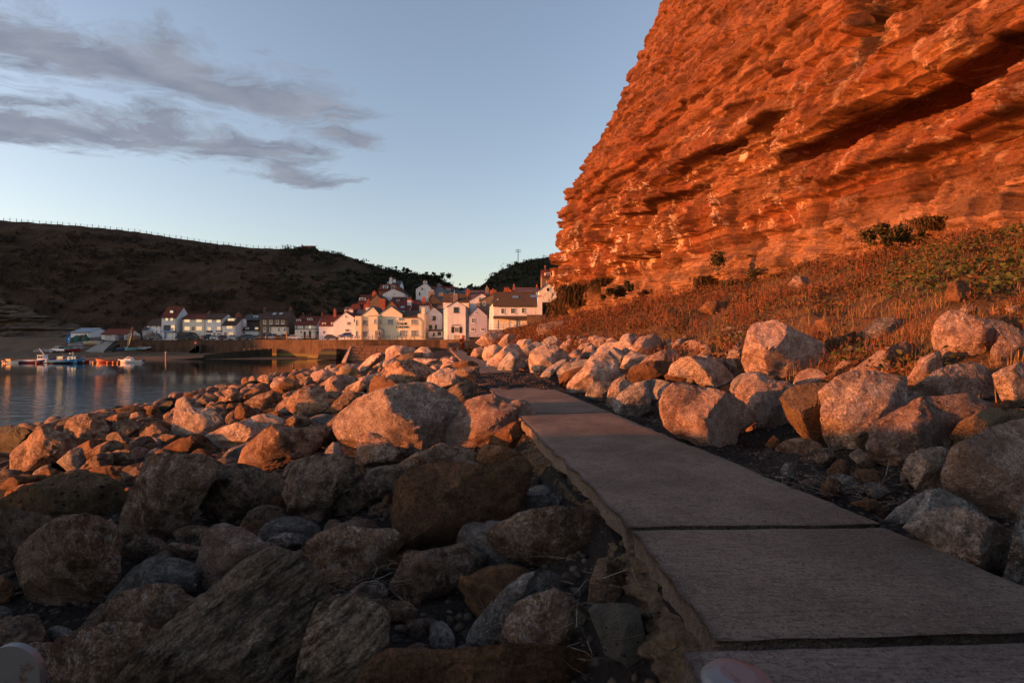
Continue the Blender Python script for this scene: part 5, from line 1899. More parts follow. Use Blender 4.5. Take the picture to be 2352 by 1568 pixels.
def shrub(name, label, cat, p, rad, n, size, mat, group=None, hang=0.3, seed=0, trunk=False):
    r = np.random.RandomState(seed + 300)
    root = empty(name, p, label, cat, group)
    if name == 'grass_tuft':
        # long blades that spring from the rock and droop
        m = n // 2
        base = np.stack([r.normal(0, .45, m) * rad[0], r.normal(0, .3, m) * rad[1], r.rand(m) * rad[2] * 1.3], 1)
        V = blades(r, base, 2, (rad[2] * .35, rad[2] * .9), (size[0] * .5, size[0] * 1.1), 1.1)
        V[:, 4, 2] -= rad[2] * r.rand(len(V)) * 1.1
        v = V.reshape(-1, 3)
        f = (np.array([[0, 1, 2], [0, 2, 3], [3, 2, 4]])[None] + 5 * np.arange(len(V))[:, None, None]).reshape(-1, 3)
    else:
        vs_, fs_, b = [], [], 0
        for q in range(6):
            o_ = (r.normal(0, .75, 3) * np.array(rad) if q else np.zeros(3)) + np.array([0, 0, rad[2] * 0.8])
            k = r.uniform(.28, .6)
            vq, fq = leaf_cloud(r, o_, tuple(x * k for x in rad), n // 6, size, hang)
            vs_.append(vq)
            fs_.append(fq + b)
            b += len(vq)
        v, f = np.concatenate(vs_), np.concatenate(fs_)
    link('crown' if trunk else 'foliage', fast_mesh('foliage', v, f, mat), root)
    mb = MB()
    if trunk:
        h = rad[2] * 0.75
        mb.tube((0, 0, -0.8), (0.05, 0, h * .6), rad[0] * .09, rad[0] * .06, 7)
        mb.tube((0.05, 0, h * .55), (rad[0] * .4, 0, h * 1.35), rad[0] * .05, rad[0] * .02, 5)
        mb.tube((0.05, 0, h * .55), (-rad[0] * .4, .1, h * 1.3), rad[0] * .05, rad[0] * .02, 5)
        mb.tube((0.05, 0, h * .5), (0, -rad[0] * .3, h * 1.4), rad[0] * .045, rad[0] * .02, 5)
        link('trunk', mb.mesh('trunk', M['bark']), root)
    else:
        for k in range(5):
            a = k * 1.3
            mb.tube((0, 0, -0.2), (math.cos(a) * rad[0] * .5, math.sin(a) * rad[1] * .5, rad[2] * 1.1), 0.02, 0.008, 4)
        link('stem', mb.mesh('stem', M['bark']), root)
    return root


def on_cliff(px, py):
    """distance to the cliff face through a pixel"""
    ds = np.linspace(14, 110, 4000)
    x = (px - 1176) / F * ds
    z = EYE - (py - 784) / F * ds
    face = 30.8 - 0.232 * ds + batter(z) - cliff_disp(ds, z) * 1.03
    i = np.nonzero(x >= face)[0]
    return float(ds[i[0]]) if len(i) else 96.0


for k, (px, py, w_, h_, kind, label) in enumerate([
        (1738, 640, 52, 46, 'shrub', 'dark leafy shrub hanging from the cliff foot in the middle'),
        (1800, 660, 20, 26, 'tuft', 'narrow brown tuft at the cliff foot beside the dark leafy shrub'),
        (1872, 640, 34, 30, 'tuft', 'brown grass tuft on the cliff foot before the high ledge tuft'),
        (2070, 540, 46, 34, 'shrub', 'dark tuft on the highest ledge of the cliff foot'),
        (2145, 512, 46, 12, 'tuft', 'thin strip of grass trailing along the ledge beside the high dark tuft'),
        (1625, 655, 24, 18, 'tuft', 'small tuft low on the cliff between the grassy ledge and the leafy shrub'),
        (1480, 680, 34, 26, 'shrub', 'green bush on the cliff foot above the red stems'),
        (1330, 685, 46, 28, 'tuft', 'red brown bush overhanging the far foot of the cliff'),
        (1420, 668, 22, 18, 'shrub', 'small green tuft between the two larger bushes of the far cliff foot'),
        (1300, 712, 30, 22, 'tuft', 'drooping grass at the far corner of the cliff above the white house'),
        (1385, 658, 24, 16, 'tuft', 'grass cushion on a shelf over the far bushes')]):
    d = on_cliff(px, py) - 0.2
    p = W(px, py + h_ * 0.6, d)
    sc = d / F
    shrub('shrub' if kind == 'shrub' else 'grass_tuft', label, 'shrub' if kind == 'shrub' else 'grass tuft', p, (w_ * sc * 1.15, w_ * sc * .55, h_ * sc * 1.1), 2600, (0.04 + 0.0012 * d, 0.09 + 0.0022 * d), M[kind], 'plants hanging from the cliff foot', 0.8, k)

for k, (c_, x_, y_, w_, h_, label) in enumerate([('6', 870, 320, 60, 50, 'dark leafy plant growing between two pale boulders'),
                                                 ('6', 720, 215, 45, 22, 'low green plant behind the boulder row'),
                                                 ('7', 520, 220, 40, 30, 'green plant beside the leaning orange block'),
                                                 ('4', 1240, 190, 45, 50, 'red brown bush beside the mouth of the path'),
                                                 ('4', 1290, 240, 40, 40, 'dark green weed at the landward edge of the narrow path'),
                                                 ('4', 1380, 285, 30, 30, 'low weed in front of the far heap of boulders')]):
    px, py = cx(c_, x_), cy(c_, y_ + h_)
    d = solve_ground(px, py) if k < 4 or True else 0
    sc = d / F
    ww, hh_ = cx(c_, w_) - cx(c_, 0), cy(c_, h_) - cy(c_, 0)
    p = W(px, py, d)
    shrub('plant', label, 'plant', p, (ww * sc, ww * sc * .8, hh_ * sc), 420, (0.02 + 0.0018 * d, 0.04 + 0.003 * d), M['stem' if k == 3 else 'shrub'], None, 0.2, 40 + k)

# scrub on the wooded slopes, and the trees on the skyline
def hill_scrub(name, rg, ft, i0, i1, n, size, seed, mat, tmax=1.0):
    r = np.random.RandomState(seed)
    m = len(rg)
    ii = r.uniform(i0 * m, i1 * m, n).astype(int).clip(0, m - 1)
    t = r.rand(n) ** 0.8 * tmax
    c = ft[ii] * (1 - t[:, None]) + rg[ii] * t[:, None]
    c[:, 2] = ft[ii, 2] * (1 - t ** 0.8) + rg[ii, 2] * t ** 0.8
    keep = fbm(c * np.array([.05, .05, .05]) + seed, 2) > -0.25
    c = c[keep]
    vs_, fs_, b = [], [], 0
    for q in c:
        rad = r.uniform(0.9, 2.2)
        v, f = leaf_cloud(r, q + np.array([0, -0.8, rad * .4]), (rad * 1.2, rad, rad * .8), 34, size, 0)
        vs_.append(v)
        fs_.append(f + b)
        b += len(v)
    o = link(name, fast_mesh(name, np.concatenate(vs_), np.concatenate(fs_), mat))
    o['kind'] = 'stuff'


hill_scrub('hillside_scrub', RG, FT, 0.80, 1.0, 1100, (.25, .6), 3, M['scrub'])
hill_scrub('hillside_scrub', RG2, FT2, 0.0, 0.8, 900, (.25, .6), 4, M['scrub'])
t = M['dry_slope'] = leaf_mat('dry bracken', [(.03, .018, .011), (.05, .03, .017), (.02, .016, .009)], transl=0.1)
hill_scrub('bracken', RG, FT, 0.42, 0.82, 1500, (.2, .5), 5, t, 0.9)

for k, (x_, y_, w_, h_, label) in enumerate([(1100, 172, 38, 66, 'small bare tree first on the village skyline'),
                                             (1310, 182, 62, 72, 'round open tree second on the village skyline'),
                                             (1725, 262, 88, 96, 'open leafy tree beside the dark dense one on the skyline'),
                                             (1920, 310, 92, 150, 'dark dense tree tallest on the skyline'),
                                             (2235, 480, 50, 60, 'small tree at the low end of the skyline'),
                                             (745, 90, 55, 30, 'bush on the skyline at the head of the wooded slope'),
                                             (910, 150, 36, 36, 'dark bush on the skyline before the flat roof')]):
    d = 256
    px, py = cx('V', x_), cy('V', y_)
    sc = d / F
    ww, hh_ = (w_ / 4.704) * .6125 * sc, (h_ / 4.704) * .6125 * sc
    p = W(px, py, d) - Vector((0, 0, 1.2))
    n = 1500 if k in (3,) else 700
    shrub('tree', label, 'tree', p, (ww * 1.35, ww * 1.1, hh_ * .7), n, (.25, .55), M['scrub'], 'trees on the skyline above the village', 0, 60 + k, True)
# pale twigs of hillside bushes at the valley head
for k, (x_, y_, w_, h_) in enumerate([(640, 380, 50, 30), (600, 390, 26, 22)]):
    px, py = cx('Wc', x_), cy('Wc', y_)
    p = W(px, py, 240)
    sc = 240 / F / 3.92 * .6125
    shrub('tree', ['hazy bush in the gap of the valley', 'smaller hazy bush in the gap of the valley'][k], 'bush', p, (w_ * sc, w_ * sc, h_ * sc), 300, (.2, .5), M['scrub'], None, 0, 90 + k, True)
# ================================================================ village
def wall_mat(name, col, dirt=(.25, .22, .19), amt=0.35, rough=0.85):
    return plain(name, col, rough, 0.06, 1.2, 0.25, 0, 0.2, dirt, amt)


def stone_mat(name, c1, c2, mortar, sx=2.2, sz=4.5):
    t = NT(name)
    br = t.N.new('ShaderNodeTexBrick')
    br.inputs['Scale'].default_value = 1.0
    br.inputs['Brick Width'].default_value = 0.55
    br.inputs['Row Height'].default_value = 0.26
    br.inputs['Mortar Size'].default_value = 0.02
    br.inputs['Color1'].default_value = c1 + (1,)
    br.inputs['Color2'].default_value = c2 + (1,)
    br.inputs['Mortar'].default_value = mortar + (1,)
    sp = t.N.new('ShaderNodeSeparateXYZ')
    t.L.new(t.obj, sp.inputs[0])
    cb = t.N.new('ShaderNodeCombineXYZ')
    t.L.new(t.math('ADD', sp.outputs[0], sp.outputs[1]), cb.inputs[0])
    t.L.new(sp.outputs[2], cb.inputs[1])
    t.L.new(cb.outputs[0], br.inputs['Vector'])
    n = t.noise(1.5, 5, 0.7)
    c = t.mix(t.math('MULTIPLY', t.smooth(n, 0.4, 0.7), 0.5), br.outputs[0], tuple(x * 0.5 for x in c1))
    return t.done(c, 0.9, t.bump(br.outputs['Fac'], -0.4, 0.03), 0.15)


def roof_mat(name, c1, c2, moss=None, amt=0.4, wave=4.0):
    t = NT(name)
    sp = t.N.new('ShaderNodeSeparateXYZ')
    t.L.new(t.obj, sp.inputs[0])
    wv = t.math('SINE', t.math('MULTIPLY', t.math('ADD', sp.outputs[0], t.math('MULTIPLY', sp.outputs[1], 0.9)), wave * 6.283))
    rw = t.math('FRACT', t.math('MULTIPLY', sp.outputs[2], 4.0))
    n = t.noise(0.9, 6, 0.7)
    c = t.mix(t.smooth(n, 0.35, 0.65), c1, c2)
    c = t.mix(t.math('MULTIPLY', t.smooth(wv, -1.0, -0.2, 1.0, 0.0), 0.45), c, tuple(x * 0.35 for x in c1))
    if moss:
        m = t.noise(0.6, 6, 0.75)
        c = t.mix(t.math('MULTIPLY', t.smooth(m, 0.45, 0.65), amt), c, moss)
    return t.done(c, 0.85, t.bump(t.math('ADD', wv, t.math('MULTIPLY', rw, 0.6)), 0.5, 0.05), 0.2)


M['white'] = wall_mat('white render', (.70, .69, .68))
M['white_old'] = wall_mat('weathered white render', (.60, .60, .60), (.2, .19, .17), 0.55)
M['cream'] = wall_mat('cream render', (.72, .64, .46), (.4, .33, .22), 0.25)
M['cream_pale'] = wall_mat('pale cream render', (.70, .65, .54))
M['lilac'] = wall_mat('lilac grey render', (.43, .40, .46))
M['bluewhite'] = wall_mat('pale blue render and shade tint', (.56, .60, .70))
M['slategrey'] = wall_mat('blue grey render', (.19, .22, .26))
M['brownrender'] = wall_mat('stained brown render', (.16, .13, .10), (.3, .15, .08), 0.6)
M['stone'] = stone_mat('brown stone', (.21, .145, .095), (.14, .10, .07), (.09, .07, .055))
M['darkstone'] = stone_mat('dark stone', (.10, .085, .07), (.07, .06, .052), (.045, .04, .036))
M['brick'] = stone_mat('red brick', (.33, .085, .05), (.26, .07, .045), (.2, .12, .09))
M['greybrick'] = stone_mat('grey chimney stone', (.24, .20, .17), (.2, .17, .145), (.14, .12, .1))
M['r_red'] = roof_mat('red pantiles', (.17, .04, .026), (.12, .032, .022), (.06, .03, .02), 0.5)
M['r_dark'] = roof_mat('dark brown pantiles', (.085, .045, .032), (.06, .034, .026))
M['r_brown'] = roof_mat('mossy brown tiles', (.10, .062, .04), (.075, .048, .033), (.07, .06, .025), 0.5)
M['r_slate'] = roof_mat('grey slate', (.085, .08, .085), (.06, .058, .06), None, 0, 2.0)
M['r_purple'] = roof_mat('purple pantiles', (.15, .09, .085), (.11, .07, .065))
M['r_blue'] = plain('blue grey sheet roof', (.20, .25, .31), 0.5, 0.1)
M['frame'] = plain('white window frame', (.78, .78, .78), 0.5, 0.03)
M['sill_blue'] = plain('navy sill', (.03, .04, .10), 0.5)
M['black'] = plain('black paint', (.012, .012, .014), 0.5)
M['navy'] = plain('navy paint', (.035, .05, .095), 0.5)
M['blue'] = plain('bright blue paint', (.05, .19, .42), 0.5)
M['teal'] = plain('teal paint', (.04, .16, .2), 0.5)
M['wood'] = plain('varnished wood', (.30, .15, .06), 0.5)
M['pot'] = plain('terracotta pot', (.36, .10, .05), 0.8)
M['pot_pale'] = plain('buff chimney pot', (.42, .33, .24), 0.8)
M['iron'] = plain('dark painted iron', (.022, .02, .02), 0.6)
t = NT('window glass')
M['glass'] = t.done((.015, .018, .022), 0.06, None, 0.6)
t = NT('reflective window glass')
n = t.noise(0.8, 2, 0.5)
M['glass_sky'] = t.done((.62, .58, .52), 0.05, t.bump(n, 0.05, 0.3), 0.5, 0.92)
M['render_lit'] = M['white']

HOUSE_GROUP = 'houses of the harbour village'


def glass_for(style):
    return M['glass_sky'] if 'l' in style else M['glass']


def add_window(root, x0, x1, z0, z1, y, style='w', nx=2, nz=3):
    """frame, bars and sill as one part, the pane a sub-part; stands on the wall plane y facing the viewer"""
    if x1 < x0:
        x0, x1 = x1, x0
    if z1 < z0:
        z0, z1 = z1, z0
    b = min(0.09, (x1 - x0) * 0.12)
    fm = M['black'] if 'k' in style else M['frame']
    mb = MB()
    f = y - 0.07
    mb.box(x0, x0 + b, f, y + 0.02, z0, z1)
    mb.box(x1 - b, x1, f, y + 0.02, z0, z1)
    mb.box(x0 + b, x1 - b, f, y + 0.02, z1 - b, z1)
    mb.box(x0 + b, x1 - b, f, y + 0.02, z0, z0 + b)
    bb = b * 0.5
    for i in range(1, nx):
        xm = x0 + (x1 - x0) * i / nx
        mb.box(xm - bb / 2, xm + bb / 2, f + 0.012, y + 0.018, z0 + b, z1 - b)
    for i in range(1, nz):
        zm = z0 + (z1 - z0) * i / nz
        mb.box(x0 + b, x1 - b, f + 0.014, y + 0.016, zm - bb / 2, zm + bb / 2)
    sm = M['sill_blue'] if 'b' in style else fm
    mb.box(x0 - 0.08, x1 + 0.08, y - 0.16, y + 0.03, z0 - 0.11, z0 - 0.004, 1)
    w = mb.build('window', [fm, sm], root)
    pb = MB()
    pb.box(x0 + b, x1 - b, y - 0.03, y - 0.012, z0 + b, z1 - b)
    pb.build('pane', glass_for(style), w)
    return w


def add_door(root, x0, x1, z0, z1, y, mat, name='door'):
    mb = MB()
    mb.box(min(x0, x1), max(x0, x1), y - 0.05, y + 0.03, min(z0, z1), max(z0, z1))
    dd_ = mb.build(name, mat, root)
    if name == 'door':
        hb = MB()
        hx = max(x0, x1) - 0.12
        zc = (z0 + z1) / 2
        hb.box(hx - 0.03, hx + 0.03, y - 0.1, y - 0.05, zc - 0.06, zc + 0.06)
        hb.build('handle', M['frame'], dd_)
    return dd_


def add_chimney(root, x, y, z0, z1, w, mat, pots=2, potm='pot', dep=None):
    dep = dep or w * 0.7
    mb = MB()
    mb.box(x - w / 2, x + w / 2, y - dep / 2, y + dep / 2, z0, z1 - 0.15)
    mb.box(x - w / 2 - 0.06, x + w / 2 + 0.06, y - dep / 2 - 0.06, y + dep / 2 + 0.06, z1 - 0.15, z1)
    c = mb.build('chimney', M[mat], root)
    if int(abs(x) * 10 + abs(z1) * 7) % 3 == 0:
        ab = MB()
        ab.tube((x + w * .3, y, z1 - .1), (x + w * .3, y, z1 + 1.7), .035, n=4)
        for q in range(4):
            ab.tube((x + w * .3 - .35, y, z1 + 1.1 + q * .17), (x + w * .3 + .35, y, z1 + 1.1 + q * .17), .022, n=3)
        ab.build('aerial', M['iron'], c)
    for k in range(pots):
        pb = MB()
        px = x + (k - (pots - 1) / 2) * w / max(pots, 1) * 0.85
        pb.tube((px, y, z1), (px, y, z1 + 0.55), 0.15, 0.12, 8)
        pb.build('chimney_pot', M[potm], c)
    return c


def house(label, c, d, x0, x1, base, eave, top, kind='e', depth=6.5, wall='white', roof='r_red', apex=None, wins=(), doors=(), chims=(), sky=(), dorm=(), name='house', sink=1.5, eave_r=None, over=0.18, cat='house'):
    X = lambda v, dd_=d: (cx(c, v) - 1176) / F * dd_
    Z = lambda v, dd_=d: EYE - (cy(c, v) - 784) / F * dd_
    xa, xb, zb, ze = X(x0), X(x1), Z(base), Z(eave)
    root = empty(name, ((xa + xb) / 2, d, zb), label, cat, HOUSE_GROUP)
    zl = zb - sink
    mb = MB()
    if kind == 'e':
        yr = d + depth / 2
        zr = Z(top, yr)
        mb.prism([(xa, d, zl), (xa, d, ze), (xa, yr, zr - 0.1), (xa, d + depth, ze), (xa, d + depth, zl)], (xb - xa, 0, 0))
        mb.build('wall', M[wall], root)
        rb = MB()
        sl = (zr - ze) / (depth / 2)
        o, th = 0.3, 0.16
        for sgn, ye in ((-1, d), (1, d + depth)):
            ye2 = ye + sgn * o
            z2 = ze - sl * o
            rb.prism([(xa - over, ye2, z2), (xa - over, ye2, z2 + th), (xa - over, yr, zr + th), (xa - over, yr, zr)], (xb - xa + 2 * over, 0, 0))
        rf = rb.build('roof', M[roof], root)
        gb = MB()
        gb.tube((xa - over, d - 0.36, ze - sl * o + .02), (xb + over, d - 0.36, ze - sl * o + .02), 0.07, n=5)
        gb.tube((xb - .25, d - 0.12, zb), (xb - .25, d - 0.12, ze - .1), 0.05, n=5)
        gb.build('gutter', M['iron'], root)
        rd = MB()
        rd.tube((xa - over, yr, zr + th), (xb + over, yr, zr + th), 0.13, n=6)
        rd.build('ridge', M[roof], rf)
        for (sx_, sy_, sw, sh) in sky:
            k = MB()
            f0 = (eave - sy_) / (eave - top)
            f1 = (eave - sy_ - sh) / (eave - top) if False else (eave - (sy_ + sh)) / (eave - top)
            ya, yb_ = d + f1 * depth / 2, d + f0 * depth / 2
            za, zb2 = ze + sl * (ya - d) + th + .03, ze + sl * (yb_ - d) + th + .03
            xa2, xb2 = X(sx_, ya), X(sx_ + sw, ya)
            k.prism([(xa2, ya, za), (xb2, ya, za), (xb2, yb_, zb2), (xa2, yb_, zb2)], (0, -0.03, 0.06))
            k.build('skylight', M['glass_sky'], rf)
        for (wx, wy, ww, wh, st, rm) in dorm:
            f0 = max(0.02, (eave - (wy + wh)) / (eave - top))
            yw = d + f0 * depth / 2 + 0.1
            w0, w1 = X(wx, yw), X(wx + ww, yw)
            zt, z0 = Z(wy, yw), Z(wy + wh, yw)
            k = MB()
            k.box(w0 - .12, w1 + .12, yw, yr + 0.3, z0 - .15, zt + .1)
            k.box(w0 - .25, w1 + .25, yw - .2, yr + .4, zt + .1, zt + .22, 1)
            dm = k.build('dormer', [M['frame' if rm == 'w' else 'slategrey'], M[roof]], root)
            add_window(dm, w0, w1, z0, zt, yw, st, 2, 2) if False else add_window(root, w0, w1, z0, zt, yw, st, 2, 2)
    else:
        xm = X(apex if apex is not None else (x0 + x1) / 2)
        zr = Z(top)
        zer = Z(eave_r) if eave_r is not None else ze
        pts = [(xa, d, zl), (xa, d, ze), (xm, d, zr), (xb, d, zer), (xb, d, zl)]
        mb.prism(pts, (0, depth, 0))
        mb.build('wall', M[wall], root)
        rb = MB()
        th = 0.16
        for (xe, zee) in ((xa, ze), (xb, zer)):
            sl = (zr - zee) / (xm - xe)
            e = -0.22 if xe < xm else 0.22
            x2, z2 = xe + e, zee + sl * e
            rb.prism([(x2, d - .12, z2 + .01), (xm, d - .12, zr + .01), (xm, d - .12, zr + th), (x2, d - .12, z2 + th)], (0, depth + .24, 0))
        rf = rb.build('roof', M[roof], root)
        rd = MB()
        rd.tube((xm, d - .14, zr + th), (xm, d + depth + .1, zr + th), 0.12, n=6)
        rd.build('ridge', M[roof], rf)
    for w_ in wins:
        st = w_[4] if len(w_) > 4 else 'w'
        nx, nz = (w_[5], w_[6]) if len(w_) > 6 else (2, 2)
        add_window(root, X(w_[0]), X(w_[0] + w_[2]), Z(w_[1] + w_[3]), Z(w_[1]), d, st, nx, nz)
    for q in doors:
        add_door(root, X(q[0]), X(q[0] + q[2]), Z(q[1] + q[3]), Z(q[1]), d, M[q[4]], q[5] if len(q) > 5 else 'door')
    for q in chims:
        dy = q[6] if len(q) > 6 else depth / 2
        dc = d + dy
        add_chimney(root, X(q[0], dc), dc, Z(q[3], dc) - 0.4, Z(q[1], dc), (X(q[2], dc) - X(0, dc)), q[5], q[4], 'pot_pale' if q[5] == 'greybrick' else 'pot')
    return root


H = house
# ---- the row along the quay, from the slipway inwards
H('small white cottage with dark red roof beside the tall tower house', 'B', 176, 150, 312, 612, 497, 432, 'e', 6, 'white', 'r_dark', wins=[(182, 500, 20, 32, 'wd'), (246, 498, 22, 34), (200, 552, 20, 38), (246, 555, 22, 40)])
H('low white outhouse at the slipway end of the cottages', 'B', 175, 100, 152, 612, 545, 512, 'e', 4, 'white_old', 'r_slate', wins=[(108, 560, 14, 20)])
r = H('tall white tower house with blue balcony and dormer', 'B', 168, 312, 478, 642, 407, 296, 'e', 7.2, 'white_old', 'r_red',
      wins=[(352, 410, 32, 38, 'l'), (408, 410, 32, 38, 'l'), (414, 497, 46, 58, 'l')], doors=[(342, 578, 24, 64, 'blue'), (388, 582, 80, 58, 'white', 'garage_door'), (334, 497, 76, 60, 'black', 'recess_shade')], dorm=[(405, 335, 34, 34, 'l', 's')])  # flat black panel stands in for the shade of the open balcony
X_ = lambda v, d=168, c='B': (cx(c, v) - 1176) / F * d
Z_ = lambda v, d=168, c='B': EYE - (cy(c, v) - 784) / F * d
mb = MB()
mb.box(X_(328), X_(464), 167.0, 168.02, Z_(573), Z_(563))
bal = mb.build('balcony', M['blue'], r)
mb = MB()
for k in range(13):
    x = X_(329 + k * 11.1)
    mb.tube((x, 167.05, Z_(563)), (x, 167.05, Z_(528)), 0.025, n=4)
mb.tube((X_(329), 167.05, Z_(528)), (X_(463), 167.05, Z_(528)), 0.04, n=4)
mb.build('balustrade', M['blue'], bal)
r = H('cream house with raised terrace and dark garage beside the tower house', 'B', 169, 543, 797, 650, 427, 381, 'e', 6, 'cream_pale', 'r_red',
      wins=[(560, 432, 64, 34, 'l', 4, 1), (692, 430, 64, 36, 'l', 4, 1), (562, 510, 64, 48, 'l', 4, 2), (692, 508, 66, 50, 'l', 4, 2)], doors=[(648, 512, 24, 46, 'wood')])
mb = MB()
mb.box(X_(513), X_(655), 166.4, 168.98, Z_(655), Z_(574))
ter = mb.build('terrace', M['darkstone'], r)
mb = MB()
mb.box(X_(528), X_(652), 166.33, 166.42, Z_(655), Z_(584))
mb.build('garage_door', M['black'], ter)
mb = MB()
for k in range(10):
    mb.tube((X_(540 + k * 13), 166.5, Z_(574)), (X_(540 + k * 13), 166.5, Z_(556)), 0.03, n=4)
mb.tube((X_(538), 166.5, Z_(556)), (X_(660), 166.5, Z_(556)), 0.04, n=4)
mb.tube((X_(660), 166.5, Z_(556)), (X_(735), 166.5, Z_(618)), 0.05, n=4)
mb.build('railing', M['iron'], ter)
mb = MB()
for k in range(10):
    a = X_(656 + k * 8)
    mb.box(a, X_(664 + k * 8) - .003, 167.2, 168.97, Z_(658), Z_(580 + k * 7.6))
mb.build('steps', M['greybrick'], r)
H('white house with two awnings and a navy garage in the quay row', 'B', 167, 797, 978, 642, 430, 374, 'e', 7.5, 'white', 'r_dark',
  wins=[(818, 432, 50, 38, 'l', 3, 1), (915, 432, 50, 38, 'l', 3, 1), (816, 515, 44, 40, 'l', 3, 2), (920, 514, 46, 40, 'l', 3, 2), (920, 582, 46, 42, 'w', 3, 2)],
  doors=[(802, 592, 58, 50, 'navy', 'garage_door'), (882, 580, 24, 58, 'wood'), (805, 558, 70, 20, 'r_dark', 'awning'), (912, 557, 66, 12, 'r_dark', 'awning')], chims=[(836, 362, 38, 400, 2, 'darkstone')])
H('white house with a wide dormer at the end of the white row', 'B', 166, 982, 1132, 620, 496, 420, 'e', 8.2, 'white', 'r_dark',
  wins=[(1028, 502, 68, 36, 'l', 4, 2), (1050, 574, 54, 40, 'l', 3, 2)], doors=[(1002, 575, 28, 45, 'wood')], dorm=[(1040, 422, 74, 34, 'l', 'w')], chims=[(1160, 372, 46, 420, 2, 'brick', 7)])
H('low white cottage with two small dormers', 'B', 170, 1187, 1392, 615, 552, 478, 'e', 7, 'white', 'r_dark', wins=[(1205, 565, 30, 30)],
  dorm=[(1238, 522, 30, 34, 'l', 'w'), (1342, 520, 34, 32, 'l', 'w')], chims=[(1226, 432, 36, 500, 1, 'white_old', -.2)])
H('dark roofed house rising behind the low cottage', 'B', 178, 1200, 1402, 500, 440, 384, 'e', 8, 'darkstone', 'r_slate', dorm=[(1330, 392, 32, 30, 'l', 'w')], chims=[(1150, 378, 36, 420, 1, 'greybrick')])
r = H('large brown stone house with sash windows and red roof', 'B', 168, 1393, 1702, 620, 427, 354, 'e', 8, 'stone', 'r_dark',
      wins=[(1434, 430, 30, 52, 'w', 2, 4), (1503, 430, 30, 52, 'w', 2, 4), (1573, 430, 30, 52, 'w', 2, 4), (1634, 430, 30, 52, 'w', 2, 4), (1434, 520, 30, 48, 'w', 2, 4), (1503, 520, 30, 48, 'w', 2, 4)],
      chims=[(1450, 320, 34, 380, 2, 'darkstone'), (1734, 318, 34, 380, 2, 'darkstone')], sky=[(1530, 370, 38, 18), (1602, 368, 38, 18)])
mb = MB()
mb.box(X_(1560), X_(1716), 165.6, 167.99, Z_(640), Z_(517))
mb.box(X_(1545), X_(1722), 165.4, 167.98, Z_(517), Z_(502), 1)
ex = mb.build('porch', [M['cream_pale'], M['r_dark']], r)
add_window(r, X_(1590, 165.6), X_(1618, 165.6), Z_(568, 165.6), Z_(526, 165.6), 165.6, 'w', 2, 3)
add_window(r, X_(1655, 165.6), X_(1684, 165.6), Z_(568, 165.6), Z_(526, 165.6), 165.6, 'w', 2, 3)
r = H('red roofed house with two dark dormers and a flat front', 'B', 167, 1782, 2022, 640, 491, 407, 'e', 8, 'white_old', 'r_red',
      wins=[(1868, 497, 32, 40, 'wd'), (1936, 497, 26, 42, 'l'), (1785, 500, 30, 44, 'wd')], dorm=[(1797, 432, 50, 28, 'w', 's'), (1920, 420, 54, 32, 'w', 's')], chims=[(1875, 376, 26, 410, 1, 'darkstone')])
mb = MB()
mb.box(X_(1832), X_(2046), 164.4, 166.99, Z_(642), Z_(547))
mb.box(X_(1826), X_(2050), 164.2, 166.98, Z_(547), Z_(540), 1)
ex = mb.build('shop_front', [M['cream_pale'], M['black']], r)
for (a, b_, w_, h_) in [(1878, 567, 24, 72), (1935, 560, 26, 78), (2022, 565, 23, 72)]:
    add_door(r, X_(a, 164.4), X_(a + w_, 164.4), Z_(b_ + h_, 164.4), Z_(b_, 164.4), 164.4, M['black'])
for a in (1840, 1983):
    add_window(r, X_(a, 164.4), X_(a + 22, 164.4), Z_(590, 164.4), Z_(558, 164.4), 164.4, 'w', 2, 2)
H('brown stone gable behind the pale blue cottage', 'B', 172, 1996, 2062, 620, 445, 412, 'e', 6, 'stone', 'r_red', wins=[(2045, 415, 14, 28)])
H('pale blue cottage with red pantiles and two dormers', 'B', 163, 2046, 2280, 635, 499, 392, 'e', 8, 'bluewhite', 'r_red', wins=[(2088, 557, 34, 38, 'w', 3, 2)],
  dorm=[(2086, 472, 32, 52, 'w', 'w'), (2186, 468, 26, 42, 'w', 'w')], chims=[(2220, 335, 24, 395, 1, 'greybrick'), (2082, 374, 18, 395, 1, 'brick')])
r = H('broad white gabled house glowing pink beside the pub', 'V', 156, 0, 405, 1310, 1072, 895, 'g', 9, 'white', 'r_red', apex=215, eave_r=1015,
      wins=[(235, 1062, 80, 64, 'w', 4, 2), (208, 1188, 84, 58, 'w', 3, 2), (202, 955, 36, 36, 'w', 1, 1)], chims=[(30, 860, 40, 960, 1, 'brick', 5), (320, 850, 60, 910, 2, 'white_old', 8)])
mb = MB()
mb.prism([(X_(2128, 157), 157, Z_(640, 157)), (X_(2128, 157), 157, Z_(545, 157)), (X_(2215, 157), 157, Z_(510, 157)), (X_(2215, 157), 157, Z_(640, 157))], (0, 6, 0))
mb.build('side_wing', M['white'], r)

# ---- the pub
dP = 148.0
XP = lambda v: (cx('V', v) - 1176) / F * dP
ZP = lambda v: EYE - (cy('V', v) - 784) / F * dP
pub = empty('pub', (XP(1000), dP, ZP(1365)), 'cream pub with two gables, blue sills and black lettering on its front', 'pub', HOUSE_GROUP)
zb = ZP(1365) - 1.2


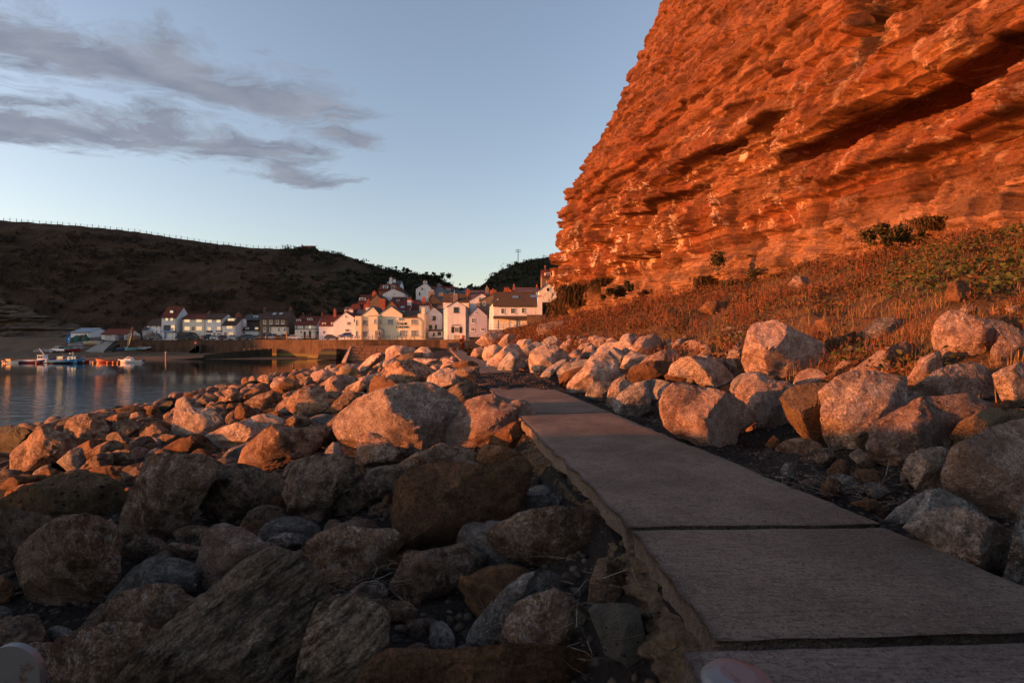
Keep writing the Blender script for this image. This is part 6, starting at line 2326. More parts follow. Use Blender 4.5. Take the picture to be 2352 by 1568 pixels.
def gable_block(x0, x1, el, er, ax, az, y0, dep, mat):
    mb = MB()
    mb.prism([(XP(x0), y0, zb), (XP(x0), y0, ZP(el)), (XP(ax), y0, ZP(az)), (XP(x1), y0, ZP(er)), (XP(x1), y0, zb)], (0, dep, 0))
    mb.build('wall', mat, pub)
    rb = MB()
    for (xe, ze) in ((x0, el), (x1, er)):
        a, b_ = (XP(xe), ZP(ze)), (XP(ax), ZP(az))
        s_ = (b_[1] - a[1]) / (b_[0] - a[0])
        e = -0.25 if xe == x0 else 0.25
        rb.prism([(a[0] + e, y0 - .15, a[1] + s_ * e + .01), (b_[0], y0 - .15, b_[1] + .01), (b_[0], y0 - .15, b_[1] + .2), (a[0] + e, y0 - .15, a[1] + s_ * e + .2)], (0, dep + .3, 0))
    rb.build('roof', M['r_slate'], pub)


gable_block(462, 842, 972, 972, 695, 795, dP, 9.0, M['cream'])
gable_block(806, 1216, 932, 932, 1010, 790, dP - 0.02, 9.5, M['cream'])
mb = MB()
mb.box(XP(404), XP(516), dP - 1.2, dP + 4, zb, ZP(968))
mb.box(XP(642), XP(800), dP - 1.3, dP + 2, zb, ZP(965))
mb.build('bay', M['cream'], pub)
mb = MB()
mb.box(XP(400), XP(520), dP - 1.3, dP + 4.1, ZP(968), ZP(962))
mb.box(XP(638), XP(804), dP - 1.42, dP + 2.1, ZP(965), ZP(958))
mb.build('coping', M['greybrick'], pub)
mb = MB()
mb.prism([(XP(1216.5), dP + .01, zb), (XP(1216.5), dP + .01, ZP(990)), (XP(1216.5), dP + 4.5, ZP(862)), (XP(1216.5), dP + 9, ZP(990)), (XP(1216.5), dP + 9, zb)], (XP(1488) - XP(1216.5), 0, 0))
mb.box(XP(1488.5), XP(1604), dP, dP + 8, zb, ZP(926))
mb.build('wall', M['cream'], pub)
mb = MB()
for sg, y0 in ((-1, dP), (1, dP + 9)):
    mb.prism([(XP(1214), y0 + sg * .25, ZP(997)), (XP(1214), y0 + sg * .25, ZP(989)), (XP(1214), dP + 4.5, ZP(852)), (XP(1214), dP + 4.5, ZP(860))], (XP(1490) - XP(1214), 0, 0))
mb.build('roof', M['r_brown'], pub)
add_chimney(pub, XP(1572), dP + 1.2, ZP(930), ZP(803), XP(55) - XP(0), 'cream', 0)
for (x, y, w_, h_, nx, nz) in [(515, 1030, 100, 85, 6, 4), (735, 1018, 42, 75, 2, 4), (815, 1018, 40, 75, 2, 4), (952, 1018, 110, 90, 6, 4), (1368, 1018, 112, 88, 6, 4), (515, 1222, 105, 97, 6, 4), (750, 1218, 108, 100, 6, 4), (1172, 1213, 108, 97, 6, 4), (1370, 1210, 112, 100, 6, 4), (420, 1035, 25, 85, 1, 3), (420, 1228, 25, 92, 1, 3)]:
    yy = dP - 0.02
    if x == 420:
        yy = dP - 1.2
    if x in (735, 750):
        yy = dP - 1.3
    add_window(pub, XP(x), XP(x + w_), ZP(y + h_), ZP(y), yy, 'wb', nx, nz)


def lettering(txt, x, z, y, size, mat, parent, ext=0.03, name='lettering'):
    cu = bpy.data.curves.new(name, 'FONT')
    cu.body = txt
    cu.size = size
    cu.extrude = ext
    cu.offset = 0.03 * size
    cu.align_x = 'CENTER'
    cu.materials.append(mat)
    tmp = bpy.data.objects.new(name, cu)
    COL.objects.link(tmp)
    bpy.context.view_layer.update()
    me = bpy.data.meshes.new_from_object(tmp.evaluated_get(bpy.context.evaluated_depsgraph_get()))
    bpy.data.objects.remove(tmp)
    me.name = name
    o = link(name, me, parent)
    o.location = Vector((x, y, z)) - parent_loc(parent)
    o.rotation_euler = (R(90), 0, 0)
    return o


# small capitals with tall initials, as on the wall
def small_caps(words, xc, zbase, y, h, width, mat, parent):
    """letters built one after another: tall first letters, lower rest"""
    seq = []
    for w_ in words:
        for i, ch in enumerate(w_):
            seq.append((ch, h if (i == 0) else h * 0.74))
        seq.append((' ', h * 0.7))
    seq = seq[:-1]
    adv = [(0.36 if c_ == ' ' else 0.80) * s_ for c_, s_ in seq]
    k = width / sum(adv)
    x = xc - width / 2
    for (c_, s_), a in zip(seq, adv):
        if c_ != ' ':
            lettering(c_, x + a * k / 2, zbase, y, s_ * 1.36, mat, parent, 0.03, 'letter')
        x += a * k


small_caps(['COD', '&'], XP(1214), ZP(1117), dP - 0.05, ZP(1070) - ZP(1117), XP(1298) - XP(1132), M['black'], pub)
small_caps(['LOBSTER'], XP(1215), ZP(1173), dP - 0.05, ZP(1127) - ZP(1173), XP(1330) - XP(1100), M['black'], pub)
mb = MB()
pts_ = [(790, 985), (790, 1150), (895, 1210), (895, 1365)]
for (a, b_) in zip(pts_[:-1], pts_[1:]):
    mb.tube((XP(a[0]), dP - .1, ZP(a[1])), (XP(b_[0]), dP - .1, ZP(b_[1])), 0.06, n=6)
mb.tube((XP(1490), dP - .1, ZP(990)), (XP(1565), dP - .1, ZP(1045)), 0.06, n=6)
mb.tube((XP(1565), dP - .1, ZP(1045)), (XP(1565), dP - .1, ZP(1360)), 0.06, n=6)
mb.build('drainpipe', M['iron'], pub)
mb = MB()
mb.tube((XP(1142), dP - .3, ZP(1012)), (XP(1142), dP + .1, ZP(1012)), 0.05, n=4)
mb.box(XP(1120), XP(1165), dP - .35, dP - .1, ZP(1036), ZP(992))
mb.build('alarm_box', M['white_old'], pub)
sg = empty('hanging_sign', (XP(885), dP - 4.0, 0.4), 'black hanging sign on a tall post before the pub', 'sign')
mb = MB()
mb.tube((XP(893), dP - 4, 0.2), (XP(893), dP - 4, ZP(1235)), 0.05, n=6)
mb.build('post', M['iron'], sg)
mb = MB()
mb.box(XP(868), XP(890), dP - 4.05, dP - 3.97, ZP(1308), ZP(1245))
mb.build('board', M['black'], sg)

# ---- houses round the pub
r = H('white gambrel ended cottage right of the pub', 'V', 152, 1606, 1920, 1345, 962, 812, 'g', 8, 'white_old', 'r_brown', apex=1768, eave_r=925,
      wins=[(1752, 965, 57, 68, 'wk', 2, 2), (1686, 1120, 58, 66, 'wk', 2, 2), (1790, 1118, 40, 68, 'wk', 1, 2), (1610, 975, 28, 80, 'wk', 1, 2), (1612, 1128, 30, 66, 'wk', 1, 2)])
mb = MB()
XQ = lambda v, d=150.6: (cx('V', v) - 1176) / F * d
ZQ = lambda v, d=150.6: EYE - (cy('V', v) - 784) / F * d
mb.box(XQ(1680), XQ(1925), 150.6, 151.99, ZQ(1345), ZQ(1222))
mb.prism([(XQ(1672), 150.4, ZQ(1228)), (XQ(1672), 150.4, ZQ(1222)), (XQ(1672), 151.98, ZQ(1200)), (XQ(1672), 151.98, ZQ(1210))], (XQ(1932) - XQ(1672), 0, 0), 1)
mb.build('lean_to', [M['white_old'], M['r_brown']], r)
add_window(r, XQ(1755), XQ(1790), ZQ(1310), ZQ(1260), 150.6, 'wk', 1, 1)
add_window(r, XQ(1842), XQ(1902), ZQ(1295), ZQ(1240), 150.6, 'wk', 2, 1)
dS = 144
r = H('tall white gabled shop with black shutters and a name board', 'V', dS, 2014, 2332, 1335, 800, 700, 'g', 11, 'white_old', 'r_dark', apex=2172, eave_r=795,
      wins=[(2122, 808, 90, 95, 'wk', 3, 3), (2140, 1160, 78, 96, 'w', 2, 3)], doors=[(2080, 1150, 58, 112, 'black', 'shutter'), (2221, 1150, 52, 112, 'black', 'shutter'), (2088, 1110, 174, 28, 'navy', 'name_board')],
      chims=[(2153, 600, 84, 700, 2, 'greybrick', 3)])
XS_ = lambda v: (cx('V', v) - 1176) / F * dS
ZS_ = lambda v: EYE - (cy('V', v) - 784) / F * dS
lettering('STAITHES STUDIOS', XS_(2175), ZS_(1133), dS - 0.06, (ZS_(1116) - ZS_(1133)) * 1.25, M['white'], r, 0.01)
mb = MB()
mb.prism([(XS_(1922), dS + 3, zb), (XS_(1922), dS + 3, ZS_(835)), (XS_(2013.5), dS + 3, ZS_(770)), (XS_(2013.5), dS + 3, zb)], (0, 6, 0))
mb.build('side_wing', M['white'], r)
H('lilac grey gabled cottage with a steep roof', 'Wc', 140, 622, 890, 1028, 802, 668, 'g', 8, 'lilac', 'r_slate', apex=742, eave_r=800,
  wins=[(658, 835, 55, 68, 'w', 2, 2), (650, 972, 54, 50, 'w', 2, 2), (797, 972, 54, 50, 'w', 2, 2), (704, 738, 30, 32, 'w', 2, 2)], chims=[(756, 618, 56, 675, 1, 'greybrick', 1.0)])
# big white building
dW = 120.0
r = H('large white building with shuttered ground floor, nearest the cliff', 'Wc', dW, 985, 1612, 1005, 652, 462, 'e', 10, 'white', 'r_brown',
      wins=[(1090, 690, 54, 78, 'w', 1, 2), (1232, 688, 70, 78, 'w', 1, 2), (1392, 685, 54, 76, 'w', 1, 2)],
      doors=[(1050, 850, 165, 145, 'cream_pale', 'shutter'), (1262, 848, 56, 150, 'cream_pale', 'shutter'), (1375, 850, 98, 140, 'cream_pale', 'shutter'), (1046, 868, 14, 128, 'blue', 'shutter_post'), (1318, 848, 22, 150, 'blue', 'shutter_post'), (1360, 862, 14, 130, 'blue', 'shutter_post')],
      sky=[(1262, 522, 90, 30), (1525, 512, 90, 30)])
XW = lambda v, d=dW: (cx('Wc', v) - 1176) / F * d
ZW = lambda v, d=dW: EYE - (cy('Wc', v) - 784) / F * d
mb = MB()
mb.prism([(XW(978), dW - 1.4, ZW(848)), (XW(978), dW - 1.4, ZW(840)), (XW(978), dW - .01, ZW(800)), (XW(978), dW - .01, ZW(826))], (XW(1478) - XW(978), 0, 0))
mb.build('porch_roof', M['r_brown'], r)
mb = MB()
mb.prism([(XW(908), dW + 2.0, ZW(1010)), (XW(908), dW + 2.0, ZW(900)), (XW(922), dW + 2.0, ZW(660)), (XW(1040), dW + 2.0, ZW(538)), (XW(1100), dW + 2.0, ZW(600)), (XW(1100), dW + 2.0, ZW(1010))], (0, 7, 0))
mb.build('gable_wing', M['white'], r)
mb = MB()
mb.box(XW(1480), XW(1735), dW - 2.2, dW - .01, ZW(960), ZW(802))
mb.box(XW(1474), XW(1742), dW - 2.3, dW - .005, ZW(802), ZW(792), 1)
mb.build('stone_annexe', [M['stone'], M['r_dark']], r)
mb = MB()
mb.prism([(XW(1612.5), dW + .02, ZW(1005)), (XW(1612.5), dW + .02, ZW(652)), (XW(1612.5), dW + 5, ZW(452, dW + 5)), (XW(1612.5), dW + 10, ZW(652)), (XW(1612.5), dW + 10, ZW(1005))], (0.5, 0, 0))
mb.build('gable_wall', M['bluewhite'], r)  # white gable end, its bluish shade put into the render colour
add_chimney(r, XW(1664), dW - .1, ZW(790), ZW(528), XW(66) - XW(0), 'white', 2)
mb = MB()
mb.box(XW(900), XW(1480), dW - 3.2, dW - .02, ZW(1100), ZW(1008))
mb.build('terrace', M['greybrick'], r)
rl = empty('railing', (XW(1200), dW - 3, ZW(1006)), 'thin iron railing on the terrace of the large white building', 'railing')
for a, b_ in ((937, 1230), (1297, 1475)):
    n = max(3, int((b_ - a) / 95) + 1)
    for k in range(n):
        mb = MB()
        x = XW(a + (b_ - a) * k / (n - 1), dW - 3)
        mb.tube((x, dW - 3, ZW(1006, dW - 3)), (x, dW - 3, ZW(926, dW - 3)), 0.035, n=5)
        mb.build('post', M['iron'], rl)
    for zz_ in (928, 965):
        mb = MB()
        mb.tube((XW(a, dW - 3), dW - 3, ZW(zz_, dW - 3)), (XW(b_, dW - 3), dW - 3, ZW(zz_, dW - 3)), 0.03, n=5)
        mb.build('rail', M['iron'], rl)
H('brown stone house high under the cliff with white dormers', 'Wc', 152, 1697, 1990, 470, 228, 142, 'e', 8, 'stone', 'r_red', wins=[(1757, 284, 46, 46, 'w', 3, 2), (1905, 282, 34, 55, 'w', 2, 2)],
  dorm=[(1742, 172, 78, 48, 'w', 'w'), (1864, 168, 60, 52, 'w', 'w')], chims=[(1742, 85, 16, 150, 1, 'brick')])
H('small cream gable below the high stone house', 'Wc', 142, 1652, 1908, 520, 425, 320, 'g', 7, 'cream_pale', 'r_slate', apex=1785, wins=[(1760, 388, 50, 56, 'w', 1, 1)])
H('long red pantiled roof behind the large white building', 'Wc', 148, 1268, 1648, 560, 462, 398, 'e', 8, 'white', 'r_purple', chims=[(1284, 358, 30, 440, 1, 'brick', 2), (1620, 365, 24, 410, 1, 'brick')])
H('low house with red chimneys before the long pantiled roof', 'Wc', 144, 1130, 1290, 560, 470, 446, 'e', 6, 'white', 'r_dark', chims=[(1180, 412, 90, 470, 3, 'brick', 2), (1236, 440, 40, 470, 1, 'brick', 1)])
H('stained brown gable house behind the lilac cottage', 'Wc', 150, 780, 1150, 720, 572, 476, 'g', 9, 'brownrender', 'r_dark', apex=985, eave_r=560, wins=[(826, 586, 44, 58, 'w', 2, 2)], chims=[(976, 424, 96, 490, 1, 'brick', 1.0)])
H('weathered white gable left of the stained brown one', 'Wc', 153, 632, 880, 780, 572, 472, 'g', 8, 'white_old', 'r_red', apex=805, eave_r=520, wins=[(770, 528, 38, 40, 'w', 2, 2)], chims=[(888, 388, 54, 500, 1, 'greybrick', 2)])
H('pink walled house with a brown roof behind the tall shop', 'Wc', 157, 240, 620, 780, 592, 490, 'e', 7, 'white', 'r_brown', chims=[(424, 502, 64, 590, 2, 'greybrick', .5), (366, 535, 30, 590, 1, 'brick', 2), (598, 500, 26, 590, 1, 'brick', 1)])
H('house with a purple roof high behind the white gable', 'Wc', 166, 612, 884, 600, 545, 438, 'e', 8, 'white_old', 'r_purple', chims=[(606, 418, 60, 480, 1, 'brick', 2)])
# ---- upper village
H('red brick house with a white gable at the top of the village', 'V', 186, 876, 1262, 700, 565, 378, 'g', 9, 'brick', 'r_dark', apex=1060, wins=[(1018, 430, 68, 50, 'w', 2, 1)], chims=[(1014, 290, 44, 380, 2, 'white_old', 6), (1074, 322, 48, 380, 2, 'white_old', 3)])
H('white gable house below the red brick one', 'V', 180, 872, 1252, 720, 572, 482, 'g', 7, 'white_old', 'r_dark', apex=1050, eave_r=562, wins=[(1060, 565, 24, 30, 'w', 1, 1)])
H('white flat roofed dormer house behind the red brick one', 'V', 192, 944, 1178, 520, 405, 348, 'e', 6, 'white', 'r_slate', wins=[(960, 362, 70, 38, 'w', 2, 1)])
H('house with a big white bay left of the red brick gable', 'V', 184, 800, 960, 640, 500, 420, 'e', 6, 'brick', 'r_red', dorm=[(880, 428, 76, 58, 'w', 'w')])
H('tall white gable house alone on the slope', 'V', 182, 1456, 1728, 730, 488, 378, 'g', 9, 'white_old', 'r_slate', apex=1622, eave_r=470, wins=[(1555, 466, 26, 34, 'wk', 1, 1), (1510, 542, 26, 50, 'wk', 1, 1)], chims=[(1622, 352, 64, 400, 2, 'white_old', 1)])
H('blue grey gable house behind the tall white one', 'V', 188, 1762, 1992, 640, 520, 440, 'g', 8, 'slategrey', 'r_slate', apex=1868, chims=[(1860, 408, 56, 460, 2, 'slategrey', 1)])
H('white terrace with a red roof at the back of the village', 'V', 194, 1730, 2122, 620, 526, 458, 'e', 6, 'white', 'r_red', wins=[(1994, 480, 72, 42, 'w', 3, 1)], chims=[(2108, 430, 22, 470, 1, 'brick'), (1905, 425, 20, 470, 1, 'brick')])
H('dark stone house with mossy roof in the middle of the village', 'V', 170, 1650, 1932, 830, 700, 590, 'g', 8, 'darkstone', 'r_brown', apex=1735, eave_r=730, chims=[(1738, 532, 100, 640, 4, 'greybrick', 2), (1900, 575, 90, 620, 2, 'greybrick', 6)], wins=[(1662, 680, 18, 48, 'w', 1, 2)])
H('small white house with a red chimney below the dark stone one', 'V', 164, 1515, 1700, 860, 770, 735, 'e', 6, 'white_old', 'r_red', chims=[(1598, 645, 58, 770, 2, 'brick', .5), (1700, 765, 62, 820, 1, 'brick', .5)])
H('stone gable with a dark mossy roof left of the village middle', 'V', 168, 640, 860, 880, 690, 582, 'g', 14, 'stone', 'r_brown', apex=752, eave_r=690, chims=[(726, 540, 70, 600, 1, 'brick', 1)])
H('red roofed house with a white dormer at the hill side of the village', 'V', 170, 426, 642, 960, 755, 602, 'e', 8, 'stone', 'r_red', dorm=[(464, 645, 98, 56, 'w', 'w')], chims=[(620, 680, 70, 780, 1, 'brick', -1)])
H('cottage with teal door and faded red roof below the hill', 'V', 166, 288, 422, 960, 872, 762, 'e', 6, 'white_old', 'r_red', doors=[(370, 880, 50, 55, 'teal')])
H('low stone house with a white flat roof behind the pub wing', 'V', 160, 415, 585, 960, 930, 868, 'e', 8, 'stone', 'r_slate', chims=[(615, 812, 70, 880, 1, 'white_old', 1), (570, 790, 60, 840, 3, 'brick', 5)])
H('stone gable house rising behind the pub', 'V', 161, 925, 1115, 900, 800, 692, 'g', 8, 'stone', 'r_red', apex=1010, chims=[(872, 685, 102, 860, 4, 'brick', 0.6)])
H('red roofed cottage with skylights right of the stone gable', 'V', 163, 1115, 1340, 900, 850, 725, 'e', 8, 'white_old', 'r_red', sky=[(1180, 800, 30, 34), (1215, 802, 30, 34)], chims=[(1142, 750, 54, 830, 1, 'brick', .5)])
H('red roofed cottage with a white chimney behind the pub tiles', 'V', 165, 1345, 1640, 940, 855, 740, 'e', 8, 'white', 'r_red', chims=[(1342, 690, 66, 850, 2, 'bluewhite', 0.5), (1400, 720, 22, 800, 1, 'brick')])
H('small red roofed house with a blue grey dormer', 'V', 175, 1012, 1245, 800, 722, 640, 'e', 7, 'slategrey', 'r_red', dorm=[(1115, 668, 50, 52, 'w', 's')], chims=[(1345, 650, 40, 720, 1, 'brick')])
H('narrow house with blue white gable beside the tall shop', 'V', 158, 1830, 1925, 960, 845, 785, 'e', 5, 'bluewhite', 'r_slate', wins=[(1880, 870, 36, 50, 'l', 1, 1)])
H('house with a steep red roof above the lit cottages', 'V', 172, 1255, 1500, 800, 745, 690, 'e', 7, 'white_old', 'r_red', chims=[(1370, 660, 40, 740, 2, 'brick')])
# turret shed
H('little white garden hut on the slope left of the pub', 'V', 164, 200, 266, 905, 840, 815, 'e', 3, 'white', 'r_slate', wins=[(208, 848, 48, 45, 'w', 4, 2)], name='garden_hut', cat='hut')
# ---- boat sheds by the slipway
r = H('white boat shed with a blue grey sheet roof', 'A', 172, 625, 792, 1146, 1096, 1063, 'e', 9, 'white', 'r_blue', name='boat_shed', cat='shed')
r2 = H('low white shed with a red roof and two navy doors', 'A', 168, 895, 1120, 1168, 1112, 1071, 'e', 6, 'white', 'r_red', doors=[(928, 1120, 46, 44, 'navy'), (1032, 1117, 62, 48, 'navy', 'garage_door')], name='boat_shed', cat='shed')

# farm roof on the ridge
d = 246
r = H('farm roof peeping over the ridge of the hill', 'G', 252, 1832, 1910, 1560, 1535, 1508, 'e', 8, 'stone', 'r_red', name='farm_building', cat='building', chims=[(1850, 1500, 8, 1520, 1, 'brick')])
r = H('flat roofed house half hidden at the head of the wooded slope', 'V', 258, 930, 1060, 220, 160, 150, 'e', 8, 'stone', 'r_slate', cat='building', wins=[(1000, 165, 40, 20)])

# ================================================================ quay walls
t = NT('streaked harbour wall concrete')
st = t.noise(0.9, 7, 0.75, t.map((0.8, 0.8, 0.3)), 0.6)
sc = t.noise(0.35, 6, 0.7)
c = t.mix(t.smooth(st, 0.38, 0.62), (.042, .027, .019), (.098, .06, .04))
c = t.mix(t.math('MULTIPLY', t.smooth(st, 0.62, 0.72), 0.4), c, (.20, .13, .092))
sp = t.N.new('ShaderNodeSeparateXYZ')
t.L.new(t.obj, sp.inputs[0])
zz_ = t.math('ADD', sp.outputs['Z'], t.math('MULTIPLY', sc, 0.5))
c = t.mix(t.smooth(zz_, 2.0, 2.7, 0.9, 0.0), c, (.13, .11, .03))
c = t.mix(t.smooth(zz_, 1.4, 1.9, 1.0, 0.0), c, (.03, .026, .02))
M['harbour'] = t.done(c, 0.9, t.bump(t.noise(3, 6, 0.7), 0.5, 0.05), 0.2)

QL = [(-123, 160.5), (-102, 160.5), (-81, 158.5), (-60, 150.0), (-48.7, 142.5), (-40.5, 139.5), (-19.3, 137.5), (-5, 128)]


def quay_wall(pts, zt, zb_, th, label, mat, name='harbour_wall', cap=0.16, zts=None):
    root = empty(name, (pts[0][0], pts[0][1], zb_), label, 'wall')
    for i, (a, b_) in enumerate(zip(pts[:-1], pts[1:])):
        mb = MB()
        va, vb = Vector((a[0], a[1], 0)), Vector((b_[0], b_[1], 0))
        n = Vector((-(vb - va).y, (vb - va).x, 0)).normalized()
        ztop = zts[i] if zts else zt
        off = 0.004 * i
        mb.prism([va + Vector((0, 0, zb_ + off)), vb + Vector((0, 0, zb_ + off)), vb + Vector((0, 0, ztop - cap)), va + Vector((0, 0, ztop - cap))], n * th)
        mb.build('wall_section', M[mat], root)
        mb = MB()
        e = n * -0.08
        mb.prism([va + e + Vector((0, 0, ztop - cap + .003)), vb + e + Vector((0, 0, ztop - cap + .003)), vb + e + Vector((0, 0, ztop + off)), va + e + Vector((0, 0, ztop + off))], n * (th + .1))
        mb.build('coping', M['footing'], root)
    return root


quay_wall(QL[:4], 2.0, -4.2, 1.2, 'long streaked harbour wall below the parked cars', 'harbour')
quay_wall(QL[3:6], 2.0, -4.6, 1.2, 'sunlit bend of the harbour wall with green weed at its foot', 'harbour')
quay_wall(QL[5:], 2.0, -4.6, 1.2, 'dark harbour wall directly below the pub', 'harbour')
# pale buttress
mb = MB()
p = W(cx('Fc', 585), cy('Fc', 345), 138.5)
mb.v += []
x0, x1 = W(cx('Fc', 460), 0, 137).x, W(cx('Fc', 708), 0, 137).x
a0, a1 = W(cx('Fc', 515), 0, 139).x, W(cx('Fc', 700), 0, 139).x
zlo, zhi = W(0, cy('Fc', 350), 137).z - 1, W(0, cy('Fc', 262), 139).z
b = len(mb.v)
mb.v += [(x0, 137.0, zlo), (x1, 137.0, zlo), (x1, 144, zlo), (x0, 144, zlo), (a0, 139.5, zhi), (a1, 139.5, zhi), (a1, 144, zhi), (a0, 144, zhi)]
for q in ((0, 3, 2, 1), (4, 5, 6, 7), (0, 1, 5, 4), (1, 2, 6, 5), (2, 3, 7, 6), (3, 0, 4, 7)):
    mb.f.append(q)
    mb.m.append(0)
o = mb.build('buttress', M['harbour'], None, (x0, 138, zlo))
tag(o, 'pale sloping concrete buttress against the sunlit harbour wall', 'buttress')

# stepped stone pier, course by course of squared blocks
pier = empty('stone_pier', tuple(W(830, 828, 124)), 'stepped pier of squared stone blocks glowing red below the pub', 'pier')
rngp = random.Random(3)
t = NT('red brown pier stone')
n = t.noise(2.5, 6, 0.7)
c = t.mix(t.smooth(n, 0.35, 0.65), (.17, .085, .055), (.25, .14, .09))
M['pier'] = t.done(t.mix(t.smooth(t.rand(), 0.0, 1.0, 0.0, 0.35), c, (.10, .06, .045)), 0.9, t.bump(n, 0.6, 0.06), 0.2)
dpier = 126.0
courses = [(885, 1500, 222, 250, 2.0), (870, 1500, 252, 290, 1.5), (850, 1480, 292, 328, 1.0), (832, 1420, 330, 372, 0.5), (815, 1300, 374, 415, 0.0)]
for (xa, xb, ya, yb_, dy) in courses:
    x = W(cx('Fc', xa), 0, dpier + dy).x
    xe = W(cx('Fc', xb), 0, dpier + dy).x
    zt_, zl_ = W(0, cy('Fc', ya), dpier + dy).z, W(0, cy('Fc', yb_), dpier + dy).z
    while x < xe:
        wd = rngp.uniform(0.9, 1.7)
        mb = MB()
        f = rngp.uniform(-.04, .04)
        mb.box(x, x + wd - 0.05, dpier + dy + f, dpier + dy + 3.0 - dy * .3, zl_ - .02, zt_ - 0.04 + rngp.uniform(-.02, .02))
        mb.build('block', M['pier'], pier)
        x += wd
mb = MB()
va, vb = W(cx('Fc', 740), cy('Fc', 445), 124), W(cx('Fc', 885), cy('Fc', 222), 128)
mb.prism([va + Vector((0, 0, -.8)), W(cx('Fc', 810), cy('Fc', 415), 124) + Vector((0, 0, -1.0)), W(cx('Fc', 900), cy('Fc', 224), 128), vb], (0.2, 4.0, 0))
mb.build('ramp_end', M['pink'], pier)
mb = MB()
mb.box(W(cx('Fc', 830), 0, 127).x, W(cx('Fc', 1560), 0, 128).x, 128.9, 137, -4.5, W(0, cy('Fc', 222), 128).z - 0.12)
mb.build('core', M['pier'], pier)

# slipway with steps
sl = empty('slipway', tuple(W(230, 800, 162)), 'pale concrete slipway running down to the sand with steps beside it', 'slipway')
mb = MB()
q4 = [W(cx('A', 752), cy('A', 1262), 157), W(cx('A', 915), cy('A', 1260), 157), W(cx('A', 1012), cy('A', 1172), 167), W(cx('A', 905), cy('A', 1174), 167)]
mb.prism([v + Vector((0, 0, .02)) for v in q4], (0, 0, -2.5))
mb.build('ramp', plain('pale slipway concrete', (.24, .215, .19), 0.9, 0.25, 1.0), sl)
for k in range(12):
    f = k / 11
    a = W(cx('A', 918 + 82 * f), cy('A', 1258 - 86 * f), 157.5 + 10 * f)
    mb = MB()
    mb.box(a.x, a.x + 2.2, a.y, a.y + 0.95, a.z - 2.0, a.z + .05)
    mb.build('step', M['darkstone'], sl)
mb = MB()
mb.prism([W(cx('A', 945), cy('A', 1262), 158) + Vector((0, 0, -.5)), W(cx('A', 1085), cy('A', 1172), 168) + Vector((0, 0, -3.0)), W(cx('A', 1085), cy('A', 1168), 168), W(cx('A', 945), cy('A', 1250), 158)], (0.5, 0, 0))
mb.build('side_wall', M['harbour'], sl)
mb = MB()
for k in range(7):
    f = k / 6
    a = W(cx('A', 945 + 138 * f), cy('A', 1252 - 84 * f), 158 + 10 * f)
    mb.tube(a, a + Vector((0, 0, 1.0)), 0.035, n=4)
mb.tube(W(cx('A', 945), cy('A', 1252), 158) + Vector((0, 0, 1)), W(cx('A', 1083), cy('A', 1168), 168) + Vector((0, 0, 1)), 0.04, n=4)
mb.build('handrail', M['iron'], sl)

# steps down the harbour wall, with red notice
hs = empty('harbour_steps', tuple(W(460, 800, 159)), 'stone steps running down the harbour wall to the sand', 'steps')
for k in range(11):
    mb = MB()
    a = W(cx('B', 640 + k * 10), cy('B', 778 - k * 6.5), 159.3)
    mb.box(a.x, a.x + .82, 157.9, 160.4, a.z - 2.2, a.z)
    mb.build('step', M['darkstone'], hs)
nb_ = empty('notice_board', tuple(W(cx('B', 684), cy('B', 705), 157.6)), 'small red and white notice board on the harbour wall by the steps', 'sign')
mb = MB()
a = W(cx('B', 668), cy('B', 708), 157.6)
b2 = W(cx('B', 702), cy('B', 672), 157.6)
mb.box(a.x, b2.x, 157.58, 157.64, a.z, b2.z)
mb.build('panel', plain('red notice', (.45, .05, .05), .5), nb_)
mb = MB()
mb.box(a.x + .25, b2.x - .25, 157.55, 157.579, a.z + .3, b2.z - .5)
mb.build('white_field', M['frame'], nb_)
mb = MB()
mb.tube(((a.x + b2.x) / 2, 157.66, -1.6), ((a.x + b2.x) / 2, 157.66, b2.z), 0.05, n=5)
mb.build('post', M['iron'], nb_)

# dark low jetty curving out over the sand
jet = empty('low_jetty', tuple(W(600, 818, 152)), 'low dark weedy jetty wall curving across the sand, with lit handrail', 'jetty')
jp = [(340, 892, 140), (560, 880, 142), (775, 862, 144.5), (1000, 832, 147), (1200, 814, 149), (1400, 795, 151.5), (1530, 788, 153)]
jv = [W(cx('B', a), cy('B', b_), d_) for a, b_, d_ in jp]
for a, b_ in zip(jv[:-1], jv[1:]):
    mb = MB()
    n = Vector((-(b_ - a).y, (b_ - a).x, 0)).normalized()
    up = 0.9 if a.x > jv[2].x - .1 else 0.3
    mb.prism([a + Vector((0, 0, -1.5)), b_ + Vector((0, 0, -1.5)), b_ + Vector((0, 0, up)), a + Vector((0, 0, up))], n * 1.3)
    mb.build('jetty_section', M['weed'], jet)
t = NT('sunlit orange post')
M['orange'] = t.done((.45, .20, .10), 0.6)  # orange of the low sun put into the colour of posts and rails
for k, (x_, y0, y1) in enumerate([(1218, 755, 798), (1278, 752, 795), (1338, 750, 790), (1398, 748, 786), (1496, 742, 782)]):
    mb = MB()
    f = k / 4
    d_ = 149.5 + 3 * f
    mb.tube(W(cx('B', x_), cy('B', y1), d_), W(cx('B', x_), cy('B', y0), d_), 0.07, n=6)
    mb.build('post', M['orange'], jet)
for (ya, yb_) in ((756, 749), (776, 768)):
    mb = MB()
    mb.tube(W(cx('B', 1218), cy('B', ya), 149.5), W(cx('B', 1420), cy('B', yb_), 151.7), 0.035, n=5)
    mb.build('rail', M['orange'], jet)
po = empty('marker_post', tuple(W(cx('B', 358), cy('B', 890), 141)), 'sunlit orange marker post at the seaward end of the low jetty', 'post')
mb = MB()
a, b2 = W(cx('B', 358), cy('B', 895), 141), W(cx('B', 358), cy('B', 797), 141)
mb.tube(a, b2, 0.16, n=8)
mb.build('shaft', M['orange'], po)
mb = MB()
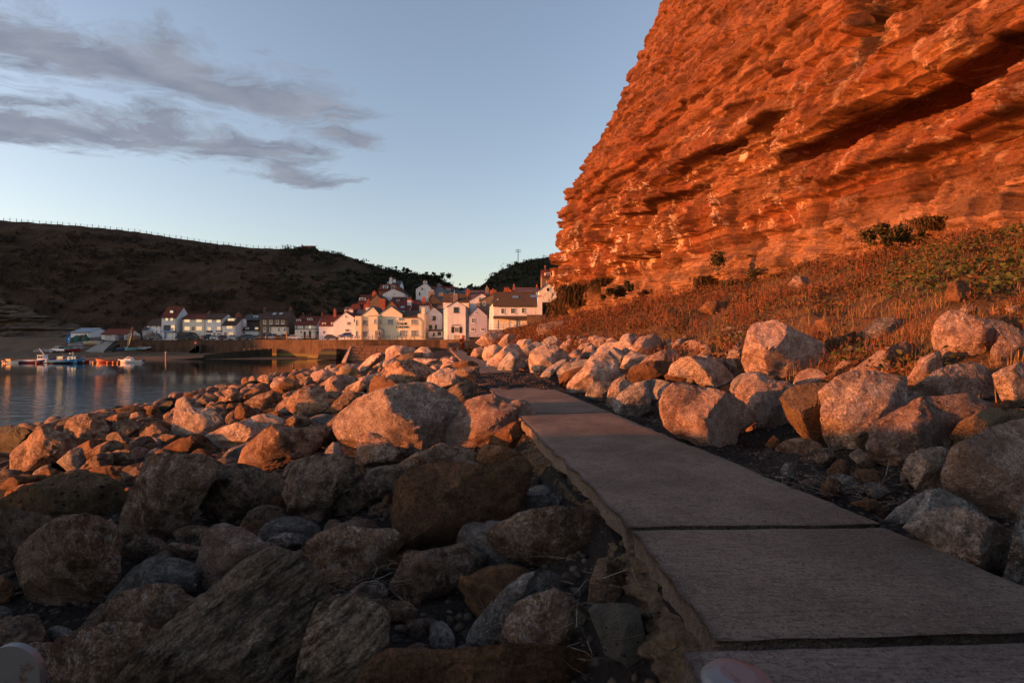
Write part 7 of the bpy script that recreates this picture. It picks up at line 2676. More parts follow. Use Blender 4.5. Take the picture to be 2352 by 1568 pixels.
mb.tube(b2, b2 + Vector((0, 0, .12)), 0.19, n=8)
mb.build('cap', M['frame'], po)
po = empty('marker_post', tuple(W(674, 862, 74)), 'grey green marker post standing in the water off the boulders', 'post')
mb = MB()
mb.tube(W(674, 866, 74) + Vector((0, 0, -1)), W(674, 845, 74), 0.13, n=8)
mb.build('shaft', M['weed'], po)
mb = MB()
mb.tube(W(674, 845, 74), W(674, 834, 74), 0.13, n=8)
mb.build('cap', M['concrete2'], po)

# railing along the quay edge
def quay_railing(pts, label, zq=2.0, step=2.4, skip=()):
    root = empty('railing', (pts[0][0], pts[0][1], zq), label, 'railing')
    ps = []
    for a, b_ in zip(pts[:-1], pts[1:]):
        va, vb = Vector((a[0], a[1], zq)), Vector((b_[0], b_[1], zq))
        n = Vector((-(vb - va).y, (vb - va).x, 0)).normalized() * 0.35
        k = max(1, round((vb - va).length / step))
        ps += [va.lerp(vb, i / k) + n for i in range(k)]
    ps.append(Vector((pts[-1][0], pts[-1][1] + .35, zq)))
    proto = None
    for p in ps:
        if proto is None:
            mb = MB()
            mb.tube((0, 0, 0), (0, 0, 1.12), 0.055, n=6)
            mb.tube((0, 0, 1.12), (0, 0, 1.22), 0.09, 0.05, n=6)
            proto = mb.mesh('post', M['iron'])
        link('post', proto, root, p - parent_loc(root))
    for h in (0.6, 1.05):
        for a, b_ in zip(ps[:-1], ps[1:]):
            mb = MB()
            mb.tube(a + Vector((0, 0, h)), b_ + Vector((0, 0, h)), 0.03, n=4, cap=False)
            mb.build('rail', M['iron'], root)
    return root


quay_railing(QL[:4], 'black railing along the quay before the parked cars')
quay_railing(QL[3:6], 'black railing round the sunlit bend of the quay')
quay_railing(QL[5:], 'black railing on the quay edge before the pub')

# fence posts on the hill crest
t = M['post'] = plain('weathered fence post', (.10, .085, .07), 0.9)
fence = empty('fence', tuple(W(0, 505, 236)), 'post and wire fence along the crest of the dark hill', 'fence')
mb = MB()
mb.tube((0, 0, -0.6), (0, 0, 1.35), 0.11, n=5)
pm = mb.mesh('post', M['post'])
skyx = [a for a, _, _ in SKY]
prev = None
wires = MB()
for k in range(58):
    px = 8 + k * 13.6 + (k * 37 % 5) * 0.6
    if px > 800:
        break
    py = np.interp(px, skyx, [b_ for _, b_, _ in SKY])
    d_ = np.interp(px, skyx, [c_ for _, _, c_ in SKY]) + 1.0
    p = W(px, py, d_)
    o = link('post', pm, fence, p - parent_loc(fence))
    o.scale = (1, 1, 0.8 + 0.3 * ((k * 13) % 7) / 7)
    if prev is not None:
        for h in (.5, 1.0):
            wires.tube(prev + Vector((0, 0, h)), p + Vector((0, 0, h)), 0.025, n=3, cap=False)
    prev = p
wires.build('wire', M['post'], fence)

# telegraph pole
tp = empty('telegraph_pole', tuple(W(1190, 604, 237)), 'telegraph pole with two cross arms on the wooded hill', 'pole')
a, b2 = W(1190, 612, 237), W(1190, 572, 237)
mb = MB()
mb.tube(a, b2, 0.16, n=7)
mb.build('shaft', M['post'], tp)
for h in (0.5, 1.3):
    mb = MB()
    mb.box(b2.x - 1.3, b2.x + 1.3, b2.y - .08, b2.y + .08, b2.z - h - .1, b2.z - h + .1)
    mb.build('cross_arm', M['post'], tp)
# ================================================================ cars
def paint(name, col, rough=0.3):
    t = NT(name)
    return t.done(col, rough, None, 0.5)


M['tyre'] = plain('tyre rubber', (.012, .012, .012), 0.9)
M['hub'] = plain('wheel rim', (.32, .32, .34), 0.4, metal=0.6)
M['car_glass'] = paint('car glass', (.01, .012, .016), 0.08)
M['lamp_white'] = paint('headlight glass', (.6, .6, .58), 0.2)
M['lamp_red'] = paint('tail light', (.35, .02, .015), 0.3)
PAINTS = {n: paint('car paint ' + n, c) for n, c in dict(navy=(.015, .025, .06), black=(.012, .012, .014), maroon=(.10, .015, .02), silver=(.42, .43, .45), white=(.65, .65, .66), grey=(.11, .115, .13),
                                                         copper=(.20, .085, .04), dark=(.03, .032, .036), blue=(.03, .07, .22)).items()}
CAR_SHAPES = {
    # side profile (x forward from the tail, z), cabin profile, wheel x
    'hatchback': ([(0, .35), (-.02, .75), (.08, .95), (.35, 1.02), (2.75, .98), (3.75, .80), (3.98, .62), (4.0, .35)], [(.25, 1.0), (.62, 1.42), (1.1, 1.50), (2.0, 1.48), (2.95, .97)], (.75, 3.2), 1.72),
    'suv': ([(0, .42), (-.03, .9), (.06, 1.1), (.3, 1.15), (3.2, 1.12), (4.2, .98), (4.42, .78), (4.45, .42)], [(.15, 1.12), (.35, 1.66), (.9, 1.76), (2.3, 1.74), (3.3, 1.11)], (.85, 3.55), 1.85),
    'van': ([(0, .4), (0, 1.0), (.02, 1.2), (3.9, 1.2), (4.6, 1.0), (4.85, .75), (4.9, .4)], [(.02, 1.18), (.08, 1.9), (.3, 1.96), (3.1, 1.96), (4.15, 1.18)], (.95, 3.9), 1.9),
    'pickup': ([(0, .5), (0, 1.05), (.05, 1.1), (2.0, 1.1), (3.7, 1.1), (4.7, 1.02), (5.0, .8), (5.05, .5)], [(1.75, 1.08), (1.85, 1.72), (2.2, 1.8), (3.1, 1.78), (3.85, 1.09)], (1.0, 4.0), 1.82),
}
_car_mesh = {}


def car_meshes(shape):
    if shape in _car_mesh:
        return _car_mesh[shape]
    prof, cab, wx, wd = CAR_SHAPES[shape]
    L_ = max(p[0] for p in prof)
    out = {}

    def loft(pr, w0, w1, z0, z1, mat):
        """closed side profile lofted across the car, the flanks pulled in towards the top"""
        mb = MB()
        ys = (-1.0, -0.93, 0.93, 1.0)
        n = len(pr)
        rows = []
        for yy in ys:
            row = []
            for (x, z) in pr:
                f = min(1, max(0, (z - z0) / (z1 - z0 + 1e-6)))
                wv = (w0 * (1 - f) + w1 * f) / 2
                inset = 0.05 if abs(yy) == 1.0 else 0.0
                xc = x + (L_ / 2 - x) * inset * 0.4
                zc = z - (0.04 if abs(yy) == 1.0 and z > z0 + .2 else 0)
                row.append((xc - L_ / 2, yy * wv, zc))
            rows.append(row)
        for r_ in rows:
            mb.v += r_
        for a in range(3):
            for i in range(n):
                j = (i + 1) % n
                mb.f.append((a * n + i, a * n + j, (a + 1) * n + j, (a + 1) * n + i))
                mb.m.append(0)
        mb.f.append(tuple(range(n - 1, -1, -1)))
        mb.f.append(tuple(range(3 * n, 4 * n)))
        mb.m += [0, 0]
        return mb
    out['body'] = loft(prof, wd, wd * .94, .3, 1.1, None).mesh('body', PAINTS['navy'])
    out['cabin'] = loft(cab, wd * .93, wd * .72, cab[0][1], cab[2][1], None).mesh('cabin', M['car_glass'])
    top = max(z for _, z in cab)
    rp = [(x, z) for x, z in cab if z > top - 0.12]
    rf = MB()
    rf.box(rp[0][0] - L_ / 2 - .02, rp[-1][0] - L_ / 2 + .05, -wd * .37, wd * .37, top - .07, top + .03)
    # window pillars
    for px in (cab[0][0] + .35, (cab[0][0] + cab[-1][0]) / 2, ):
        for s_ in (-1, 1):
            rf.tube((px - L_ / 2, s_ * wd * .465, cab[0][1] - .02), (px - L_ / 2 + .05, s_ * wd * .37, top - .03), .045, n=4)
    for s_ in (-1, 1):
        rf.tube((cab[-1][0] - L_ / 2, s_ * wd * .465, cab[-1][1]), (cab[-2][0] - L_ / 2, s_ * wd * .37, top - .03), .045, n=4)
    out['car_roof'] = rf.mesh('car_roof', PAINTS['navy'])
    w = MB()
    w.tube((0, -.11, 0), (0, .11, 0), .32, n=14)
    w.tube((0, -.118, 0), (0, .118, 0), .19, n=10, m=1)
    out['wheel'] = w.mesh('wheel', [M['tyre'], M['hub']])
    h = MB()
    h.box(-.05, .05, -.16, .16, -.07, .07)
    out['headlight'] = h.mesh('headlight', M['lamp_white'])
    out['tail_light'] = h.mesh('tail_light', M['lamp_red'])
    _car_mesh[shape] = (out, prof, wx, wd, L_)
    return _car_mesh[shape]


def car(shape, colour, p, rz, label, name=None, group='cars parked along the quay', name_cat='car'):
    ms, prof, wx, wd, L_ = car_meshes(shape)
    root = empty(name or ('parked_van' if shape == 'van' else 'pickup_truck' if shape == 'pickup' else 'parked_car'), p, label, name_cat, group)
    root.rotation_euler = (0, 0, rz)
    for part in ('body', 'cabin', 'car_roof'):
        o = link(part, ms[part], root)
        if part != 'cabin':
            o.material_slots[0].link = 'OBJECT'
            o.material_slots[0].material = PAINTS[colour]
    for x in wx:
        for s_ in (-1, 1):
            link('wheel', ms['wheel'], root, (x - L_ / 2, s_ * (wd / 2 - .08), .32))
    for s_ in (-1, 1):
        link('headlight', ms['headlight'], root, (L_ / 2 - .12, s_ * (wd / 2 - .3), .72))
        link('tail_light', ms['tail_light'], root, (-L_ / 2 + .03, s_ * (wd / 2 - .28), .85))
    return root


def at_quay(c, x, y, d):
    p = W(cx(c, x), cy(c, y), d)
    return Vector((p.x, p.y, 2.0 if c == 'B' else p.z))


for (c_, x, d, shape, col, rz, label) in [
        ('B', 235, 169.6 - 1.5, 'pickup', 'dark', 0.0, 'dark pickup parked before the tall tower house'),
        ('B', 545, 163.5, 'hatchback', 'navy', 0.35, 'navy hatchback in front of the dark garage'),
        ('B', 655, 163.2, 'suv', 'black', 0.3, 'black estate car with bags beside the terrace steps'),
        ('B', 815, 163.4, 'hatchback', 'dark', 1.2, 'small dark car with glowing red lamp by the navy garage'),
        ('B', 925, 164, 'hatchback', 'white', 0.2, 'white car partly behind the railing before the awnings'),
        ('B', 1015, 163, 'hatchback', 'maroon', 0.25, 'maroon hatchback before the porch of the white dormer house'),
        ('B', 1120, 162.7, 'hatchback', 'silver', 0.15, 'silver estate car next to the maroon hatchback'),
        ('B', 1205, 163, 'hatchback', 'black', 3.3, 'black hatchback between the silver estate and the dark four wheel drive'),
        ('B', 1298, 162.8, 'suv', 'navy', 0.1, 'big dark blue four wheel drive before the low white cottage'),
        ('B', 1362, 164.5, 'hatchback', 'grey', 1.45, 'grey car parked nose in beside the stone house'),
        ('B', 1438, 162.5, 'suv', 'black', 1.4, 'black car with its tail towards the harbour before the stone house'),
        ('B', 1545, 161.5, 'van', 'silver', 0.5, 'silver van in front of the stone house porch'),
        ('B', 1625, 162, 'hatchback', 'copper', 0.7, 'copper hatchback beside the silver van'),
        ('B', 1708, 161, 'suv', 'black', 0.4, 'tall black car near the flat shop front'),
        ('B', 1785, 159, 'hatchback', 'white', 0.12, 'white hatchback closest to the bend of the quay'),
        ('B', 2190, 150, 'hatchback', 'black', 0.1, 'black car low behind the railing at the quay bend')]:
    p = W(cx(c_, x), 0, d)
    car(shape, col, (p.x, d, 2.0 if d < 165 else 2.02), rz, label)
p = W(cx('V', 220), cy('V', 1345), 150)
car('hatchback', 'blue', (p.x, 150, p.z), 3.2, 'blue hatchback parked beside the pub before the pink lit gable')
p = W(cx('A', 522), cy('A', 1274), 156)
car('pickup', 'white', (p.x, 156, beach_z(p.x, 156) + 0.0), 3.05, 'white pickup truck standing on the sand by the boats', group=None, name_cat='truck')

# ================================================================ boats
BOATP = {n: plain('boat paint ' + n, c, 0.4, 0.08, 2.0) for n, c in dict(blue=(.03, .20, .42), navy=(.025, .045, .16), white=(.66, .66, .66), red=(.20, .02, .02), cream=(.55, .48, .36), orange=(.38, .10, .03), green=(.03, .16, .12),
                                                                           teal=(.10, .30, .32), grey=(.3, .31, .33), black=(.015, .015, .017), wood=(.25, .13, .06), yellow=(.6, .42, .06), palewood=(.45, .32, .18)).items()}


def hull_mesh(L_, B, Hh, sheer, mats, transom=0.75, draft=0.3, n=13):
    """open hull with bottom, flared topsides, an inner skin and a painted rail; bow towards +x"""
    mb = MB()
    st = []
    for i in range(n):
        t_ = i / (n - 1)
        x = (t_ - 0.5) * L_
        hb = B / 2 * (transom + (1 - transom) * math.sin(min(1, t_ / 0.45) * math.pi / 2)) * (1 if t_ < 0.5 else max(0.02, 1 - ((t_ - 0.5) / 0.5) ** 2.1))
        zs = Hh + sheer * (abs(t_ - 0.35) / 0.65) ** 2
        xe = x + 0.08 * L_ * max(0, t_ - .8) / .2 * 0.6
        st.append((x, xe, hb, zs))
    rows = []
    for (x, xe, hb, zs) in st:
        prof = [(xe, -hb, zs), (x * .995, -hb * .93, zs * .45), (x * .98, -hb * .62, -draft * .6), (x * .97, 0, -draft), (x * .98, hb * .62, -draft * .6), (x * .995, hb * .93, zs * .45), (xe, hb, zs),
                (xe * .99, hb * .9, zs), (x * .97, hb * .75, .12), (x * .97, -hb * .75, .12), (xe * .99, -hb * .9, zs)]
        rows.append(prof)
    k = len(rows[0])
    for r_ in rows:
        mb.v += r_
    for i in range(n - 1):
        for j in range(k):
            j2 = (j + 1) % k
            mb.f.append((i * k + j, i * k + j2, (i + 1) * k + j2, (i + 1) * k + j))
            mb.m.append(1 if j in (6, 10) else (2 if j in (7, 8, 9) else (3 if j in (1, 2, 3, 4) else 0)))
    mb.f.append(tuple(range(k)))
    mb.m.append(0)
    mb.f.append(tuple(range((n - 1) * k + k - 1, (n - 1) * k - 1, -1)))
    mb.m.append(0)
    return mb.mesh('hull', mats)


def boat_root(name, c, x, y, d, rz, label, cat='boat', group='boats afloat in the harbour', z=None):
    p = W(cx(c, x), cy(c, y), d)
    root = empty(name, (p.x, d, WZ if z is None else z), label, cat, group)
    root.rotation_euler = (0, 0, rz)
    root.scale = (.66, .66, .66)
    return root


def put(root, name, mb, mat, smooth=False, parent=None):
    return link(name, mb.mesh(name, mat, (0, 0, 0), smooth), parent or root)


def dist_water(c, y):
    return 5.0 * F / (cy(c, y) - 784)


# main blue fishing boat
d = 117
r = boat_root('fishing_boat', 'A', 588, 1385, d, 0.12, 'bright blue fishing boat with wheelhouse towards its bow')
k_ = hull_mesh(11.0, 3.2, 1.05, 0.75, [BOATP['blue'], BOATP['white'], BOATP['grey'], BOATP['black']])
link('hull', k_, r)
mb = MB()
mb.box(.9, 3.9, -1.05, 1.05, .2, 1.5)
mb.box(1.0, 3.6, -1.0, 1.0, 2.4, 2.55)
for x in (1.0, 1.9, 2.8, 3.55):
    for y in (-.98, .98):
        mb.box(x - .06, x + .06, y - .05, y + .05, 1.5, 2.4)
wh = put(r, 'wheelhouse', mb, BOATP['blue'])
mb = MB()
mb.box(1.06, 3.5, -.93, .93, 1.503, 2.397)
put(r, 'window', mb, M['glass_sky'], parent=wh)
mb = MB()
mb.box(.85, 1.6, -1.08, -.5, .2, 2.3)
put(r, 'door_panel', mb, BOATP['white'], parent=wh)
mb = MB()
mb.tube((2.0, 0, 2.55), (2.0, 0, 4.0), .06, n=6)
mb.tube((1.4, 0, 3.3), (2.6, 0, 3.3), .05, n=5)
put(r, 'mast', mb, BOATP['white'])
mb = MB()
mb.tube((1.4, 0, 3.35), (1.4, 0, 3.55), .45, n=12)
put(r, 'radar', mb, BOATP['white'])
mb = MB()
for s_ in (-1, 1):
    pr = None
    for t_ in (0.0, 1.2, 2.4):
        a = Vector((3.0 + t_, s_ * (1.25 - t_ * .3), 1.45 + t_ * .12))
        mb.tube(a, a + Vector((0, 0, .75)), .035, n=4)
        if pr is not None:
            mb.tube(pr + Vector((0, 0, .75)), a + Vector((0, 0, .75)), .035, n=4)
        pr = a
put(r, 'bow_rail', mb, BOATP['grey'])
mb = MB()
mb.box(-4.4, -2.2, -1.2, 1.2, .25, .75)
mb.tube((-1.2, 0, .3), (-1.2, 0, 2.6), .07, n=5)
put(r, 'deck_gear', mb, BOATP['grey'])
# navy boat with white cabin
d = 119
r = boat_root('fishing_boat', 'A', 330, 1383, d, 0.06, 'navy hulled boat with a red deck and white cabin and leaning derrick')
link('hull', hull_mesh(11.5, 3.0, .75, 1.1, [BOATP['navy'], BOATP['white'], BOATP['red'], BOATP['red']]), r)
mb = MB()
mb.box(.6, 4.0, -1.0, 1.0, .2, 1.5)
mb.box(.7, 2.7, -.95, .95, 1.5, 2.75)
mb.box(.55, 2.9, -1.1, 1.1, 2.75, 2.87)
cab = put(r, 'cabin', mb, BOATP['white'])
mb = MB()
for x in (.95, 1.8):
    mb.box(x, x + .6, -1.02, -.955, 1.75, 2.45)
put(r, 'window', mb, M['car_glass'], parent=cab)
mb = MB()
mb.tube((2.4, 0, 2.8), (.6, 0, 5.0), .1, n=6)
put(r, 'derrick', mb, BOATP['white'])
mb = MB()
mb.box(-5.0, -.6, -1.25, -1.15, .75, 1.05)
mb.box(-5.0, -.6, 1.15, 1.25, .75, 1.05)
put(r, 'bulwark', mb, BOATP['white'])
# smaller ones
d = 125
r = boat_root('cabin_boat', 'A', 530, 1352, d, 0.1, 'pale blue cabin boat moored behind the bright blue one')
link('hull', hull_mesh(7.2, 2.3, .7, .5, [BOATP['blue'], BOATP['white'], BOATP['grey'], BOATP['white']]), r)
mb = MB()
mb.box(-.6, 1.6, -.8, .8, .3, 1.2)
mb.box(-.7, 1.5, -.85, .85, 1.95, 2.1)
for x in (-.5, 1.4):
    for y in (-.75, .75):
        mb.box(x - .06, x + .06, y - .06, y + .06, 1.2, 1.95)
cab = put(r, 'cabin', mb, BOATP['cream'])
mb = MB()
mb.box(-.45, 1.35, -.7, .7, 1.203, 1.947)
put(r, 'window', mb, M['glass_sky'], parent=cab)
mb = MB()
mb.tube((1.0, 0, 2.1), (1.0, 0, 3.4), .05, n=5)
put(r, 'mast', mb, BOATP['grey'])
r = boat_root('motor_boat', 'A', 98, 1382, 118, -.1, 'small white boat with orange gear on its deck, farthest from the quay')
link('hull', hull_mesh(5.6, 2.1, .75, .5, [BOATP['cream'], BOATP['wood'], BOATP['grey'], BOATP['white']]), r)
mb = MB()
mb.box(-1.2, .6, -.7, .7, .4, 1.35)
mb.box(-1.4, .7, -.8, .8, 1.35, 1.5)
put(r, 'canopy', mb, BOATP['wood'])
mb = MB()
mb.tube((-.9, -1.1, .3), (-.9, -1.1, .75), .28, n=8)
mb.tube((-2.0, -1.0, .3), (-2.0, -1.0, .7), .25, n=8)
put(r, 'fender', mb, BOATP['orange'])
r = boat_root('dinghy', 'A', 745, 1360, 121, .2, 'short red dinghy behind the bow of the bright blue boat')
link('hull', hull_mesh(3.0, 1.4, .6, .3, [BOATP['red'], BOATP['white'], BOATP['grey'], BOATP['red']]), r)
mb = MB()
mb.box(-.5, -.2, -.6, .6, .35, .42)
put(r, 'seat', mb, BOATP['wood'])
r = boat_root('rowing_boat', 'A', 868, 1360, 123, .25, 'white rowing boat with blue rail and a red tip')
link('hull', hull_mesh(5.2, 1.8, .45, .45, [BOATP['cream'], BOATP['blue'], BOATP['wood'], BOATP['white']]), r)
mb = MB()
for x in (-1.2, .2, 1.3):
    mb.box(x, x + .25, -.7, .7, .3, .37)
put(r, 'seat', mb, BOATP['wood'])
r = boat_root('open_boat', 'A', 985, 1360, 121, 3.25, 'long open dark red boat beside the white cruiser')
link('hull', hull_mesh(10.0, 2.5, .8, .75, [BOATP['red'], BOATP['red'], BOATP['wood'], BOATP['red']]), r)
mb = MB()
for x in (-2.6, -.6, 1.4, 3.0):
    mb.box(x, x + .3, -.95, .95, .5, .58)
put(r, 'seat', mb, BOATP['wood'])
mb = MB()
mb.tube((3.6, 0, .5), (3.6, 0, 2.6), .05, n=5)
put(r, 'mast', mb, BOATP['wood'])
r = boat_root('cabin_cruiser', 'A', 1155, 1358, 121, 3.2, 'white cabin cruiser with raked windows and an outboard motor')
link('hull', hull_mesh(8.2, 2.6, .8, .45, [BOATP['white'], BOATP['white'], BOATP['grey'], BOATP['white']]), r)
mb = MB()
for (xa, xb, za, zb3, w0, w1) in ((-.6, 3.0, .7, 1.3, 1.0, .85), (-.4, 1.9, 1.3, 2.0, .85, .65)):
    b = len(mb.v)
    mb.v += [(xa, -w0, za), (xb, -w0 * .7, za), (xb, w0 * .7, za), (xa, w0, za), (xa + .1, -w1, zb3), (xb - .7, -w1 * .7, zb3), (xb - .7, w1 * .7, zb3), (xa + .1, w1, zb3)]
    for q in ((0, 3, 2, 1), (4, 5, 6, 7), (0, 1, 5, 4), (1, 2, 6, 5), (2, 3, 7, 6), (3, 0, 4, 7)):
        mb.f.append(tuple(b + i for i in q))
        mb.m.append(0)
cab = put(r, 'cabin', mb, BOATP['white'])
mb = MB()
for s_ in (-1, 1):
    mb.box(-.2, .5, s_ * .80 - .03, s_ * .80 + .03, 1.42, 1.85)
    mb.box(.6, 1.2, s_ * .70 - .03, s_ * .70 + .03, 1.42, 1.8)
put(r, 'window', mb, M['car_glass'], parent=cab)
mb = MB()
mb.box(-4.6, -4.1, -.25, .25, .3, 1.25)
put(r, 'outboard_motor', mb, BOATP['black'])
mb = MB()
mb.tube((.6, 0, 2.0), (.6, 0, 2.9), .04, n=4)
mb.box(.2, 1.0, -.4, .4, 2.02, 2.2)
put(r, 'roof_gear', mb, BOATP['orange'])
buoy = MB()
for (z0, r0, z1, r1) in ((-.1, .18, .1, .32), (.1, .32, .35, .32), (.35, .32, .52, .16)):
    buoy.tube((0, 0, z0), (0, 0, z1), r0, r1, 10)
bm_ = buoy.mesh('buoy', BOATP['orange'])
for k, (x, y, lab) in enumerate([(330, 1372, 'pink buoy floating against the navy hulled boat'), (955, 1352, 'red buoy floating by the long red boat, first of three'), (1005, 1354, 'red buoy floating in the middle by the long red boat'), (1046, 1352, 'red buoy touching the bow of the white cruiser'), (832, 1352, 'red buoy at the end of the rowing boat')]):
    d = 115.0 if k == 0 else 117
    p = W(cx('A', x), 0, d)
    o = link('buoy', bm_, None, (p.x, d, WZ + .05))
    tag(o, lab, 'buoy', 'mooring buoys')

# ================================================================ boats and gear ashore
def ashore(c, x, y, d):
    p = W(cx(c, x), cy(c, y), d)
    return p


def small_hull(c, x, y, d, L_, cols, rz, label, tilt=(0, 0), name='dinghy', seat=True, group='small boats pulled up ashore', dz=0.0):
    p = ashore(c, x, y, d)
    root = empty(name, (p.x, d, p.z + dz), label, 'boat', group)
    root.rotation_euler = (tilt[0], tilt[1], rz)
    link('hull', hull_mesh(L_, L_ * .36, .5, .28, [BOATP[cols[0]], BOATP[cols[1]], BOATP[cols[2]], BOATP[cols[0]]]), root)
    if seat:
        mb = MB()
        for q in (-.2, .12):
            mb.box(q * L_, q * L_ + .22, -L_ * .13, L_ * .13, .28, .34)
        put(root, 'seat', mb, BOATP['wood'])
    return root


small_hull('A', 366, 1262, 157, 3.6, ('white', 'black', 'grey'), .3, 'white dinghy with a black rail at the foot of the rock outcrop', (.5, 0))
small_hull('A', 428, 1262, 158, 3.0, ('grey', 'white', 'grey'), 1.0, 'grey dinghy standing between the white one and the pickup', (.4, 0))
small_hull('A', 452, 1264, 155, 2.8, ('white', 'white', 'grey'), 2.2, 'small white dinghy against the tail of the pickup', (.2, 0))
small_hull('A', 598, 1242, 160, 5.6, ('teal', 'white', 'grey'), .15, 'pale turquoise boat lying behind the white pickup')
small_hull('A', 642, 1256, 156, 4.6, ('red', 'white', 'palewood'), .1, 'low red and white dinghy on the sand beside the pickup')
small_hull('A', 665, 1210, 163, 3.6, ('white', 'red', 'grey'), .6, 'white dinghy heeled over below the white shed', (.5, 0))
small_hull('A', 712, 1235, 160, 4.0, ('green', 'red', 'grey'), 1.1, 'green dinghy with a red rim tipped on its side', (.9, 0))
small_hull('A', 745, 1205, 163, 4.2, ('red', 'white', 'grey'), 1.0, 'red dinghy tipped on its side beneath the shed corner', (.8, 0))
small_hull('A', 808, 1198, 163, 4.2, ('palewood', 'orange', 'palewood'), .5, 'varnished round bowed boat propped up beside the slipway', (-.9, 0))
small_hull('A', 842, 1190, 165, 3.4, ('grey', 'white', 'grey'), .4, 'grey tender resting behind the varnished boat', (-.5, 0))
small_hull('A', 1088, 1248, 156, 3.8, ('navy', 'black', 'grey'), .1, 'dark blue boat on the sand under the harbour wall')
small_hull('A', 1172, 1247, 156, 4.6, ('teal', 'white', 'grey'), 3.3, 'light turquoise boat on the sand under the harbour wall')
small_hull('A', 1275, 1246, 156.5, 4.0, ('black', 'grey', 'grey'), .2, 'black upturned boat on the sand nearest the steps', (.6, 0))
# upright covered boats
p = ashore('A', 610, 1200, 165)
r = empty('covered_boat', (p.x, 165, p.z), 'blue covered boat stood up on its stern beside the white shed', 'boat', 'small boats pulled up ashore')
r.scale = (.7, .7, .7)
o = link('hull', hull_mesh(5.2, 1.9, .5, .3, [BOATP['blue'], BOATP['blue'], BOATP['blue'], BOATP['blue']]), r, (0, 0, 2.3))
o.rotation_euler = (0, R(-80), R(90))
mb = MB()
mb.tube((.3, -.62, 2.4), (.3, -.7, 2.4), .3, n=10)
put(r, 'patch', mb, BOATP['white'])
p = ashore('A', 1150, 1228, 159.2)
r = empty('kayak', (p.x, 159.0, p.z), 'long red and yellow canoe leaning upright on the harbour wall', 'kayak', 'small boats pulled up ashore')
o = link('hull', hull_mesh(6.6, 1.2, .35, .2, [BOATP['red'], BOATP['yellow'], BOATP['palewood'], BOATP['red']], .3), r, (.35, 0, 3.0))
o.rotation_euler = (R(70), R(-76), 0)
mb = MB()
mb.box(.1, .6, -.4, -.2, 2.2, 2.4)
put(r, 'seat', mb, BOATP['yellow'])


def net_heap(c, x, y, d, w_, h_, col, label, seed):
    rs_ = np.random.RandomState(seed)
    v, f = ico(4)
    p = ashore(c, x, y, d)
    r_ = 1 + 0.35 * fbm(v * 2.2 + seed, 4)
    V = v * r_[:, None] * np.array([w_ / 2, w_ * .35, h_])
    V[:, 2] = np.maximum(V[:, 2], -.1)
    o = link('net_heap', fast_mesh('net_heap', V, f, col, False), None, (p.x, d, p.z))
    tag(o, label, 'net', 'fishing nets and gear by the sheds')


M['net_green'] = plain('green fishing net', (.03, .09, .06), 0.9, 0.4, 4, 0.8)
M['net_brown'] = plain('brown fishing net', (.12, .08, .055), 0.9, 0.4, 4, 0.8)
M['net_orange'] = plain('orange fishing net', (.30, .12, .05), 0.9, 0.4, 4, 0.8)
net_heap('A', 680, 1182, 166, 3.2, 2.0, M['net_green'], 'dark green net heap under the white shed wall', 1)
net_heap('A', 718, 1180, 166.5, 2.4, 2.2, M['net_brown'], 'brown net heap in the middle below the white shed', 2)
net_heap('A', 756, 1178, 166, 2.2, 2.0, M['net_green'], 'green net heap at the corner of the white shed', 3)
net_heap('A', 1195, 1160, 169, 3.0, 1.4, M['net_orange'], 'orange and brown gear heaped at the top of the harbour wall', 4)
net_heap('A', 1232, 1160, 168.6, 2.2, 1.1, M['net_brown'], 'low brown gear heap behind the upright canoe', 5)
net_heap('A', 1350, 1152, 170, 6.0, 1.8, M['net_brown'], 'long heap of nets before the small white cottage', 6)
for k, (x, d, lab) in enumerate([(1250, 168.5, 'blue fish box first in the row on the harbour wall'), (1272, 168.5, 'blue fish box in the middle of the row on the harbour wall'), (1292, 168.6, 'blue fish box last in the row on the harbour wall')]):
    p = ashore('A', x, 1160, d)
    mb = MB()
    mb.box(-.7, .7, -.5, .5, 0, .9)
    mb.box(-.75, .75, -.55, .55, .9, 1.0)
    o = link('fish_box', mb.mesh('fish_box', BOATP['navy']), None, (p.x, d, 2.0))
    tag(o, lab, 'crate', 'fish boxes on the harbour wall')
p = ashore('A', 985, 1166, 165.5)
mb = MB()
mb.box(-1.7, 1.7, -.7, .7, 0, 1.5)
mb.box(-1.75, 1.75, -.75, .75, 1.5, 1.6)
mb.box(-.05, .05, -.78, -.7, 0.1, 1.5)
o = link('steel_tank', mb.mesh('steel_tank', BOATP['grey']), None, (p.x, 165.5, p.z))
tag(o, 'grey steel tank before the doors of the red roofed shed', 'tank')

# ================================================================ before the pub
def picnic_table(p, label, rz=0):
    root = empty('picnic_table', p, label, 'table', 'picnic tables before the pub')
    root.rotation_euler = (0, 0, rz)
    mb = MB()
    mb.box(-.9, .9, -.38, .38, .72, .77)
    link('tabletop', mb.mesh('tabletop', BOATP['palewood']), root)
    for s_ in (-1, 1):
        mb = MB()
        mb.box(-.9, .9, s_ * .72 - .12, s_ * .72 + .12, .42, .46)
        link('bench', mb.mesh('bench', BOATP['palewood']), root)
    for x in (-.6, .6):
        for s_ in (-1, 1):
            mb = MB()
            mb.tube((x, s_ * .28, .72), (x, s_ * .75, 0), .05, n=4)
            link('leg', mb.mesh('leg', BOATP['palewood']), root)
    return root


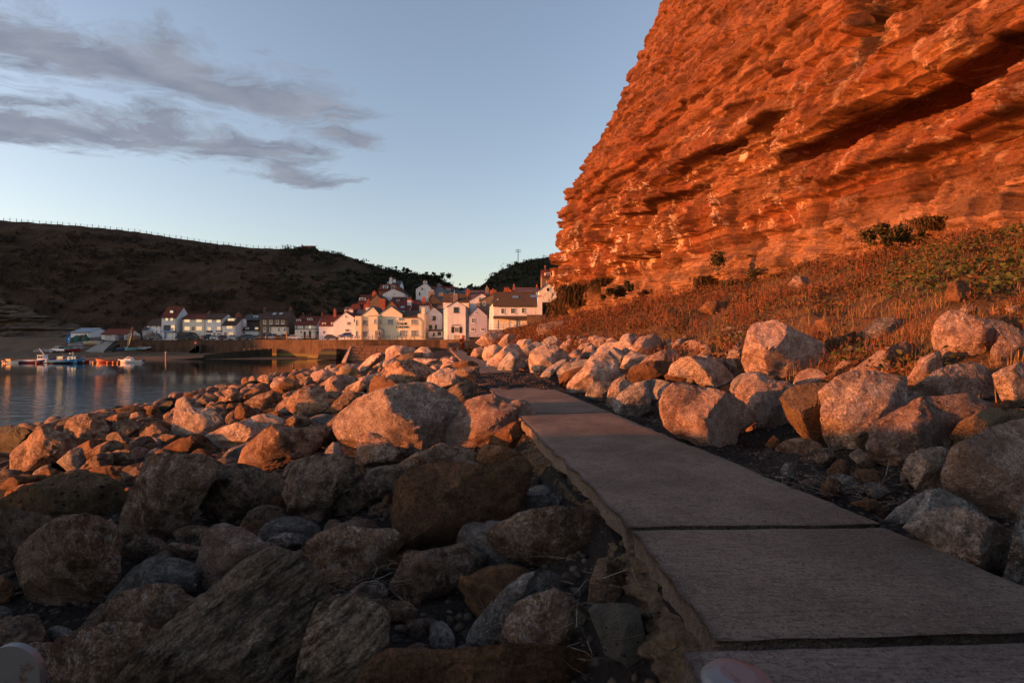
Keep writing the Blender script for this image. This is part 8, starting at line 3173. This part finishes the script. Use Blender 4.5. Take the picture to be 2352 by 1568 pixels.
for k, x in enumerate((800, 952, 1095, 1245, 1400)):
    p = W(cx('V', x), 0, 142.2)
    picnic_table((p.x, 142.2, 2.0), ['picnic table nearest the hanging sign post', 'picnic table just right of the sign post', 'picnic table under the pub lettering', 'picnic table below the lettered end window', 'picnic table last before the drainpipe'][k], rz=1.57 + .1 * k)
p = W(cx('V', 622), 0, 143)
r = empty('folded_parasol', (p.x, 143, 2.0), 'white folded banner standing before the pub bay', 'banner')
mb = MB()
mb.tube((0, 0, 0), (0, 0, 2.9), .04, n=6)
link('pole', mb.mesh('pole', M['iron']), r)
mb = MB()
mb.prism([(-.35, 0, .4), (.4, 0, .4), (.55, 0, 2.8), (-.1, 0, 2.6)], (0, .06, 0))
link('cloth', mb.mesh('cloth', M['white']), r)
for k, (x, lab) in enumerate([(265, 'glinting metal cafe table first from the blue car'), (320, 'glinting metal cafe table second from the blue car'), (385, 'glinting metal cafe table third from the blue car'), (570, 'metal cafe table beside the folded banner'), (690, 'metal cafe table right of the folded banner')]):
    p = W(cx('V', x), 0, 143)
    r = empty('cafe_table', (p.x, 143, 2.0), lab, 'table', 'metal cafe tables before the pub')
    mb = MB()
    mb.tube((0, 0, .72), (0, 0, .76), .4, n=12)
    link('tabletop', mb.mesh('tabletop', M['hub']), r)
    mb = MB()
    mb.tube((0, 0, 0), (0, 0, .72), .04, n=6)
    link('leg', mb.mesh('leg', M['hub']), r)
    for a in (0.5, 3.6):
        mb = MB()
        mb.box(math.cos(a) * .8 - .22, math.cos(a) * .8 + .22, math.sin(a) * .8 - .2, math.sin(a) * .8 + .2, .43, .47)
        mb.box(math.cos(a) * 1.0 - .2, math.cos(a) * 1.0 + .2, math.sin(a) * 1.0 - .03, math.sin(a) * 1.0 + .03, .47, .9)
        for q in (-.18, .18):
            mb.tube((math.cos(a) * .8 + q, math.sin(a) * .8, 0), (math.cos(a) * .8 + q, math.sin(a) * .8, .44), .02, n=4)
        link('chair', mb.mesh('chair', M['hub']), r)
# red tub and pale crate before the shop
p = W(cx('V', 2292), cy('V', 1365), 136)
r = empty('red_bin', p, 'bright red plastic bin before the tall white shop', 'bin')
mb = MB()
mb.tube((0, 0, -.3), (0, 0, .8), .36, .42, 12)
link('body', mb.mesh('body', plain('red plastic', (.5, .02, .015), .4)), r)
mb = MB()
mb.tube((0, 0, .8), (0, 0, .95), .44, .3, 12)
link('lid', mb.mesh('lid', plain('red plastic lid', (.45, .02, .015), .4)), r)
p = W(cx('V', 2182), cy('V', 1365), 136)
r = empty('wooden_crate', p, 'pale wooden crate bench before the tall white shop', 'crate')
mb = MB()
for k in range(4):
    mb.box(-.75, .75, -.3, .3, -.3 + k * .3, -.06 + k * .3)
link('plank', mb.mesh('plank', BOATP['palewood']), r)
# wall lamp and lantern
p = W(cx('V', 376), cy('V', 1045), 154.5)
r = empty('wall_lamp', p, 'black lantern on a bracket at the corner of the pink lit gable', 'lamp')
mb = MB()
mb.tube((0, 0, -.45), (0, 0, .25), .22, .32, 6)
mb.tube((0, 0, .25), (0, 0, .5), .34, .05, 6)
link('lantern', mb.mesh('lantern', M['black']), r)
mb = MB()
mb.tube((0, 0, -.4), (.9, .2, -.5), .05, n=4)
link('bracket', mb.mesh('bracket', M['iron']), r)
# pay machine, lit red telephone like box and stone
p = W(cx('B', 1475), 0, 160)
r = empty('red_post_box', (p.x, 160, 2.0), 'small red box standing between the parked cars', 'post box')
mb = MB()
mb.tube((0, 0, 0), (0, 0, 1.25), .38, n=12)
link('body', mb.mesh('body', PAINTS['maroon']), r)
mb = MB()
mb.tube((0, 0, 1.25), (0, 0, 1.42), .44, .25, 12)
link('cap', mb.mesh('cap', PAINTS['maroon']), r)
p = W(cx('B', 1690), 0, 157)
r = empty('bollard', (p.x, 157, 2.0), 'orange post glowing on the quay edge near the white hatchback', 'bollard')
mb = MB()
mb.tube((0, 0, 0), (0, 0, 2.3), .16, n=8)
link('shaft', mb.mesh('shaft', M['orange']), r)
mb = MB()
mb.tube((0, 0, 2.3), (0, 0, 2.45), .22, .12, 8)
link('cap', mb.mesh('cap', M['orange']), r)

# a person on the quay
M['coat'] = plain('red jacket', (.22, .07, .06), .8)
M['trousers'] = plain('dark trousers', (.03, .03, .04), .85)
M['skin'] = plain('skin', (.45, .26, .19), .6)
M['hair'] = plain('brown hair', (.05, .03, .02), .8)


def person(p, rz, label):
    root = empty('person', p, label, 'person')
    root.rotation_euler = (0, 0, rz)
    vs = [(0, 0, .95), (0, 0, 1.15), (0, .01, 1.38), (0, .01, 1.52), (0, -.02, 1.66), (0, -.01, 1.74), (-.19, .01, 1.40), (-.26, 0, 1.14), (-.27, -.08, .90), (-.27, -.1, .82), (.19, .01, 1.40), (.26, .02, 1.14), (.25, -.12, .95), (.24, -.15, .88),
          (-.10, 0, .90), (-.11, -.06, .50), (-.11, -.02, .09), (-.11, -.14, .04), (.10, 0, .90), (.11, .03, .50), (.11, .1, .09), (.11, -.02, .04)]
    es = [(0, 1), (1, 2), (2, 3), (3, 4), (4, 5), (2, 6), (6, 7), (7, 8), (8, 9), (2, 10), (10, 11), (11, 12), (12, 13), (0, 14), (14, 15), (15, 16), (16, 17), (0, 18), (18, 19), (19, 20), (20, 21)]
    rad = [.15, .14, .17, .06, .10, .09, .085, .06, .045, .04, .085, .06, .045, .04, .10, .075, .05, .05, .10, .075, .05, .05]
    me = bpy.data.meshes.new('body')
    me.from_pydata(vs, es, [])
    o = link('body', me, root)
    md = o.modifiers.new('Skin', 'SKIN')
    for i, r_ in enumerate(rad):
        me.skin_vertices[0].data[i].radius = (r_, r_ * .8)
    me.skin_vertices[0].data[0].use_root = True
    o.modifiers.new('Sub', 'SUBSURF').levels = 1
    t = NT('clothed figure')
    sp = t.N.new('ShaderNodeSeparateXYZ')
    t.L.new(t.obj, sp.inputs[0])
    c = t.mix(t.smooth(sp.outputs['Z'], .88, .9), (.03, .03, .04), (.30, .24, .2))
    c = t.mix(t.smooth(sp.outputs['Z'], 1.50, 1.52), c, (.45, .26, .19))
    me.materials.append(t.done(c, .8))
    v, f = ico(2)
    V = v * np.array([.105, .115, .09]) + np.array([0, .01, 1.74])
    V = V[:, :]
    link('hair', fast_mesh('hair', V, f, M['hair'], True), root)


p = W(cx('B', 1916), 0, 158)
person((p.x, 158, 2.0), 3.3, 'person in a light top walking on the quay past the shop front')
# two gulls over the valley
for k, (x, y) in enumerate([(1088, 68), (1120, 36)]):
    p = W(cx('Wc', x), cy('Wc', y), 150)
    mb = MB()
    mb.tube((-.25, 0, 0), (.25, 0, .02), .09, .04, 6)
    for s_ in (-1, 1):
        mb.prism([(-.1, 0, .03), (.12, 0, .03), (.05, s_ * .35, .16), (-.05, s_ * .6, .10), (-.14, s_ * .3, .14)], (0, 0, .02))
    o = link('gull', mb.mesh('gull', PAINTS['grey']), None, p)
    o.rotation_euler = (0, 0, 1.2)
    tag(o, ['lower of two gulls flying over the valley', 'upper of two gulls flying over the valley'][k], 'gull', 'gulls over the valley')
